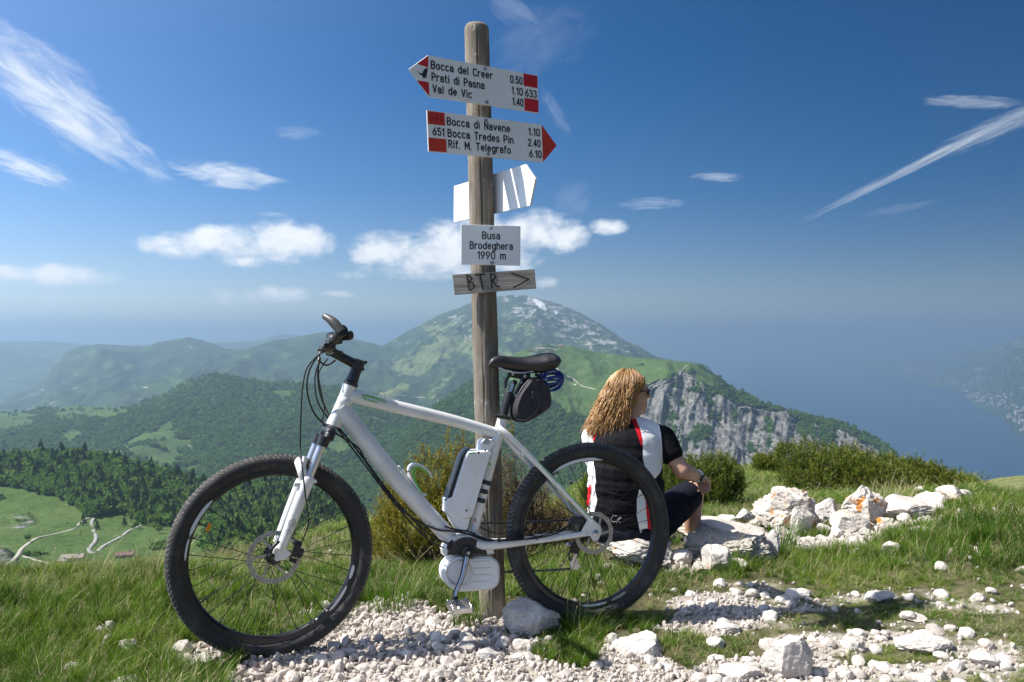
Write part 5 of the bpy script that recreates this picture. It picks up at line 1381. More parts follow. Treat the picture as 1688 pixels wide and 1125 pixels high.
# its upright leaders against the slope
r = np.random.RandomState(77); c = []; dd_ = []; ll = []
for px, py, L_ in ((738, 700, .12), (763, 712, .14), (700, 735, .11), (688, 752, .1), (670, 762, .08), (778, 735, .12), (722, 742, .1), (648, 785, .08), (632, 800, .07), (752, 738, .1), (846, 700, .12), (640, 800, .06), (660, 790, .06)):
    p = P(px, py + L_ * F / 4.3 * .9, 4.3); c.append(p[:]); dd_.append((r.normal() * .1, r.normal() * .1, 1)); ll.append(L_)
    for k in range(4):
        c.append((p + Vector((0, 0, L_ * (.15 + .2 * k))))[:]); dd_.append((r.normal(), r.normal(), .9)); ll.append(L_ * .3)
V, Fq, tn = shoots(np.array(c), np.array(dd_, float), np.array(ll), 46, .012, .0015, 5, .5)
o = mesh_obj("leader_shoot", V, Fq, spruce_m, sp_, None, False, {"tone": tn * .5 + .5}); o["kind"] = "stuff"
sb_ = MB()
for a, b_, l in zip(c, dd_, ll):
    v = Vector(b_).normalized(); sb_.tube([Vector(a) - Vector((0, 0, .02)), Vector(a) + v * l], [.002, .001], 4)
o = sb_.build("twig", twig_m, sp_); o["kind"] = "stuff"
# dry juniper seen behind the post and through the rear wheel
g = P(880, 900, 4.7); g.z = zg1(g.x, g.y); s = 4.7 / F
shrub("juniper_shrub", g, [(-25 * s, 0, .14, .17, .16, .18), (-45 * s, 0, .34, .10, .10, .22), (40 * s, 0, .10, .17, .14, .13), (0, .05, .24, .12, .12, .16)], 2300, 8, "dry brown and yellow juniper right of the post behind the rear wheel", (dead_m, twig_m), .06, 20, .012, .0015, .9, .45, twigs=160, noise_k=.6, shell=.2)
g = P(930, 880, 5.0); g.z = zg1(g.x, g.y)
shrub("juniper_shrub", g, [(0, 0, .09, .17, .15, .13), (.15, 0, .05, .12, .12, .09)], 1300, 9, "low green juniper seen between the rear spokes", (spruce_m, twig_m), .05, 18, .012, .0015, .8, .45, noise_k=.5)
# dwarf mountain pines
def pine(pxc, pyb, d, ell, n, seed, label, tw=60, sl=.085):
    g = P(pxc, pyb, d); s = d / F
    z0 = zg1(g.x, g.y); g = Vector((g.x, g.y, z0)); dz = g.z - zc(pyb, d)
    bx = [((a - pxc) * s, yy, (pyb - b) * s - dz, rx * s, ry_, rz * s) for a, b, rx, ry_, rz, yy in ell]
    return shrub("dwarf_pine", g, bx, n, seed, label, (pine_m, twig_m), sl * 1.15, 24, .036 * (d / 8.5) ** .5, .0026 * d / 8, 1.5, .5, "dwarf pine", "dwarf mountain pines on the crest", tw, .6, .4)
pine(1175, 838, 7.4, [(1175, 805, 44, .28, 30, 0), (1145, 800, 34, .25, 34, .1), (1120, 800, 30, .25, 34, .1), (1200, 800, 24, .2, 34, 0), (1180, 775, 24, .2, 18, 0)], 1900, 21, "rounded dark dwarf pine just right of the woman's arm")
pine(975, 850, 7.0, [(978, 815, 14, .15, 34, 0), (972, 835, 12, .15, 22, 0), (990, 800, 12, .15, 26, .05)], 700, 22, "narrow dwarf pine peeping out left of the woman's back", 20)
pine(1270, 792, 15.5, [(1270, 774, 24, .3, 17, 0), (1258, 768, 12, .25, 13, 0), (1285, 775, 12, .25, 12, 0)], 900, 23, "small round dwarf pine standing alone on the far grass", 20, .12)
pine(1345, 866, 9.0, [(1345, 800, 50, .5, 42, 0), (1320, 768, 24, .35, 26, .3), (1352, 765, 30, .35, 24, .3), (1385, 790, 40, .45, 44, .1), (1320, 830, 30, .4, 30, -.1), (1400, 830, 40, .4, 36, -.1)], 2900, 24, "tallest and leftmost dwarf pine of the big clump on the crest")
pine(1455, 866, 8.6, [(1440, 805, 44, .45, 38, 0), (1480, 812, 44, .45, 36, 0), (1425, 775, 26, .35, 28, .2), (1470, 782, 26, .3, 22, .2), (1500, 835, 36, .35, 28, -.1)], 2400, 25, "middle dwarf pine of the big clump, behind the dry tussock")
pine(1550, 840, 8.8, [(1530, 802, 34, .4, 30, 0), (1560, 808, 36, .35, 26, 0), (1590, 806, 26, .3, 16, 0), (1510, 790, 22, .3, 26, .1), (1540, 790, 22, .3, 18, .1)], 1600, 26, "low right-hand dwarf pine of the clump, ending at the white crest rocks")
# ================================================================== bicycle
RH = P(972, 876, 3.107); FH = P(450, 915, 2.74)               # hubs
WR = .340                                                    # wheel radius with tyre
bu = Vector((FH.x - RH.x, FH.y - RH.y, 0)).normalized()         # rear to front
bn0 = Vector((-bu.y, bu.x, 0))
if bn0.y > 0: bn0 = -bn0                                       # towards the near (left) side of the bicycle
LEAN = R(4)
bn = (bn0 * math.cos(LEAN) + Vector((0, 0, 1)) * math.sin(LEAN)).normalized()
bh = (Vector((0, 0, 1)) * math.cos(LEAN) - bn0 * math.sin(LEAN)).normalized()
def Q(px, py, t=0.0, pl=None, nn=None):
    o = Vector((0, 0, CAMZ)); d = Vector(((px - CX) / F, 1, -(py - HY) / F)); n = nn or bn; p0 = pl or RH
    k = (p0 + n * t - o).dot(n) / d.dot(n)
    return o + d * k
bike = empty("bicycle", (RH + FH) / 2 - Vector((0, 0, WR)), "white electric mountain bike leaning against the signpost", "bicycle")
M_white = mat("white_frame_paint", (.84, .84, .82), .28, coat=.6, col2=(.72, .72, .69), nscale=7)
M_whited = mat("white_plastic", (.86, .86, .86), .4, col2=(.80, .80, .79), nscale=9, bump=.04, bscale=300)
M_blk = mat("black_plastic", (.018, .018, .02), .38, col2=(.03, .03, .032), nscale=30)
M_blkm = mat("black_matt", (.02, .02, .022), .6, col2=(.035, .033, .032), nscale=30)
M_rubber = mat("tyre_rubber", (.028, .028, .029), .78, col2=(.075, .072, .066), nscale=16, bump=.5, bscale=160, lo=.45, hi=.75)
M_tread = mat("dusty_tread", (.065, .062, .058), .85, col2=(.16, .15, .135), nscale=30, bump=.5, bscale=200)
M_rim = mat("black_rim", (.015, .015, .017), .3)
M_alu = mat("brushed_alu", (.62, .63, .65), .28, 1.0, col2=(.5, .5, .52), nscale=40)
M_disc = mat("disc_steel", (.46, .42, .36), .5, .2, col2=(.34, .31, .26), nscale=60)
M_chrome = mat("chrome", (.62, .61, .60), .3, .8)
M_dsteel = mat("dark_steel", (.10, .095, .09), .45, .8)
M_green = mat("green_decal", (.10, .48, .05), .4)
M_decw = mat("white_decal", (.75, .75, .76), .35)
M_greyd = mat("grey_decal", (.35, .35, .36), .4)
M_orange = mat("orange_reflector", (.75, .25, .01), .25)
M_blue = mat("blue_cable_sleeve", (.006, .045, .30), .22, col2=(.004, .03, .22), nscale=20)
M_bag = mat("black_nylon", (.020, .018, .024), .75, col2=(.035, .032, .04), nscale=60, bump=.5, bscale=400, bdist=.001)
M_saddle = mat("saddle_cover", (.018, .018, .02), .42, col2=(.026, .026, .028), nscale=40, bump=.12, bscale=350, bdist=.001)
M_cable = mat("cable_housing", (.014, .014, .015), .35)

def smooth_path(pts, n=6):
    pts = [Vector(p) for p in pts]; out = []
    for i in range(len(pts) - 1):
        p0 = pts[max(i - 1, 0)]; p1 = pts[i]; p2 = pts[i + 1]; p3 = pts[min(i + 2, len(pts) - 1)]
        for k in range(n):
            t = k / n
            out.append(.5 * ((2 * p1) + (p2 - p0) * t + (2 * p0 - 5 * p1 + 4 * p2 - p3) * t * t + (3 * p1 - p0 - 3 * p2 + p3) * t ** 3))
    out.append(pts[-1]); return out

# ---------------------------------------------------------------- wheels
def wheel(name, hub, n, up, disc_r, valve_ang, seed, decals, label):
    """n = wheel axle direction towards the near side"""
    n = n.normalized(); e1 = (up - n * up.dot(n)).normalized(); e2 = n.cross(e1)
    root = empty(name, hub, None, None, None, bike); root["label"] = label
    tr = .0268; R0 = WR - tr
    def pt(r_, a, h): return hub + (e1 * math.cos(a) + e2 * math.sin(a)) * r_ + n * h
    b = MB(); prof = []
    for k in range(19):                                     # casing, open at the rim
        a = R(-150 + 300 * k / 18); prof.append((R0 + tr * math.cos(a), tr * math.sin(a) * 1.02))
    b.lathe(hub, n, prof, 128, e1, False)
    ty = b.build("tyre", M_rubber, root, True)
    rr2 = random.Random(seed); b = MB()
    rows = [(-50, 9, .0058, .0028, 120), (-30, 7, .0052, .0032, 130), (-10, 6, .0052, .0032, 130), (10, -6, .0052, .0032, 130), (30, -7, .0052, .0032, 130), (50, -9, .0058, .0028, 120)]
    for an, sk, ln, wd, cnt in rows:
        for k in range(cnt):
            a = 2 * math.pi * (k + (.5 if an > 0 else 0) * (abs(an) < 40)) / cnt
            ca, sa = math.cos(R(an)), math.sin(R(an)); rad = (e1 * math.cos(a) + e2 * math.sin(a))
            nor = rad * ca + n * sa; tg = (-e1 * math.sin(a) + e2 * math.cos(a)); cr = nor.cross(tg)
            sk_ = R(sk * 4); t2 = tg * math.cos(sk_) + cr * math.sin(sk_); c2 = nor.cross(t2)
            c = hub + rad * R0 + nor * (tr + .0001)
            b.box(c, t2, c2, nor, ln, wd, .0006)
    td = b.build("tread", M_tread, ty); td["kind"] = "stuff"
    b = MB(); ri = WR - .0715
    b.lathe(hub, n, [(ri + .020, -.0125), (ri + .022, -.0145), (ri + .008, -.0145), (ri, -.008), (ri - .002, 0), (ri, .008), (ri + .008, .0145), (ri + .022, .0145), (ri + .020, .0125), (ri + .012, 0), (ri + .020, -.0125)], 96, e1)
    rim = b.build("rim", M_rim, root, True)
    for a0, a1, m_, w0, w1 in decals:                       # printed arcs on the rim wall
        b = MB(); k = max(3, int(abs(a1 - a0) / 2.5)); vs_ = []; fs = []
        for i in range(k + 1):
            a = R(a0 + (a1 - a0) * i / k)
            tap = min(1.0, (i + .3) / (k * .18), (k - i + .3) / (k * .18))
            mid = (w0 + w1) / 2; h = (w1 - w0) / 2 * tap
            vs_ += [pt(ri + mid - h, a, .0149), pt(ri + mid + h, a, .0149)]
            if i: fs.append((2 * i - 2, 2 * i - 1, 2 * i + 1, 2 * i))
        b.add(vs_, fs); b.build("rim_decal", m_, rim)
    b = MB(); b.lathe(hub, n, [(.006, -.058), (.010, -.056), (.020, -.040), (.029, -.036), (.029, -.032), (.017, -.028), (.014, 0), (.017, .020), (.027, .024), (.027, .028), (.018, .032), (.018, .044), (.010, .050), (.006, .052)], 24)
    b.build("hub", M_blk, root, True)
    # spokes: crossed in pairs, each one an object sharing one mesh
    L_sp = None
    for k in range(32):
        side = 1 if k % 2 else -1; a = 2 * math.pi * (k + .5) / 32
        off = (1 if (k // 2) % 2 else -1) * R(62)
        p0 = pt(.026, a + off, side * .028); p1 = pt(ri - .001, a, side * .004)
        z = (p1 - p0); Ln = z.length; zz = z.normalized(); xx = zz.orthogonal().normalized(); yy = zz.cross(xx)
        if L_sp is None:
            L_sp = Ln; sbm = MB(); sbm.tube([Vector((0, 0, 0)), Vector((0, 0, Ln - .012))], .0013, 5); sbm.tube([Vector((0, 0, Ln - .014)), Vector((0, 0, Ln))], .002, 6)
            me = np_mesh("spoke", sbm.v, sbm.f, True, [M_rim])
        o = bpy.data.objects.new("spoke", me); o.parent = root
        M4 = Matrix((xx, yy, zz)).transposed().to_4x4(); M4 = Matrix.Translation(p0 - hub) @ M4 @ Matrix.Diagonal((1, 1, Ln / L_sp, 1))
        o.matrix_local = M4; link(o)
    # brake disc: slotted ring on six slanted arms
    b = MB(); z0 = .040; r1, r0 = disc_r, disc_r - .0165; nseg = 72
    for h_ in (-.0009, .0009):
        pass
    vs_ = []; fs = []
    for i in range(nseg):
        a = 2 * math.pi * i / nseg; wv = .0012 * math.sin(a * 12)
        for rr_, hh_ in ((r1 + wv, z0 - .0009), (r1 + wv, z0 + .0009), (r0, z0 + .0009), (r0, z0 - .0009)): vs_.append(pt(rr_, a, hh_))
        j = (i + 1) % nseg
        for q in range(4): fs.append((i * 4 + q, i * 4 + (q + 1) % 4, j * 4 + (q + 1) % 4, j * 4 + q))
    b.add(vs_, fs); disc = b.build("brake_disc", M_disc, root)
    b = MB()
    for k in range(42):
        a = 2 * math.pi * k / 42; rr_ = r1 - .004 - .0035 * (k % 3)
        c = pt(rr_, a, z0 + .0011); b.lathe(c, n, [(.0017, 0), (0, .0001)], 6)
    ho_ = b.build("disc_hole", dark, disc); ho_["kind"] = "stuff"
    for k in range(6):
        a = 2 * math.pi * k / 6; b = MB()
        p0 = pt(.018, a - .1, z0); p1 = pt(r0 + .001, a + .55, z0); m_ = (p0 + p1) / 2; ax = p1 - p0
        b.box(m_, ax, n.cross(ax), n, ax.length / 2, .0042, .0009); b.build("disc_arm", M_disc, disc)
    b = MB(); b.lathe(hub, n, [(.026, z0 + .001), (.026, z0 + .003), (.017, z0 + .004)], 24); b.build("disc_carrier", M_blk, disc)
    # valve
    a = R(valve_ang); b = MB(); b.tube([pt(ri, a, 0), pt(ri - .035, a, 0)], .003, 8); b.build("valve", M_blk, root, True)
    return root, pt, ri
STEER = R(3)
rot = Matrix.Rotation(STEER, 3, bh)
wn_f = rot @ bn
# steering to its left: front edge of the wheel nearer to the camera
if (rot @ bu).y > bu.y: rot = Matrix.Rotation(-STEER, 3, bh); wn_f = rot @ bn
# angles: 0 = up, positive towards e2
e1f = (bh - wn_f * bh.dot(wn_f)).normalized(); e2f = wn_f.cross(e1f); sgn = 1 if e2f.dot(bu) < 0 else -1   # sgn: +angle = clockwise as seen = towards the viewer's right
fw, fpt, ri = wheel("front_wheel", FH, wn_f, bh, .088, sgn * -120, 1, [(sgn * -72, sgn * -44, M_decw, .004, .015), (sgn * -88, sgn * -73, M_decw, .006, .012), (sgn * 102, sgn * 112, M_decw, .003, .014), (sgn * 117, sgn * 138, M_decw, .004, .013)], "front wheel turned slightly towards the viewer, standing in the grass edge")
rw, rpt, _ = wheel("rear_wheel", RH, bn, bh, .080, sgn * -178, 2, [(sgn * -34, sgn * 12, M_decw, .003, .014), (sgn * 168, sgn * 190, M_decw, .004, .013), (sgn * 150, sgn * 164, M_greyd, .003, .014)], "rear wheel resting against the boulder and grass")
# rim lettering strokes
def rim_text(txt, ptf, a0, parent, nn, hgt=.0095, cw=1.6, flip=False):
    b = MB(); st, W_ = text_strokes(txt, 1.6, 3); sc_ = hgt / 10
    for s_ in st:
        P_ = [ptf(ri + .004 + q[1] * sc_, R(a0) + sgn * (q[0] * sc_ * cw) / (ri + .009), .0151) for q in s_]
        lines(b, [P_], nn, .0007, .0001)
    b.build("rim_lettering", M_decw, parent)
# orange spoke reflector and computer magnet
b = MB(); c = fpt(ri - .035, sgn * R(-62), .006); e = (fpt(ri, sgn * R(-62), .006) - c).normalized(); f_ = wn_f.cross(e); b.box(c, f_, e, wn_f, .014, .006, .003, .002); b.build("spoke_reflector", M_orange, fw)
b = MB(); b.ball(rpt(.205, sgn * R(-22), .015), .006, 10); b.build("speed_magnet", M_blk, rw, True)

# ---------------------------------------------------------------- frame
def tubep(name, pts, rads, m, parent=None, n=20, flat=1.0, sm=5, upv=None):
    ps = smooth_path(pts, sm) if len(pts) > 2 else [Vector(p) for p in pts]
    rs = np.interp(np.linspace(0, 1, len(ps)), np.linspace(0, 1, len(rads)), rads) if hasattr(rads, "__len__") else rads
    b = MB(); b.tube(ps, list(rs) if hasattr(rs, "__len__") else rs, n, flat=flat, up=upv); return b.build(name, m, parent if parent is not None else bike, True)
ht_t, ht_b = Q(577, 636), Q(549, 702)
hx = (ht_b - ht_t).normalized()
HT = tubep("head_tube", [ht_t, ht_t.lerp(ht_b, .25), ht_t.lerp(ht_b, .75), ht_b], [.0255, .0225, .0235, .027], M_white)
TT = tubep("top_tube", [Q(577, 651), Q(640, 668), Q(740, 692), Q(817, 714)], [.026, .0235, .022, .020], M_white, flat=.9)
DT = tubep("down_tube", [Q(562, 672), Q(598, 722), Q(655, 792), Q(742, 888)], [.031, .0335, .033, .029], M_white)
gs = MB(); gs.ball(Q(568, 662), .028, 16); gs.build("head_gusset", M_white, HT, True)
ST = tubep("seat_tube", [Q(828, 692), Q(812, 752), Q(796, 815), Q(779, 882)], [.0195, .0195, .0185, .019], M_white)
b = MB(); b.lathe(Q(829, 690), (Q(828, 692) - Q(779, 882)), [(.0185, -.012), (.021, -.010), (.021, .004), (.0185, .006)], 24); b.build("seat_tube_collar", M_white, ST, True)
tubep("chain_stay", [Q(786, 897, .03), Q(812, 899, .045), Q(880, 892, .052), Q(940, 884, .058), Q(966, 880, .062)], [.019, .0165, .0115, .0105, .011], M_white, flat=.8)
tubep("chain_stay", [Q(786, 892, -.03), Q(830, 893, -.055), Q(900, 884, -.06), Q(966, 876, -.062)], [.014, .012, .010, .009], M_white, flat=.8)
tubep("seat_stay", [Q(822, 706, .012), Q(838, 718, .030), Q(900, 780, .045), Q(978, 862, .060)], [.012, .0115, .0105, .0095], M_white, flat=.85)
tubep("seat_stay", [Q(822, 706, -.012), Q(850, 742, -.040), Q(905, 800, -.052), Q(968, 866, -.060)], [.012, .0105, .0095, .009], M_white, flat=.85)
tubep("stay_bridge", [Q(862, 748, .038), Q(862, 752, -.044)], .007, M_white)
# green pinstripes on the frame
def stripe(pts, parent, m=M_green, r_=.0011, t=.03):
    b = MB()
    ps = [Q(a, c, t) for a, c in pts]; lines(b, [ps], bn, r_, .0002); return b.build("pinstripe", m, parent)
def surf_stripe(path, parent, off, m=M_green, r_=.0017):
    b = MB(); b.tube([p + bn * off for p in path], r_, 5); return b.build("pinstripe", m, parent)
surf_stripe([Q(596, 651), Q(612, 655), Q(634, 664)], TT, .0235); surf_stripe([Q(596, 651), Q(599, 658), Q(620, 664)], TT, .0235); surf_stripe([Q(602, 650), Q(618, 655), Q(634, 660)], TT, .0235)
surf_stripe([Q(885, 760, .045), Q(905, 783, .047), Q(912, 790, .048), Q(916, 796, .048), Q(918, 790, .048), Q(930, 806, .05), Q(968, 850, .058), Q(972, 850, .058)], bike, .0105, r_=.0014)
surf_stripe([Q(806, 768), Q(802, 785)], ST, .0192, r_=.0006)
b = MB(); b.lathe(Q(805, 765) + bn * .0185, bn, [(.0048, 0), (.0048, .0012), (0, .0014)], 16); b.build("round_decal", M_green, ST)
b = MB(); c_ = Q(781, 857) + bn * .0183; b.box(c_, bh, bn.cross(bh), bn, .006, .0045, .0004); b.build("warning_sticker", mat("red_print_sticker", (.6, .25, .24), .5), ST)
# dropout plate, near side
do = MB(); oc = [(958, 877), (962, 868), (970, 855), (977, 857), (984, 862), (990, 868), (991, 878), (986, 890), (978, 893), (973, 884), (962, 884)]
do.prism([Q(a, c, .060) for a, c in oc], bn, .0035, .001); dr = do.build("dropout", M_white, bike)
for a, c in ((963, 879), (968, 880), (988, 866), (991, 873)):
    b = MB(); b.lathe(Q(a, c, .064), bn, [(.0032, 0), (.0032, .002), (.0015, .0022), (0, .001)], 10); b.build("bolt", M_alu, dr)
b = MB(); b.lathe(Q(981, 879, .060), bn, [(.011, 0), (.011, .010), (.006, .012), (.004, .018), (0, .019)], 18); b.build("axle_nut", M_alu, dr, True)
# ---------------------------------------------------------------- battery
def boxp(name, corners, t0, t1, m, parent, bev=.004):
    b = MB(); pts = [Q(a, c, (t0 + t1) / 2) for a, c in corners]; b.prism(pts, bn, (t1 - t0) / 2, bev); return b.build(name, m, parent)
bat = boxp("battery_case", [(764, 748), (768, 742), (800, 741), (805, 745), (775, 848), (772, 852), (743, 853), (732, 843), (732, 822), (742, 818)], -.040, .042, M_whited, bike, .008)
boxp("battery_panel", [(771, 750), (797, 748), (768, 843), (741, 840)], .042, .0432, M_whited, bat, .001)
boxp("battery_back_shell", [(757, 751), (764, 741), (772, 738), (768, 744), (762, 750), (740, 818), (734, 820)], -.036, .030, M_blk, bat, .003)
boxp("battery_foot", [(738, 850), (772, 852), (768, 871), (762, 874), (750, 871), (744, 862)], -.034, .036, M_whited, bat, .006)
mb_ = boxp("battery_mount", [(789, 728), (795, 723), (808, 724), (812, 730), (805, 744), (788, 744)], -.02, .030, M_whited, bat, .004)
b = MB(); b.lathe(Q(802, 729, .030), bn, [(.0125, 0), (.0125, .003), (.009, .004), (.008, .002), (0, .002)], 22); b.build("battery_lock", M_alu, mb_, True)
for a, c in ((765, 752), (800, 743), (735, 824), (769, 842)):
    b = MB(); b.lathe(Q(a, c, .0432), bn, [(.0038, 0), (.0035, .0015), (.001, .001), (0, .0005)], 12); b.build("bolt", M_dsteel, bat)
b = MB(); b.lathe(Q(789, 746.5, .0432), bn, [(.0048, 0), (.0044, .0015), (0, .0017)], 14); b.build("charge_button", M_blk, bat)
b = MB(); b.box(Q(779, 747, .0436), Q(788, 746) - Q(770, 748), bh, bn, .011, .0022, .0004); b.build("charge_lights", M_green, bat)
for a, c in ((799, 795), (793, 809), (789, 824)):
    b = MB(); ax = (Q(828, 692) - Q(779, 882)).normalized(); b.lathe(Q(a, c), ax, [(.0215, -.008), (.0225, -.006), (.0225, .006), (.0215, .008)], 20, bn); cl_ = b.build("battery_clamp", M_blk, bat, True)
    b = MB(); b.box(Q(a + 7, c + 2, .012), bu, bh, bn, .008, .008, .010, .002); b.build("clamp_lever", M_blk, cl_)
# ---------------------------------------------------------------- motor
sh = MB(); oc = []
for a in range(0, 181, 15): oc.append((770 + 43 * math.cos(R(a)), 919 - 40 * math.sin(R(a))))
oc = oc + [(728, 912), (735, 905)] if False else oc
sh.prism([Q(a, c, 0) for a, c in [(812, 910), (805, 893), (790, 880), (770, 877), (750, 880), (738, 886), (728, 905), (730, 915), (745, 912), (800, 912)]], bn, .036, .006)
motor_b = sh.build("motor_bracket", M_white, bike)
b = MB(); b.prism([Q(a, c, .037) for a, c in ((736, 905), (738, 896), (744, 890), (748, 892), (744, 902), (739, 907))], bn, .0006); b.build("bracket_slot", dark, motor_b)
b = MB(); pts = [(770 + 30 * math.cos(R(a)), 914 - 29 * math.sin(R(a))) for a in range(-8, 189, 14)] + [(738, 916), (802, 916)][::1]
pts = [(803, 914), (800, 905)] + [(770 + 30 * math.cos(R(a)), 914 - 28 * math.sin(R(a))) for a in range(20, 161, 14)] + [(740, 905), (737, 915)]
b.prism([Q(a, c, .038) for a, c in pts], bn, .004, .001); mc = b.build("motor_cover_plate", M_blkm, motor_b)
for a, c in ((770, 890), (751, 900), (790, 900), (743, 910), (797, 910)):
    b = MB(); b.lathe(Q(a, c, .042), bn, [(.0045, 0), (.004, .002), (.002, .0015), (0, .001)], 12); b.build("bolt", M_dsteel, mc)
oc = [(757 + 30 * math.cos(R(a)), 943 - 29 * math.sin(R(a))) for a in range(100, 271, 12)]
oc += [(800 + 19 * math.cos(R(a)), 950 - 19 * math.sin(R(a))) for a in range(-85, 1, 17)] + [(800 + 19 * math.cos(R(a)), 934 - 19 * math.sin(R(a))) for a in range(0, 91, 15)]
b = MB(); b.prism([Q(a, c, 0) for a, c in oc], bn, .046, .010); mo = b.build("motor_housing", M_whited, bike)
b = MB()
ring = [Q(757 + 21 * math.cos(R(a)), 944 - 20.5 * math.sin(R(a)), .047) for a in range(0, 360, 10)]
b.tube(ring, .0028, 8, closed=True); b.build("chrome_ring", M_chrome, mo, True)
for k in range(4):
    b = MB(); y_ = 926 + k * 11; b.tube([Q(780, y_, .0463), Q(812 - abs(k - 1.5) * 3, y_ - 1, .0463)], .0009, 5); b.build("cooling_rib", M_greyd, mo)
# crank arm, near side
cr = MB(); cp = smooth_path([Q(772, 911, .062), Q(768, 925, .068), Q(762, 950, .076), Q(752, 975, .084), Q(750, 991, .086)], 5)
rs = list(np.interp(np.linspace(0, 1, len(cp)), [0, .1, .4, .75, .92, 1], [.014, .0125, .0105, .0085, .011, .010])); cr.tube(cp, rs, 14, flat=.55, up=bu)
ck = cr.build("crank_arm", M_blk, bike, True)
b = MB(); b.tube([p + bn * .0052 for p in cp[3:-3]], [r_ * .55 for r_ in rs[3:-3]], 10, flat=.45, up=bu); b.build("crank_face", M_alu, ck, True)
b = MB(); b.lathe(Q(771, 911, .040), bn, [(.024, 0), (.024, .008), (.017, .014), (.015, .032), (.009, .034), (.006, .030), (0, .030)], 24); b.build("crank_boss", M_blk, ck, True)
b = MB(); b.lathe(Q(772, 912, .0745), bn, [(.0058, 0), (.0058, .001), (.003, .0012), (.003, -.001), (0, -.001)], 16); b.build("crank_bolt", M_alu, ck, True)
tubep("crank_arm", [Q(770, 911, -.060), Q(786, 835, -.085)], [.012, .009], M_blk, flat=.6)
def pedal(c, m):
    root = empty("pedal", c, None, None, None, bike)
    ux = Vector((bu.x, bu.y, 0)).normalized(); uz = Vector((0, 0, 1)); uy = bn0
    b = MB(); b.tube([c, c + uy * .095], .006, 10); b.build("axle", M_dsteel, root, True)
    for s_ in (-1, 1):
        b = MB(); b.box(c + uy * .055 + ux * (s_ * .032), uy, ux, uz, .046, .004, .011, .002); b.build("cage_plate", m, root)
        b = MB(); b.box(c + uy * (.055 + s_ * .044), ux, uy, uz, .034, .003, .009, .0015); b.build("cage_end", m, root)
    for i in range(-2, 3):
        for s_ in (-1, 1):
            b = MB(); b.box(c + uy * (.055 + i * .018) + ux * (s_ * .032) + uz * .012, uy, ux, uz, .004, .003, .003, .001); b.build("tooth", m, root)
    b = MB(); b.box(c + uy * .055, uy, ux, uz, .034, .014, .009, .003); b.build("pedal_body", m, root)
pedal(Q(751, 992, .088), M_alu)
pedal(Q(786, 835, -.088) - bn0 * .11, M_alu)
# ---------------------------------------------------------------- chain (far side)
def chain(pts, name):
    ps = smooth_path(pts, 40); tot = 0; b = MB(); acc = 0; last = ps[0]; alt = 0
    for p in ps[1:]:
        acc += (p - last).length
        if acc >= .0127:
            d = (p - last0).normalized() if 'last0' in dir() else (p - last).normalized()
            b.box(p, d, bn.cross(d), bn, .0058, .0035 if alt % 2 else .0042, .003 if alt % 2 else .0042, 0)
            b.lathe(p - bn * .004 + d * .006, bn, [(.0028, 0), (.0028, .008)], 6)
            acc = 0; alt += 1
        last = p
    o = b.build(name, M_dsteel, bike); o["kind"] = "stuff"
chain([Q(786, 863, -.045), Q(860, 861, -.045), Q(944, 858, -.045), Q(968, 862, -.045)], "chain")
chain([Q(800, 944, -.045), Q(860, 942, -.047), Q(936, 938, -.05), Q(944, 930, -.05), Q(938, 915, -.05), Q(948, 898, -.048), Q(966, 890, -.045)], "chain")
cs = MB()
for k, r_ in enumerate((.020, .023, .026, .029, .033, .037, .042)): cs.lathe(RH - bn * (.030 + .0 + (6 - k) * .004), bn, [(r_ - .006, 0), (r_, 0), (r_, .0016), (r_ - .006, .0016)], 32)
o = cs.build("sprocket_cluster", M_dsteel, bike); o["kind"] = "stuff"
# rear derailleur
dl = empty("rear_derailleur", Q(946, 900, -.055), None, None, None, bike)
b = MB(); b.prism([Q(a, c, -.050) for a, c in ((938, 896), (947, 893), (956, 902), (952, 914), (942, 912))], bn, .010, .002); b.build("derailleur_body", M_blk, dl)
b = MB(); b.prism([Q(a, c, -.042) for a, c in ((944, 910), (952, 908), (951, 922), (956, 934), (951, 940), (941, 938), (939, 928), (944, 922))], bn, .0018, .0006); b.build("cage", M_alu, dl)
b = MB(); b.prism([Q(a, c, -.056) for a, c in ((944, 910), (952, 908), (951, 922), (956, 934), (951, 940), (941, 938), (939, 928), (944, 922))], bn, .0018, .0006); b.build("cage", M_blk, dl)
for a, c in ((948, 913), (947, 933)):
    b = MB(); b.lathe(Q(a, c, -.053), bn, [(.004, 0), (.014, .001), (.014, .006), (.004, .007)], 14); b.build("jockey_wheel", M_blk, dl)
b = MB(); b.lathe(Q(936, 898, -.050), bn, [(.007, 0), (.007, .014), (.004, .016), (0, .016)], 14); b.build("barrel", M_alu, dl, True)
# rear brake caliper
cp_ = empty("rear_brake_caliper", Q(950, 862, .045), None, None, None, bike)
b = MB(); b.box(Q(951, 858, .045), bu, bh, bn, .024, .014, .018, .005); b.build("caliper_body", M_blkm, cp_)
b = MB(); b.box(Q(942, 866, .050), bu, bh, bn, .010, .018, .012, .004); b.build("caliper_arm", M_blk, cp_)
b = MB(); b.box(Q(962, 868, .050), bu + bh * .6, bh, bn, .013, .008, .012, .003); b.build("caliper_mount", M_blk, cp_)
b = MB(); b.lathe(Q(946, 874, .055), bn, [(.006, 0), (.006, .006), (0, .007)], 12); b.build("caliper_bolt", M_dsteel, cp_, True)

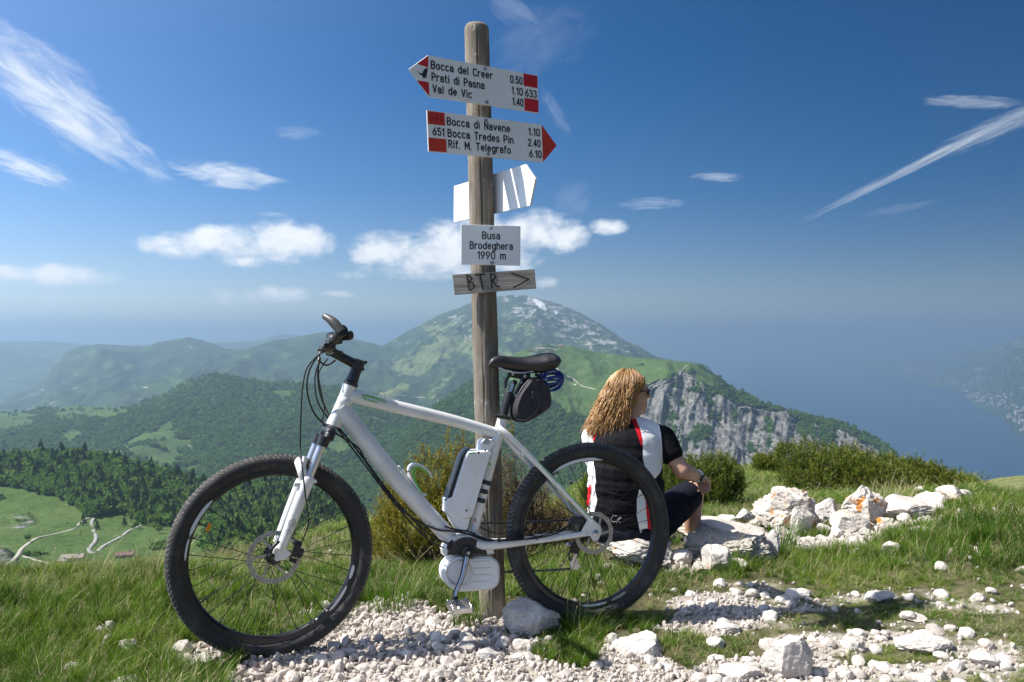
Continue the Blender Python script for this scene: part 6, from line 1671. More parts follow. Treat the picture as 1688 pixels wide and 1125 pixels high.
# ---------------------------------------------------------------- fork (turned with the wheel)
def QF(px, py, t=0.0): return Q(px, py, t, FH, wn_f)
fk = empty("fork", QF(535, 716), None, None, None, bike)
cr_b = MB(); c0 = Q(542, 709)
for s_ in (-1, 1):
    A1 = c0 + hx * .008 + wn_f * (s_ * .058)
b = MB(); b.tube(smooth_path([c0 + wn_f * .064 + hx * .03, c0 + wn_f * .05 + hx * .004, c0, c0 - wn_f * .05 + hx * .004, c0 - wn_f * .064 + hx * .03], 5), [.019] * 21, 14); b.build("crown", M_blk, fk, True)
def leg(s_):
    # slider axis parallel to the steering axis, ending at the axle
    top_s = QF(531, 733, .064) if s_ > 0 else QF(531, 733, .064) - wn_f * .128
    bot = QF(463, 905, .064) if s_ > 0 else QF(463, 905, .064) - wn_f * .128
    d = (bot - top_s).normalized(); Ln = (bot - top_s).length
    b = MB(); b.tube([top_s - d * .03, top_s + d * .006], [.0215, .0205], 18); b.build("crown_clamp", M_blk, fk, True)
    b = MB(); b.tube([top_s, top_s + d * .15], .0150, 20); b.build("stanchion", M_chrome, fk, True)
    b = MB(); b.tube([top_s + d * .115, top_s + d * .122, top_s + d * .14, top_s + d * .25, top_s + d * (Ln * .8), top_s + d * Ln], [.0185, .0225, .0215, .0205, .0185, .0165], 22)
    lo_ = b.build("lower_leg", M_white, fk, True)
    return top_s, d, Ln, lo_
tl, dl_, Ln, lo1 = leg(1); tr2, dr2, Ln2, lo2 = leg(-1)
b = MB(); ar = smooth_path([tl + dl_ * .135 + bu * .012, tl + dl_ * .085 + bu * .042, tl.lerp(tr2, .5) + dl_ * .055 + bu * .058, tr2 + dr2 * .085 + bu * .042, tr2 + dr2 * .135 + bu * .012], 5)
b.tube(ar, [.013] * len(ar), 12, flat=.7); b.build("arch", M_white, fk, True)
b = MB(); b.tube(smooth_path([QF(505, 790, .066), QF(500, 772, .068), QF(503, 753, .068)], 4), [.012, .0115, .011, .0105, .010, .0095, .009, .0085, .009], 12); b.build("guide_post", M_white, lo1, True)
b = MB(); b.box(QF(490, 799, .066), bu, bh, bn, .011, .007, .007, .002); b.build("brake_boss", M_white, lo1)
b = MB(); b.box(QF(515, 794, .070), bh.cross(bn), bh, bn, .014, .006, .008, .002); b.build("brake_boss", M_white, lo1)
b = MB(); b.prism([QF(a, c, .064) for a, c in ((450, 905), (459, 897), (474, 906), (480, 912), (472, 922), (455, 925), (448, 918))], wn_f, .008, .003); b.build("axle_lug", M_white, lo1)
b = MB(); b.lathe(QF(447, 917, .072), wn_f, [(.011, 0), (.011, .008), (.006, .012), (0, .013)], 16); b.build("axle_nut", M_blk, fk, True)
b = MB(); b.tube(smooth_path([QF(447, 917, .082), QF(448, 906, .092), QF(456, 896, .09), QF(461, 893, .088)], 4), [.0035, .004, .0045, .005, .0055, .006, .006, .006, .006, .006, .005, .004, .003], 10); b.build("quick_release_lever", M_blk, fk, True)
# fork printing
def leg_pt(al, w_): return tl + dl_ * al + (wn_f * .0208 if al < Ln * .6 else wn_f * .0195) + dl_.cross(wn_f) * w_
b = MB(); st, _w = text_strokes("RA", 2, 3); sd = 1
fx = dl_.cross(wn_f); 
if fx.dot(bu) > 0: fx = -fx
def lp(al, w_): return tl + dl_ * al + wn_f * (math.sqrt(max(1e-6, .0204 ** 2 - w_ * w_)) + .0004) + fx * w_
b = MB()
lines(b, [[lp(.270, -.010), lp(.262, .004), lp(.270, .013), lp(.285, .010), lp(.290, -.004), lp(.280, -.010), lp(.270, -.010)], [lp(.274, -.004), lp(.271, .006), lp(.279, .007), lp(.283, -.002)]], wn_f, .0014, .0003)
lines(b, [[lp(.300, -.008), lp(.296, .008)], [lp(.306, -.010), lp(.302, .006), lp(.310, .009), lp(.316, -.004)]], wn_f, .0010, .0003)
lines(b, [[lp(.285, .014), lp(.355, .010), lp(.375, -.008), lp(.382, -.012)], [lp(.345, -.012), lp(.362, .002), lp(.380, .012)]], wn_f, .0005, .0003)
b.build("printed_lettering", M_greyd, lo1)
# front caliper
fc = empty("front_brake_caliper", QF(490, 907, .05), None, None, None, bike)
b = MB(); b.box(QF(489, 905, .050), fx, dl_, wn_f, .010, .026, .018, .005); b.build("caliper_body", M_blkm, fc)
b = MB(); b.box(QF(495, 912, .056), fx, dl_, wn_f, .009, .016, .012, .004); b.build("caliper_cover", M_blk, fc)
b = MB(); b.box(QF(483, 924, .052), fx, dl_, wn_f, .012, .007, .008, .002); b.build("caliper_foot", M_blk, fc)
b = MB(); b.box(QF(480, 891, .054), fx, dl_, wn_f, .010, .006, .006, .002); b.build("caliper_mount", M_alu, fc)
# ---------------------------------------------------------------- cockpit
b = MB(); b.lathe(ht_t, -hx, [(.0265, 0), (.0265, .012), (.021, .016), (.0195, .034), (.0195, .040)], 24); b.build("headset", M_blk, bike, True)
st_r = Q(590, 603); b = MB(); b.tube([ht_t - hx * .010, (ht_t - hx * .010).lerp(st_r, .55), st_r], [.0235, .0200, .0195], 20); b.build("steerer_spacer", M_blk, bike, True)
st_r = Q(590, 603); stem = empty("stem", st_r, None, None, None, bike)
bc = Q(541, 577, .0)                                         # bar centre
b = MB(); b.lathe(st_r + hx * .018, -hx, [(.018, 0), (.0215, .004), (.0215, .036), (.018, .040), (0, .041)], 22); b.build("steerer_clamp", M_blk, stem, True)
b = MB(); b.tube([st_r, st_r.lerp(bc, .3), st_r.lerp(bc, .85), bc], [.0185, .0165, .0165, .0205], 16); b.build("stem_body", M_blk, stem, True)
for k in (-.012, .014):
    b = MB(); b.lathe(st_r + hx * k - bu * .021 + bn * .004, bn, [(.0065, -.004), (.0065, .006), (.004, .008), (.003, .005), (0, .005)], 12); b.build("clamp_bolt", M_blk, stem, True)
lat = (rot @ bn0); lat = lat.normalized()
fwd = Vector((bu.x, bu.y, 0)).normalized()
GE = None
o_ = Vector((0, 0, CAMZ)); dcol = Vector(((563 - CX) / F, 1, -(546 - HY) / F))
ge = bc + lat * .285; ge_px = CX + F * ge.x / ge.y
# place the grip end on the sight line of the photo at its own distance
ge = o_ + dcol * (bc.y - .262)
gvec = ge - bc
bar_n = smooth_path([bc, bc + lat * .045, bc.lerp(ge, .38) + Vector((0, 0, .012)), ge], 6)
gef = P(547, 556, bc.y + .27)
bar_f = smooth_path([bc, bc - lat * .045, bc.lerp(gef, .38) + Vector((0, 0, .012)), gef], 6)
bb = MB(); bb.tube(bar_f[::-1] + bar_n[1:], [.0115] * (len(bar_f) + len(bar_n) - 1), 14); bar = bb.build("handlebar", M_blk, bike, True)
b = MB(); b.lathe(bc + lat * .030, lat, [(.0155, 0), (.0155, .016), (.0125, .020)], 20); b.build("bar_clamp_shim", M_chrome, bar, True)
def grip(end, d_in, nm="grip"):
    g_ = empty(nm, end, None, None, None, bike)
    ax = (end - d_in).normalized(); up_ = (Vector((0, 0, 1)) - ax * ax.z).normalized(); bk = ax.cross(up_)
    if bk.dot(fwd) > 0: bk = -bk
    b = MB(); b.tube([end - ax * .125, end - ax * .12, end - ax * .05, end], [.0155, .0170, .0165, .0175], 18); b.build("grip_sleeve", M_blkm, g_, True)
    b = MB(); b.lathe(end, ax, [(.0195, -.006), (.0205, -.002), (.0205, .003), (.017, .006), (.0155, .004), (.012, .005), (0, .005)], 24); b.build("end_cap", M_blk, g_, True)
    b = MB()                                                # palm wing
    pts = smooth_path([end - ax * .095 + bk * .006 - up_ * .002, end - ax * .055 + bk * .024 - up_ * .006, end - ax * .016 + bk * .034 - up_ * .010, end - ax * .002 + bk * .020 - up_ * .008], 5)
    b.tube(pts, list(np.interp(np.linspace(0, 1, len(pts)), [0, .4, .8, 1], [.008, .014, .014, .006])), 12, flat=.55); b.build("palm_wing", M_blkm, g_, True)
    return ax, up_, bk
ax, up_, bk = grip(ge, bc)
# bar end horn rising forwards and up-left of the cap
b = MB(); hp = smooth_path([ge + Vector((0, 0, -.004)), o_ + Vector(((551 - CX) / F, 1, -(533 - HY) / F)) * (ge.y + .01), o_ + Vector(((541 - CX) / F, 1, -(525 - HY) / F)) * (ge.y + .02), o_ + Vector(((533 - CX) / F, 1, -(521 - HY) / F)) * (ge.y + .03)], 6)
b.tube(hp, list(np.interp(np.linspace(0, 1, len(hp)), [0, .35, .75, .93, 1], [.0165, .0160, .0115, .0095, .004])), 14, flat=1.0)
b.build("bar_end", mat("dark_grey_bar_end", (.055, .05, .045), .38, col2=(.08, .075, .065), nscale=30), bar, True)
ax2, up2, bk2 = grip(gef, bc)
# brake lever and shifter, near side
def lever(base, s_, ax_, nm):
    root_ = empty(nm, base, None, None, None, bike)
    b = MB(); b.lathe(base - ax_ * .010, ax_, [(.0155, 0), (.0175, .002), (.0175, .018), (.0155, .020)], 16); b.build("lever_clamp", M_blk, root_, True)
    dn = (fwd * .75 - Vector((0, 0, .65))).normalized()
    b = MB(); b.tube([base + dn * .010 - ax_ * .006, base + dn * .045 - ax_ * .028], [.013, .011], 12); b.build("master_cylinder", M_blk, root_, True)
    b = MB(); lvp = smooth_path([base + dn * .030 - ax_ * .004, base + dn * .050 + ax_ * .020, base + dn * .056 + ax_ * .055, base + dn * .052 + ax_ * .078], 5)
    b.tube(lvp, list(np.interp(np.linspace(0, 1, len(lvp)), [0, .5, 1], [.008, .0055, .0065])), 10); b.build("lever_blade", M_blk, root_, True)
    b = MB(); b.box(base + Vector((0, 0, -.022)) + fwd * .012 - ax_ * .028, ax_, fwd, Vector((0, 0, 1)), .020, .018, .010, .004); b.build("shifter_pod", M_blk, root_)
    b = MB(); b.tube([base + Vector((0, 0, -.034)) - ax_ * .02, base + Vector((0, 0, -.044)) - fwd * .026], [.004, .006], 8); b.build("thumb_lever", M_blk, root_, True)
    return base + dn * .045 - ax_ * .028
bl1 = bc.lerp(ge, .50); b1e = lever(bl1 + Vector((0, 0, .004)), 1, (ge - bc).normalized(), "brake_lever")
bl2 = bc.lerp(gef, .50); b2e = lever(bl2 + Vector((0, 0, .004)), -1, (gef - bc).normalized(), "brake_lever")
b = MB(); b.box(bc + Vector((0, 0, .030)) - fwd * .022, bu, lat, Vector((0, 0, 1)), .024, .030, .009, .004); dsp = b.build("display_unit", M_blk, bar)
b = MB(); b.lathe(bc + lat * .10 + Vector((0, 0, .024)), (0, 0, 1), [(.014, -.006), (.017, 0), (.015, .009), (.008, .014), (0, .015)], 18); b.build("bell", M_chrome, bar, True)
b = MB(); b.tube(smooth_path([Q(524, 594), Q(536, 602), Q(545, 600), Q(553, 594)], 4), .0035, 8); b.build("light_bracket", M_blk, bar, True)
# cables: one object each
def cable(pts, r_, nm="cable", m=None):
    b = MB(); b.tube(smooth_path(pts, 7), r_, 8); return b.build(nm, m or M_cable, bike, True)
def QD(px, py, d): return P(px, py, d)
d0 = bc.y
cable([b1e, QD(512, 606, d0 - .10), QD(506, 640, d0 - .08), QD(516, 678, d0 - .04), QD(535, 700, d0 - .03), Q(556, 716, .03), Q(590, 738, .03), Q(603, 760, .032), Q(640, 810, .032), Q(676, 852, .030), Q(715, 886, .03), Q(752, 900, .035)], .0031)
cable([b1e + Vector((.004, 0, 0)), QD(508, 604, d0 - .12), QD(499, 640, d0 - .10), QD(496, 690, d0 - .08), QD(495, 740, d0 - .06), QF(498, 770, .09), QF(505, 830, .095), QF(509, 860, .09), QF(501, 886, .07), QF(495, 900, .06)], .0026)
cable([QD(528, 590, d0 - .06), QD(524, 612, d0 - .04), QD(526, 640, d0 - .03), QD(533, 664, d0 - .02), QD(548, 692, d0 - .0), Q(575, 725, .034), Q(596, 752, .034), Q(632, 803, .034), Q(668, 846, .03), Q(716, 872, .03), Q(745, 876, .04), Q(780, 882, .035), Q(802, 889, .05)], .0034)
cable([QD(540, 592, d0), QD(530, 606, d0 + .02), QD(525, 620, d0 + .02), QD(530, 650, d0), QD(535, 672, d0), QD(532, 690, d0), QD(534, 706, d0)], .0025)
cable([b2e, QD(524, 600, d0 + .06), QD(519, 628, d0 + .04), QD(526, 668, d0 + .01), Q(560, 712, -.03), Q(600, 765, -.02), Q(650, 830, .0), Q(700, 885, .0), Q(735, 905, .02)], .0029)
cable([Q(733, 868, .035), Q(770, 880, .045), Q(800, 891, .055), Q(826, 890, .058), Q(870, 889, .07), Q(910, 882, .066), Q(935, 870, .06), Q(948, 862, .056)], .0030)
cable([Q(742, 872, .03), Q(778, 878, .042), Q(795, 888, .05), Q(850, 891, .066), Q(905, 880, .068), Q(940, 866, .06)], .0024)
cable([Q(790, 868, -.02), Q(815, 879, -.02), Q(860, 882, -.03), Q(900, 886, -.05), Q(940, 892, -.05)], .0022)
for a, c, t in ((601, 757, .034), (629, 796, .034), (652, 828, .034), (668, 844, .034), (823, 891, .06), (885, 887, .07)):
    b = MB(); b.box(Q(a, c, t), bu, bh, bn, .006, .006, .006, .002); b.build("cable_clip", M_blk, bike)
# bottle cage
cg = empty("bottle_cage", Q(690, 800), None, None, None, bike)
b = MB(); b.tube(smooth_path([Q(657, 769), Q(661, 774), Q(672, 787), Q(690, 806), Q(699, 817), Q(702, 814)], 4), [.0045] * 21, 10, flat=2.2, up=bh); b.build("cage_spine", M_white, cg, True)
b = MB(); ps = smooth_path([Q(698, 816), Q(688, 806), Q(679, 792), Q(674, 778), Q(676, 769), Q(685, 766), Q(698, 771), Q(708, 780), Q(712, 788)], 5); b.tube(ps, list(np.interp(np.linspace(0, 1, len(ps)), [0, .4, .7, 1], [.004, .007, .006, .002])), 10, flat=3.0, up=bh); b.build("cage_wing", M_white, cg, True)
b = MB(); ps = smooth_path([Q(698, 814, .012), Q(690, 803, .020), Q(683, 788, .024), Q(682, 775, .024), Q(690, 771, .022), Q(700, 777, .018), Q(706, 783, .014)], 5); b.tube(ps, list(np.interp(np.linspace(0, 1, len(ps)), [0, .4, .7, 1], [.001, .0042, .0036, .002])), 8); b.build("cage_wing_stripe", M_green, cg, True)
# ---------------------------------------------------------------- seat post with parallelogram suspension
sp = empty("seat_post", Q(829, 688), None, None, None, bike)
b = MB(); b.tube([Q(829, 690), Q(833, 672), Q(838, 655), Q(840, 648)], [.0155, .0155, .0185, .0180], 18); b.build("post_tube", M_blk, sp, True)
b = MB(); b.lathe(Q(829, 687), (Q(840, 640) - Q(829, 690)), [(.019, -.006), (.030, -.003), (.031, .003), (.020, .007)], 22, bn); b.build("post_clamp", M_blk, sp, True)
b = MB(); b.tube([Q(816, 686, .018), Q(842, 691, .024)], [.006, .005], 10); b.build("clamp_lever", M_blk, sp, True)
for s_ in (-1, 1):
    b = MB(); b.tube(smooth_path([Q(833, 640, .014 * s_), Q(834, 628, .016 * s_), Q(841, 618, .014 * s_)], 4), .0062, 10); b.build("link_arm", M_blk, sp, True)
    b = MB(); b.tube(smooth_path([Q(850, 652, .014 * s_), Q(858, 634, .016 * s_), Q(864, 619, .014 * s_)], 4), .0075, 10); b.build("link_arm", M_blk, sp, True)
b = MB(); b.tube([Q(838, 655), Q(846, 634), Q(850, 628)], [.012, .010, .009], 12); b.build("spring_strut", M_blk, sp, True)
b = MB(); b.tube([Q(842, 646, .006), Q(846, 634, .006)], .0075, 12); b.build("spring_rod", M_alu, sp, True)
b = MB(); b.prism([Q(a, c) for a, c in ((836, 616), (846, 611), (872, 612), (874, 622), (862, 626), (842, 622))], bn, .012, .003); b.build("rail_cradle", M_blk, sp)
for a, c in ((845, 617), (865, 620), (844, 631), (837, 638), (859, 631), (850, 652), (865, 621)):
    b = MB(); b.lathe(Q(a, c, .0185), bn, [(.0055, 0), (.0055, .004), (.003, .005), (0, .004)], 12); b.build("pivot_bolt", M_alu, sp, True)
# ---------------------------------------------------------------- saddle
sd_ = empty("saddle", Q(860, 605), None, None, None, bike)
prof = [(806, 601, .010, 2), (810, 599, .016, 8), (822, 597.5, .020, 12.5), (842, 600, .024, 13), (862, 601.5, .036, 14), (880, 601.5, .056, 17), (894, 599, .073, 18), (906, 596.5, .078, 16), (914, 596, .070, 12), (918, 597, .045, 6)]
V = []; nsec = 26; secs = []
pp_ = smooth_path([Vector((a, c, 0)) for a, c, _, _ in prof], 4); ws = np.interp(np.linspace(0, 1, len(pp_)), np.linspace(0, 1, len(prof)), [q[2] for q in prof]); hs = np.interp(np.linspace(0, 1, len(pp_)), np.linspace(0, 1, len(prof)), [q[3] for q in prof])
pxm = RH.y / F
for i, p in enumerate(pp_):
    c = Q(p.x, p.y)
    for k in range(nsec):
        a = 2 * math.pi * k / nsec; ca, sa = math.cos(a), math.sin(a)
        wv = ws[i] * ca * (1 if sa > -.2 else .82)
        hv = hs[i] * pxm * (sa if sa > 0 else sa * (1.0 if abs(ca) > .5 else .8)) * .97
        if sa > .5: hv -= hs[i] * pxm * .08 * math.exp(-(ca / .25) ** 2)
        V.append(c + bn0 * wv + Vector((0, 0, 1)) * hv)
Fc = [(i * nsec + k, i * nsec + (k + 1) % nsec, (i + 1) * nsec + (k + 1) % nsec, (i + 1) * nsec + k) for i in range(len(pp_) - 1) for k in range(nsec)]
Fc += [tuple(range(nsec)), tuple((len(pp_) - 1) * nsec + k for k in range(nsec))]
mesh_obj("saddle_shell", [tuple(v) for v in V], Fc, M_saddle, sd_, None, True)
for s_ in (-1, 1):
    b = MB(); b.tube(smooth_path([Q(822, 606, .008 * s_), Q(842, 613, .020 * s_), Q(868, 614, .022 * s_), Q(896, 606, .036 * s_)], 5), .0035, 8); b.build("saddle_rail", M_alu, sd_, True)
# saddle bag: hangs under the saddle, a thing of its own
bag = empty("saddle_bag", Q(872, 662), "small black wedge saddle bag hanging under the saddle", "saddle bag")
oc = [(868, 625), (880, 622), (892, 624), (903, 645), (905, 665), (900, 674), (880, 688), (862, 696), (850, 694), (843, 684), (844, 668), (852, 648)]
oc2 = [(a, c) for a, c in oc]
sm_ = smooth_path([Vector((a, c, 0)) for a, c in oc + oc[:1]], 4)[:-1]
b = MB(); cen = Q(872, 660); rows = []
for t_, sh_ in ((-.047, .80), (-.040, .92), (-.025, 1.0), (.025, 1.0), (.040, .93), (.047, .84)):
    rows.append([cen + (Q(p.x, p.y) - cen) * sh_ + bn * t_ for p in sm_])
k = len(sm_); vs_ = [p for r_ in rows for p in r_]; fs = [(i * k + j, i * k + (j + 1) % k, (i + 1) * k + (j + 1) % k, (i + 1) * k + j) for i in range(5) for j in range(k)] + [tuple(range(k)), tuple(5 * k + j for j in range(k))]
b.add(vs_, fs); b.build("bag_body", M_bag, bag, True)
b = MB(); tear = smooth_path([Q(a, c, .047) for a, c in ((872, 626), (860, 640), (849, 662), (846, 680), (853, 692), (866, 692), (880, 682), (888, 668), (886, 645), (878, 628))], 4); b.tube(tear, .0016, 6); b.build("piping", mat("grey_piping", (.10, .09, .11), .5), bag, True)
b = MB(); b.box(Q(881, 647, .049), bu, bh, bn, .009, .050, .0015, .0005); st_b = b.build("strap", M_blkm, bag)
b = MB(); b.box(Q(881, 652, .052), bu, bh, bn, .011, .014, .004, .002); b.build("buckle", M_blk, st_b)
b = MB(); b.box(Q(899, 660, .030), bh, bu, bn, .016, .006, .012, .002); b.build("side_strap", M_blkm, bag)
b = MB(); b.box(Q(884, 683, .030), bu, bh, bn, .005, .005, .004, .001); b.build("pull_tab", M_blk, bag)
# coiled blue lock hanging behind the saddle
lc = empty("cable_lock", Q(905, 630), "coiled blue cable lock hanging behind the saddle", "bicycle lock")
cen = Q(908, 629, .01)
for k in range(7):
    b = MB(); t_ = -.02 + .008 * k; rx = .043 + .008 * math.sin(k * 2.1); rz = .026 + .013 * math.sin(k * 1.7 + 1)
    pts = [cen + bn * (t_ + .010 * math.sin(a)) - bu * (rx * math.cos(a) + .004 * math.sin(k * 3)) + bh * (rz * math.sin(a) + .011 * math.cos(k * 1.9) + .09 * rx * math.cos(a)) for a in [2 * math.pi * q_ / 28 for q_ in range(28)]]
    b.tube(pts, .0038, 10, closed=True); b.build("cable_loop", M_blue, lc, True)
b = MB(); b.tube([Q(882, 618, .01), Q(900, 622, .02)], .006, 10); b.build("lock_barrel", M_blkm, lc, True)
# ================================================================== person sitting on the slab, back to the viewer, looking right
PX_ = 4.0 / F
def W(px, py, d=4.0): return P(px, py, d)
person = empty("person", W(1040, 893, 4.0), "woman with wavy blond hair and black, white and red jersey sitting on the rocks", "person")
def remesh(name, mb, vox, mats_, parent, smooth_it=4, attrs=None, disp=None):
    me = bpy.data.meshes.new("tmp"); me.from_pydata([tuple(v) for v in mb.v], [], mb.f); me.update()
    o = bpy.data.objects.new("tmp", me); sc.collection.objects.link(o)
    m = o.modifiers.new("r", "REMESH"); m.mode = "VOXEL"; m.voxel_size = vox
    m = o.modifiers.new("s", "SMOOTH"); m.factor = .6; m.iterations = smooth_it
    dg = bpy.context.evaluated_depsgraph_get(); ev = o.evaluated_get(dg); e = ev.to_mesh()
    n = len(e.vertices); V = np.zeros(n * 3); e.vertices.foreach_get("co", V); V = V.reshape(-1, 3)
    N_ = np.zeros(n * 3); e.vertices.foreach_get("normal", N_); N_ = N_.reshape(-1, 3)
    Fc = [tuple(p.vertices) for p in e.polygons]
    ev.to_mesh_clear(); bpy.data.objects.remove(o); bpy.data.meshes.remove(me)
    if disp: V = V + N_ * disp(V, N_)[:, None]
    return mesh_obj(name, V, Fc, mats_, parent, None, True, attrs(V, N_) if attrs else None)
def rc(b, p0, p1, r0, r1, n=14):                            # rounded tapered limb
    p0, p1 = Vector(p0), Vector(p1); d = (p1 - p0); L_ = d.length; d = d / L_
    pts = []; rs = []
    for t in (-.98, -.8, -.5, -.2): pts.append(p0 + d * r0 * t); rs.append(r0 * math.sqrt(max(.02, 1 - t * t)))
    pts.append(p0.lerp(p1, .5)); rs.append((r0 + r1) / 2)
    for t in (.2, .5, .8, .98): pts.append(p1 + d * r1 * t); rs.append(r1 * math.sqrt(max(.02, 1 - t * t)))
    b.tube(pts, rs, n)
def ell(b, c, rx, ry, rz, ang=0.0, n=20):
    c = Vector(c); m = MB(); m.ball((0, 0, 0), 1, n, (rx, ry, rz)); ca, sa = math.cos(ang), math.sin(ang)
    b.add([c + Vector((v[0] * ca - v[1] * sa, v[0] * sa + v[1] * ca, v[2])) for v in m.v], m.f)
TURN = R(-8)                                                # trunk turned a little to the right
J = dict(pel=W(1036, 868, 4.02), abd=W(1032, 826, 4.0), rib=W(1030, 775, 3.99), che=W(1031, 735, 4.0), nek=W(1036, 700, 4.03), nek2=W(1040, 672, 4.05),
         shR=W(1088, 722, 4.02), elR=W(1124, 776, 3.97), wrR=W(1151, 785, 4.16), haR=W(1160, 794, 4.22),
         shL=W(980, 722, 4.06), elL=W(986, 790, 4.28), wrL=W(1040, 800, 4.50), haL=W(1062, 804, 4.52),
         hiR=W(1080, 862, 4.08), knR=W(1143, 811, 4.36), anR=W(1140, 884, 4.44), toR=W(1160, 900, 4.60),
         hiL=W(1000, 864, 4.12), knL=W(1040, 822, 4.60), anL=W(1045, 890, 4.70), toL=W(1065, 903, 4.86))
def trunk(b, g=0.0):
    ell(b, J["pel"], .190 + g, .140 + g, .092 + g, TURN); ell(b, J["abd"], .186 + g, .125 + g, .125 + g, TURN)
    ell(b, J["abd"].lerp(J["rib"], .5), .183 + g, .124 + g, .13 + g, TURN); ell(b, J["rib"].lerp(J["che"], .5), .178 + g, .116 + g, .125 + g, TURN); ell(b, J["pel"].lerp(J["abd"], .5), .190 + g, .133 + g, .12 + g, TURN)
    ell(b, J["rib"], .178 + g, .118 + g, .13 + g, TURN); ell(b, J["che"], .172 + g, .108 + g, .115 + g, TURN)
    rc(b, J["shL"].lerp(J["nek"], .15), J["nek"], .058 + g, .05 + g); rc(b, J["shR"].lerp(J["nek"], .15), J["nek"], .060 + g, .05 + g)
    ell(b, J["shR"], .060 + g, .062 + g, .060 + g); ell(b, J["shL"], .058 + g, .060 + g, .058 + g)
skin = bpy.data.materials.new("skin"); skin.use_nodes = True
sb = skin.node_tree.nodes["Principled BSDF"]; SN = Nodes(skin.node_tree)
stx = SN.new("ShaderNodeTexCoord").outputs["Object"]
SN.put(sb.inputs["Base Color"], SN.mix(SN.ss(SN.noise(stx, 14, 5, .6), .35, .7), (.50, .27, .18), (.60, .36, .26)))
sb.inputs["Roughness"].default_value = .5; sb.inputs["Subsurface Weight"].default_value = .12; sb.inputs["Subsurface Radius"].default_value = (.02, .008, .004); sb.inputs["Subsurface Scale"].default_value = .3
HC = W(1038, 650, 4.06)                                     # head centre
look = Vector((.975, .14, -.05)).normalized(); hs = look.cross(Vector((0, 0, 1))).normalized(); hup = hs.cross(look).normalized()
def H(f, s_, u): return HC + look * f + hs * s_ + hup * u     # s_ > 0 = her right side (towards the viewer)
b = MB()
trunk(b, -.006)
rc(b, J["nek"], J["nek2"], .052, .050)
# skull, jaw, face
m = MB(); m.ball((0, 0, 0), 1, 22, (1, 1, 1)); b.add([H(v[0] * .094 - .006, v[1] * .076, v[2] * .098 + .018) for v in m.v], m.f)
b.add([H(v[0] * .058 + .030, v[1] * .058, v[2] * .070 - .045) for v in m.v], m.f)
rc(b, H(.070, 0, -.082), H(.064, 0, -.080), .022, .020); rc(b, H(.082, 0, .030), H(.102, 0, -.006), .011, .0135, 10); ell(b, H(.094, .010, -.010), .009, .009, .008, 0, 8); ell(b, H(.094, -.010, -.010), .009, .009, .008, 0, 8)
rc(b, H(.084, .018, -.036), H(.084, -.018, -.036), .009, .009, 8); rc(b, H(.082, .015, -.048), H(.082, -.015, -.048), .010, .010, 8)
rc(b, H(.080, .030, .036), H(.084, -.030, .036), .012, .012, 8); ell(b, H(.058, .040, -.012), .026, .022, .026, 0, 10); ell(b, H(.058, -.040, -.012), .026, .022, .026, 0, 10)
ell(b, H(-.005, .076, .0), .014, .008, .028, 0, 8)
# arms
for s_ in ("R", "L"):
    sh, el, wr, ha = J["sh" + s_], J["el" + s_], J["wr" + s_], J["ha" + s_]
    rc(b, sh, el, .050, .042); rc(b, el, el.lerp(wr, .35), .043, .041); rc(b, el.lerp(wr, .3), wr, .041, .027)
    d = (ha - wr).normalized(); up_ = Vector((0, 0, 1)); sd_h = d.cross(up_).normalized(); nn_ = sd_h.cross(d)
    palm = wr + d * .05
    for k in range(5): rc(b, wr + sd_h * (.006 * (k - 2)), palm + sd_h * (.0165 * (k - 2)) + d * .012, .018, .0155, 8)
    for k, (ln, sp_f) in enumerate(((.070, -.032), (.080, -.011), (.075, .011), (.060, .031))):   # four fingers, bent over the knee
        q0 = palm + sd_h * sp_f + d * .020; q1 = q0 + (d * .9 - nn_ * .35).normalized() * ln * .45; q2 = q1 + (d * .4 - nn_ * .9).normalized() * ln * .32; q3 = q2 + (d * .05 - nn_).normalized() * ln * .25
        rc(b, q0, q1, .0095, .009, 8); rc(b, q1, q2, .0088, .0082, 8); rc(b, q2, q3, .0082, .007, 8)
    t0 = wr + d * .02 - sd_h * .026; t1 = t0 + (d * .6 - sd_h * .7).normalized() * .036; t2 = t1 + (d * .9 - nn_ * .4).normalized() * .030
    rc(b, t0, t1, .012, .0105, 8); rc(b, t1, t2, .0105, .009, 8)
for s_ in ("R", "L"):
    hi, kn, an, to = J["hi" + s_], J["kn" + s_], J["an" + s_], J["to" + s_]
    rc(b, hi, kn, .090, .060, 16); rc(b, kn, kn.lerp(an, .35), .056, .056); rc(b, kn.lerp(an, .3), an, .057, .036); rc(b, an, to, .036, .030)
body = remesh("body", b, .0075, skin, person, 5)
# ---- jersey
def jersey_mat():
    m = bpy.data.materials.new("cycling_jersey"); m.use_nodes = True
    N = Nodes(m.node_tree); b_ = m.node_tree.nodes["Principled BSDF"]; b_.inputs["Roughness"].default_value = .8; b_.inputs["Specular IOR Level"].default_value = .18
    A = lambda q: N.ss(N.new("ShaderNodeAttribute", attribute_name=q).outputs["Fac"], -.0012, .0012)
    t = N.new("ShaderNodeTexCoord").outputs["Object"]
    c = N.mix(A("white_panel"), (.008, .0075, .010), (.86, .86, .87)); c = N.mix(A("red_piping"), c, (.62, .012, .022))
    N.put(b_.inputs["Base Color"], c)
    bp = N.new("ShaderNodeBump"); bp.inputs["Strength"].default_value = .25; bp.inputs["Distance"].default_value = .001
    N.put(bp.inputs["Height"], N.noise(t, 700, 2)); N.put(b_.inputs["Normal"], bp.outputs[0])
    return m
def lerpx(py, pts): return np.interp(py, [p[0] for p in pts], [p[1] for p in pts])
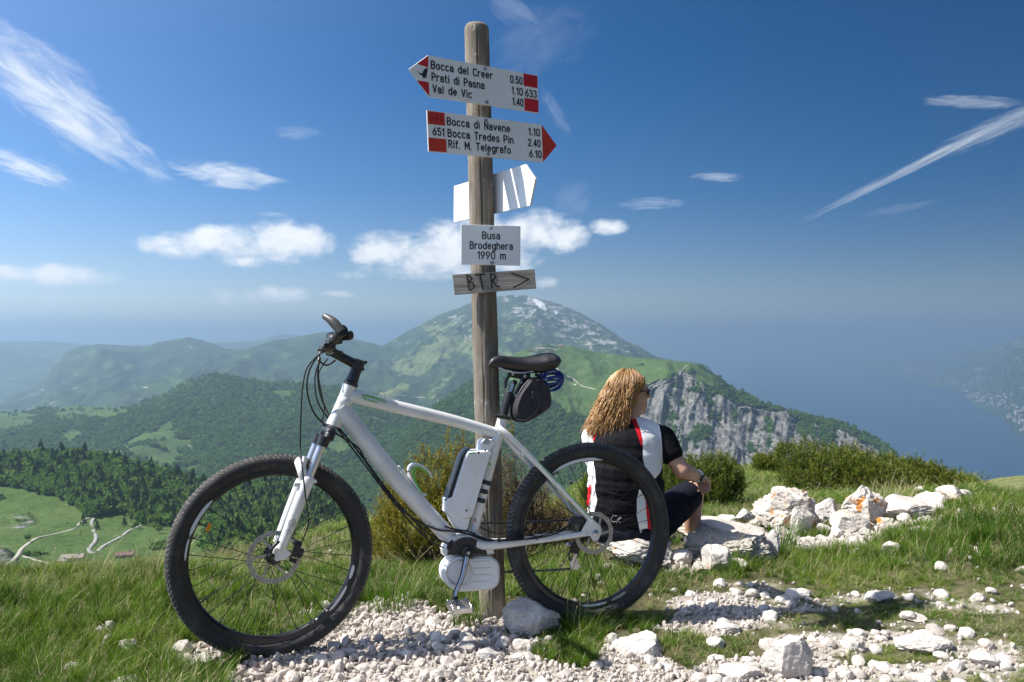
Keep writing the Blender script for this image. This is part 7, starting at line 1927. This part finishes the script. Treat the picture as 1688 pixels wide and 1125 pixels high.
def jattr(V, N_):
    # the print of the garment, laid out across its back (x) and height (z) at the wearer's distance
    x = CX + V[:, 0] / 4.0 * F; y = HY - (V[:, 2] - CAMZ) / 4.0 * F
    def band(l, r_): a = lerpx(y, l); c = lerpx(y, r_); return np.minimum(x - a, c - x) * PX_
    wr = band([(690, 1046), (705, 1051), (732, 1054), (750, 1053), (770, 1058), (790, 1060), (800, 1046), (815, 1043), (840, 1043), (885, 1052)],
              [(690, 1085), (712, 1087), (750, 1089), (765, 1090), (772, 1086), (784, 1073), (798, 1057), (815, 1057), (840, 1059), (885, 1064)])
    # keep white from running under the sleeve
    wr = np.minimum(wr, (886 - y) * PX_)
    wl = band([(690, 940), (800, 940), (815, 966), (850, 962)], [(690, 992), (706, 983), (722, 978), (745, 976), (790, 980), (800, 978), (820, 982), (850, 976)])
    wl = np.minimum(wl, (856 - y) * PX_)
    rp = band([(690, 1040), (706, 1044), (722, 1048), (733, 1052)], [(690, 1048), (706, 1052), (722, 1054), (733, 1053)])
    rl = band([(690, 989), (700, 985), (712, 979), (728, 976)], [(690, 996), (700, 991), (712, 984), (728, 977)])
    rb = np.minimum(band([(806, 1056), (840, 1059), (885, 1064)], [(806, 1059), (815, 1062), (840, 1068), (885, 1073)]), (884 - y) * PX_); rb = np.minimum(rb, (y - 804) * PX_)
    lb = np.minimum(band([(795, 972), (810, 966), (836, 962), (846, 962)], [(795, 973), (810, 973), (836, 970), (846, 968)]), (846 - y) * PX_); lb = np.minimum(lb, (y - 796) * PX_); rp = np.minimum(rp, (734 - y) * PX_); rl = np.minimum(rl, (730 - y) * PX_)
    red = np.maximum.reduce([rp, rl, rb, lb])
    sleeve = V @ np.array([0, 0, 0]) + (V[:, 0] - (1088 - CX) / F * 4.0) * 1.0
    return {"white_panel": np.maximum(wr, wl), "red_piping": red}
def folds(V, N_):
    z = V[:, 2]; x = V[:, 0]
    w_ = np.clip((.62 - z) / .25, 0, 1)
    f = fbm(x * 5, z * 26 + 6 * x, V[:, 1] * 4, 3, .5, True) * .006 * w_ + fbm(x * 9, z * 12, V[:, 1] * 9, 3) * .004
    diag = fbm((x + z) * 14, (x - z) * 4, 1.0, 3) * .004 * np.clip((x - .60) / .1, 0, 1)
    return f + diag
b = MB(); trunk(b, .007)
eR = J["shR"].lerp(J["elR"], .46); rc(b, J["shR"] + Vector((-.01, 0, .0)), eR, .064, .062); eL = J["shL"].lerp(J["elL"], .5); rc(b, J["shL"], eL, .062, .060)
jer = remesh("jersey", b, .0065, jersey_mat(), person, 4, jattr, folds)
# trim sleeves, neckline and hem cleanly
import bmesh
def cut(o, planes):
    bm = bmesh.new(); bm.from_mesh(o.data); off = org(o)
    for p, n in planes:
        geom = bm.verts[:] + bm.edges[:] + bm.faces[:]
        if len(planes[0]) and callable(n): continue
        bmesh.ops.bisect_plane(bm, geom=geom, dist=1e-5, plane_co=Vector(p) - off, plane_no=n, clear_outer=True)
    bm.to_mesh(o.data); bm.free(); o.data.update()
def trim(o, keep):
    bm = bmesh.new(); bm.from_mesh(o.data); off = org(o)
    dead = [f for f in bm.faces if not keep(f.calc_center_median() + off)]
    bmesh.ops.delete(bm, geom=dead, context="FACES"); bm.to_mesh(o.data); bm.free()
aR = (J["elR"] - J["shR"]).normalized(); aL = (J["elL"] - J["shL"]).normalized()
def keep_j(p):
    if (p - J["shR"]).dot(aR) > .135 and (p - J["shR"]).length < .30 and (p - (J["shR"] + aR * .15)).length < .095 and p.x > (1092 - CX) / F * 4.0: return False
    if p.z < W(0, 893).z: return False
    return True
trim(jer, keep_j)
sm_c = MB(); c_ = J["shR"] + aR * .132
# black sleeve over the white panel: set-in sleeve as its own piece
slb = MB(); rc(slb, J["shR"] + Vector((.014, -.004, -.004)), J["shR"].lerp(J["elR"], .44), .0665, .0640)
M_black_cloth = mat("black_jersey_cloth", (.007, .007, .009), .8, spec=.15, bump=.3, bscale=600, bdist=.001)
slv = remesh("sleeve", slb, .006, M_black_cloth, person, 3)
trim(slv, lambda p: (p - J["shR"]).dot(aR) < .125 and p.x > (1086 - CX) / F * 4.0 - .10 * max(0, (p.z - J["shR"].z)))
col = MB(); col.tube([J["nek"] + Vector((.062 * math.cos(a), .055 * math.sin(a), .012 + .012 * math.sin(a))) for a in np.linspace(0, 6.283, 22)[:-1]], .012, 8, closed=True); col.build("collar", M_black_cloth, jer, True)
# pocket hems and small white mark on the lower back
b = MB()
def onback(px, py, off=.003):
    x_ = (px - CX) / F * 4.0; z_ = zc(py, 4.0)
    ok, loc, nor, _ = jer.ray_cast(Vector((x_, 3.0, z_)) - org(jer), Vector((0, 1, 0)))
    return (loc + org(jer) + nor * off) if ok else Vector((x_, 3.88, z_))
for ln in ([(980, 795), (1000, 800), (1020, 800), (1040, 798)], [(984, 836), (1000, 840), (1020, 842), (1042, 838)]):
    b.tube(smooth_path([onback(a, c, .0015) for a, c in ln], 5), .0022, 6)
b.build("pocket_hem", M_black_cloth, jer, True)
b = MB()
for st in ([(1012, 842), (1006, 842), (1003, 848), (1006, 852), (1010, 851)], [(1013, 846), (1011, 853)], [(1016, 843), (1014, 850), (1018, 853)], [(1015, 847), (1019, 844)]):
    b.tube([onback(a, c, .003) for a, c in st], .0011, 5)
b.build("printed_mark", mat("grey_print", (.4, .4, .42), .5), jer, True)
# ---- shorts
b = MB()
ell(b, J["pel"] + Vector((0, 0, -.01)), .200, .150, .092, TURN)
for s_ in ("R", "L"): rc(b, J["hi" + s_], J["hi" + s_].lerp(J["kn" + s_], .93), .102, .075, 18)
shorts = remesh("shorts", b, .008, mat("navy_shorts", (.007, .008, .016), .85, col2=(.011, .012, .022), nscale=30, spec=.15, bump=.3, bscale=500, bdist=.001), person, 4, None, lambda V, N_: fbm(V[:, 0] * 12, V[:, 1] * 12, V[:, 2] * 8, 3, .5, True) * .005)
kR = (J["knR"] - J["hiR"]).normalized(); kL = (J["knL"] - J["hiL"]).normalized()
trim(shorts, lambda p: not ((p - J["hiR"]).dot(kR) > (J["knR"] - J["hiR"]).length * .90 and p.x > J["hiR"].x) and not ((p - J["hiL"]).dot(kL) > (J["knL"] - J["hiL"]).length * .9 and p.y > 4.5))
# shoes
for s_ in ("R", "L"):
    b = MB(); an, to = J["an" + s_], J["to" + s_]; dn = Vector((0, 0, -.035)); rc(b, an + dn, to + dn * .8, .044, .036); rc(b, an + dn * .2, an + dn, .044, .046)
    remesh("shoe", b, .009, mat("grey_shoe", (.12, .12, .13), .6), person, 3)
# ---- wristwatch on the right wrist
wd = (J["wrR"] - J["elR"]).normalized(); wc = J["elR"].lerp(J["wrR"], .93); b = MB(); b.lathe(wc, wd, [(.029, -.010), (.0325, -.009), (.0325, .009), (.029, .010)], 20)
wt2 = b.build("wristwatch", M_whited, person, True)
e_ = Vector((.55, -.35, -.25)); e_ = (e_ - wd * e_.dot(wd)).normalized(); b = MB(); b.lathe(wc + e_ * .028, e_, [(.020, 0), (.021, .004), (.019, .011), (.016, .012), (0, .0115)], 20); b.build("watch_face", M_blk, wt2, True)
# ---- sunglasses
sg = MB()
sg.tube([H(.098, .006, .022), H(.098, -.006, .022)], .002, 6)
for s_ in (1, -1):
    sg.tube([H(.089, .050 * s_, .024), H(.050, .078 * s_, .022), H(-.010, .080 * s_, .014)], [.0035, .003, .0025], 8)
gl = sg.build("sunglasses", M_blk, person, True)
for s_ in (1, -1):
    pts = [H(.098 - .010 * (q / 3) ** 2 * 0 - .35 * max(0, q) * .022 - .002, s_ * (.006 + q * .021), 0) for q in range(3)]
    b = MB(); ct = H(.090, s_ * .030, .016); ax_ = (look * .95 + hs * s_ * .45).normalized(); e1_ = hup; e2_ = ax_.cross(e1_)
    b.prism([ct + e1_ * (.018 * math.sin(a)) + e2_ * (.027 * math.cos(a)) + ax_ * .004 for a in np.linspace(0, 6.283, 15)[:-1]], ax_, .0022, .001); b.build("lens", mat("dark_lens", (.01, .01, .012), .08), gl)
# ---- hair: several hundred wavy locks over a scalp cap
def hair_mat():
    m = bpy.data.materials.new("blond_hair"); m.use_nodes = True; N = Nodes(m.node_tree); b_ = m.node_tree.nodes["Principled BSDF"]
    f = N.new("ShaderNodeAttribute", attribute_name="tone").outputs["Fac"]; t = N.new("ShaderNodeTexCoord").outputs["Object"]
    f = N.m("ADD", N.m("MULTIPLY", f, .6), N.m("MULTIPLY", N.noise(t, 14, 4), .4))
    c = N.ramp(f, [(.15, (.17, .08, .03)), (.4, (.36, .195, .07)), (.65, (.55, .335, .13)), (.9, (.72, .49, .23))])
    N.put(b_.inputs["Base Color"], c); b_.inputs["Roughness"].default_value = .42; b_.inputs["Specular IOR Level"].default_value = .6
    return m
r = np.random.RandomState(3); b = MB(); M_hair = hair_mat()
m = MB(); m.ball((0, 0, 0), 1, 22, (1, 1, 1))
cap = MB(); cv = [H(v[0] * .104 - .014, v[1] * .088, v[2] * .106 + .020) for v in m.v]; cap.add(cv, m.f)
rc(cap, H(-.035, 0, .0), H(-.050, .0, -.11), .082, .070)
hc = remesh("hair", cap, .009, M_hair, person, 3, lambda V, N_: {"tone": np.full(len(V), .30)})
trim(hc, lambda p: (p - HC).dot(look) < .022 + .9 * max(0, (p - HC).dot(hup) - .06))
VV = []; FF = []; TT_ = []; nb = 0
def strand(pts, w0, tone):
    global nb
    P_ = np.array(pts); m = len(P_); t = np.gradient(P_, axis=0); t /= np.linalg.norm(t, axis=1)[:, None]
    a = np.cross(t, np.array([.3, .2, 1.0])); a /= np.maximum(1e-6, np.linalg.norm(a, axis=1))[:, None]; c = np.cross(t, a)
    w_ = np.interp(np.linspace(0, 1, m), [0, .1, .7, .92, 1], [w0 * .6, w0, w0, w0 * .7, w0 * .15])[:, None]
    V_ = np.stack([P_ + a * w_, P_ - a * w_ * .5 + c * w_ * .86, P_ - a * w_ * .5 - c * w_ * .86], 1).reshape(-1, 3)
    i = np.arange(m - 1)[:, None] * 3; k = np.arange(3)[None]; l = (k + 1) % 3
    FF.append((np.stack([i + k, i + l, i + 3 + l, i + 3 + k], -1).reshape(-1, 4)) + nb); VV.append(V_); TT_.append(np.full(len(V_), tone)); nb += len(V_)
nl = 0; steps = 24
while nl < 300:
    d = r.normal(size=3); d /= np.linalg.norm(d)
    if d[2] < -.1 or (d[0] > .20 and d[2] < .78): continue
    f0, s0, u0 = d[0] * .100 - .014, d[1] * .084, d[2] * .102 + .020
    if f0 > .035 and u0 < .100: continue
    side = 1 if s0 > 0 else -1
    ang = math.atan2(s0, f0 + .014); back = max(0, -math.cos(ang))
    ang2 = ang + r.normal() * .10
    if abs(ang2) < 1.60: ang2 = (1.60 + .3 * r.rand()) * side
    Lh = (.165 + .03 * back) * (.75 + .38 * r.rand()); end_u = -Lh
    rad = .084 + .014 * r.rand(); wamp = .004 + .005 * r.rand(); wf = 9 + 6 * r.rand(); ph = r.rand() * 6.28; tone0 = .5 + r.normal() * .17
    wild = r.rand() < .2
    for q_ in range(13):
        o1, o2, o3 = r.normal() * .0085, r.normal() * .0085, r.normal() * .014
        pts = []; lk = .86 + .22 * r.rand(); fz = (.004 if not wild else .012) * r.normal(); fz2 = .004 * r.normal(); p2 = r.normal() * .8
        for i in range(steps + 1):
            t = i / steps
            a_ = ang + (ang2 - ang) * min(1, t * 2.4) + o1 * 8 * min(1, t * 2 + .3)
            u_ = u0 + (end_u * lk - u0) * (t ** .9) + o3 * .5
            base_r = math.sqrt(max(0, 1 - ((u_ - .020) / .108) ** 2)) if u_ > .02 else 1.0
            flare = max(0, .02 - u_)
            rr_ = rad * max(base_r, .25 + .7 * t) + flare * (.04 + .16 * back) + o2 * min(1, t * 3) + fz * t * t
            g_ = min(1, t * 2.2)
            rr_ += wamp * g_ * math.sin(ph + p2 + wf * t)
            Hq = H(-.014 + rr_ * 1.12 * math.cos(a_) - flare * .10, rr_ * .98 * math.sin(a_) + wamp * .9 * g_ * math.cos(ph + p2 + wf * .93 * t) + fz2 * t, u_)
            Hq = Hq + Vector((-.07, 0, 0)) * (flare * .9 * (.3 + back)); pts.append(Hq[:])
        strand(pts, .0011 + .0009 * r.rand(), min(1, max(0, tone0 + r.normal() * .10)))
    nl += 1
o = mesh_obj("hair_strands", np.concatenate(VV), np.concatenate(FF), M_hair, hc, None, True, {"tone": np.concatenate(TT_)}); o["kind"] = "stuff"
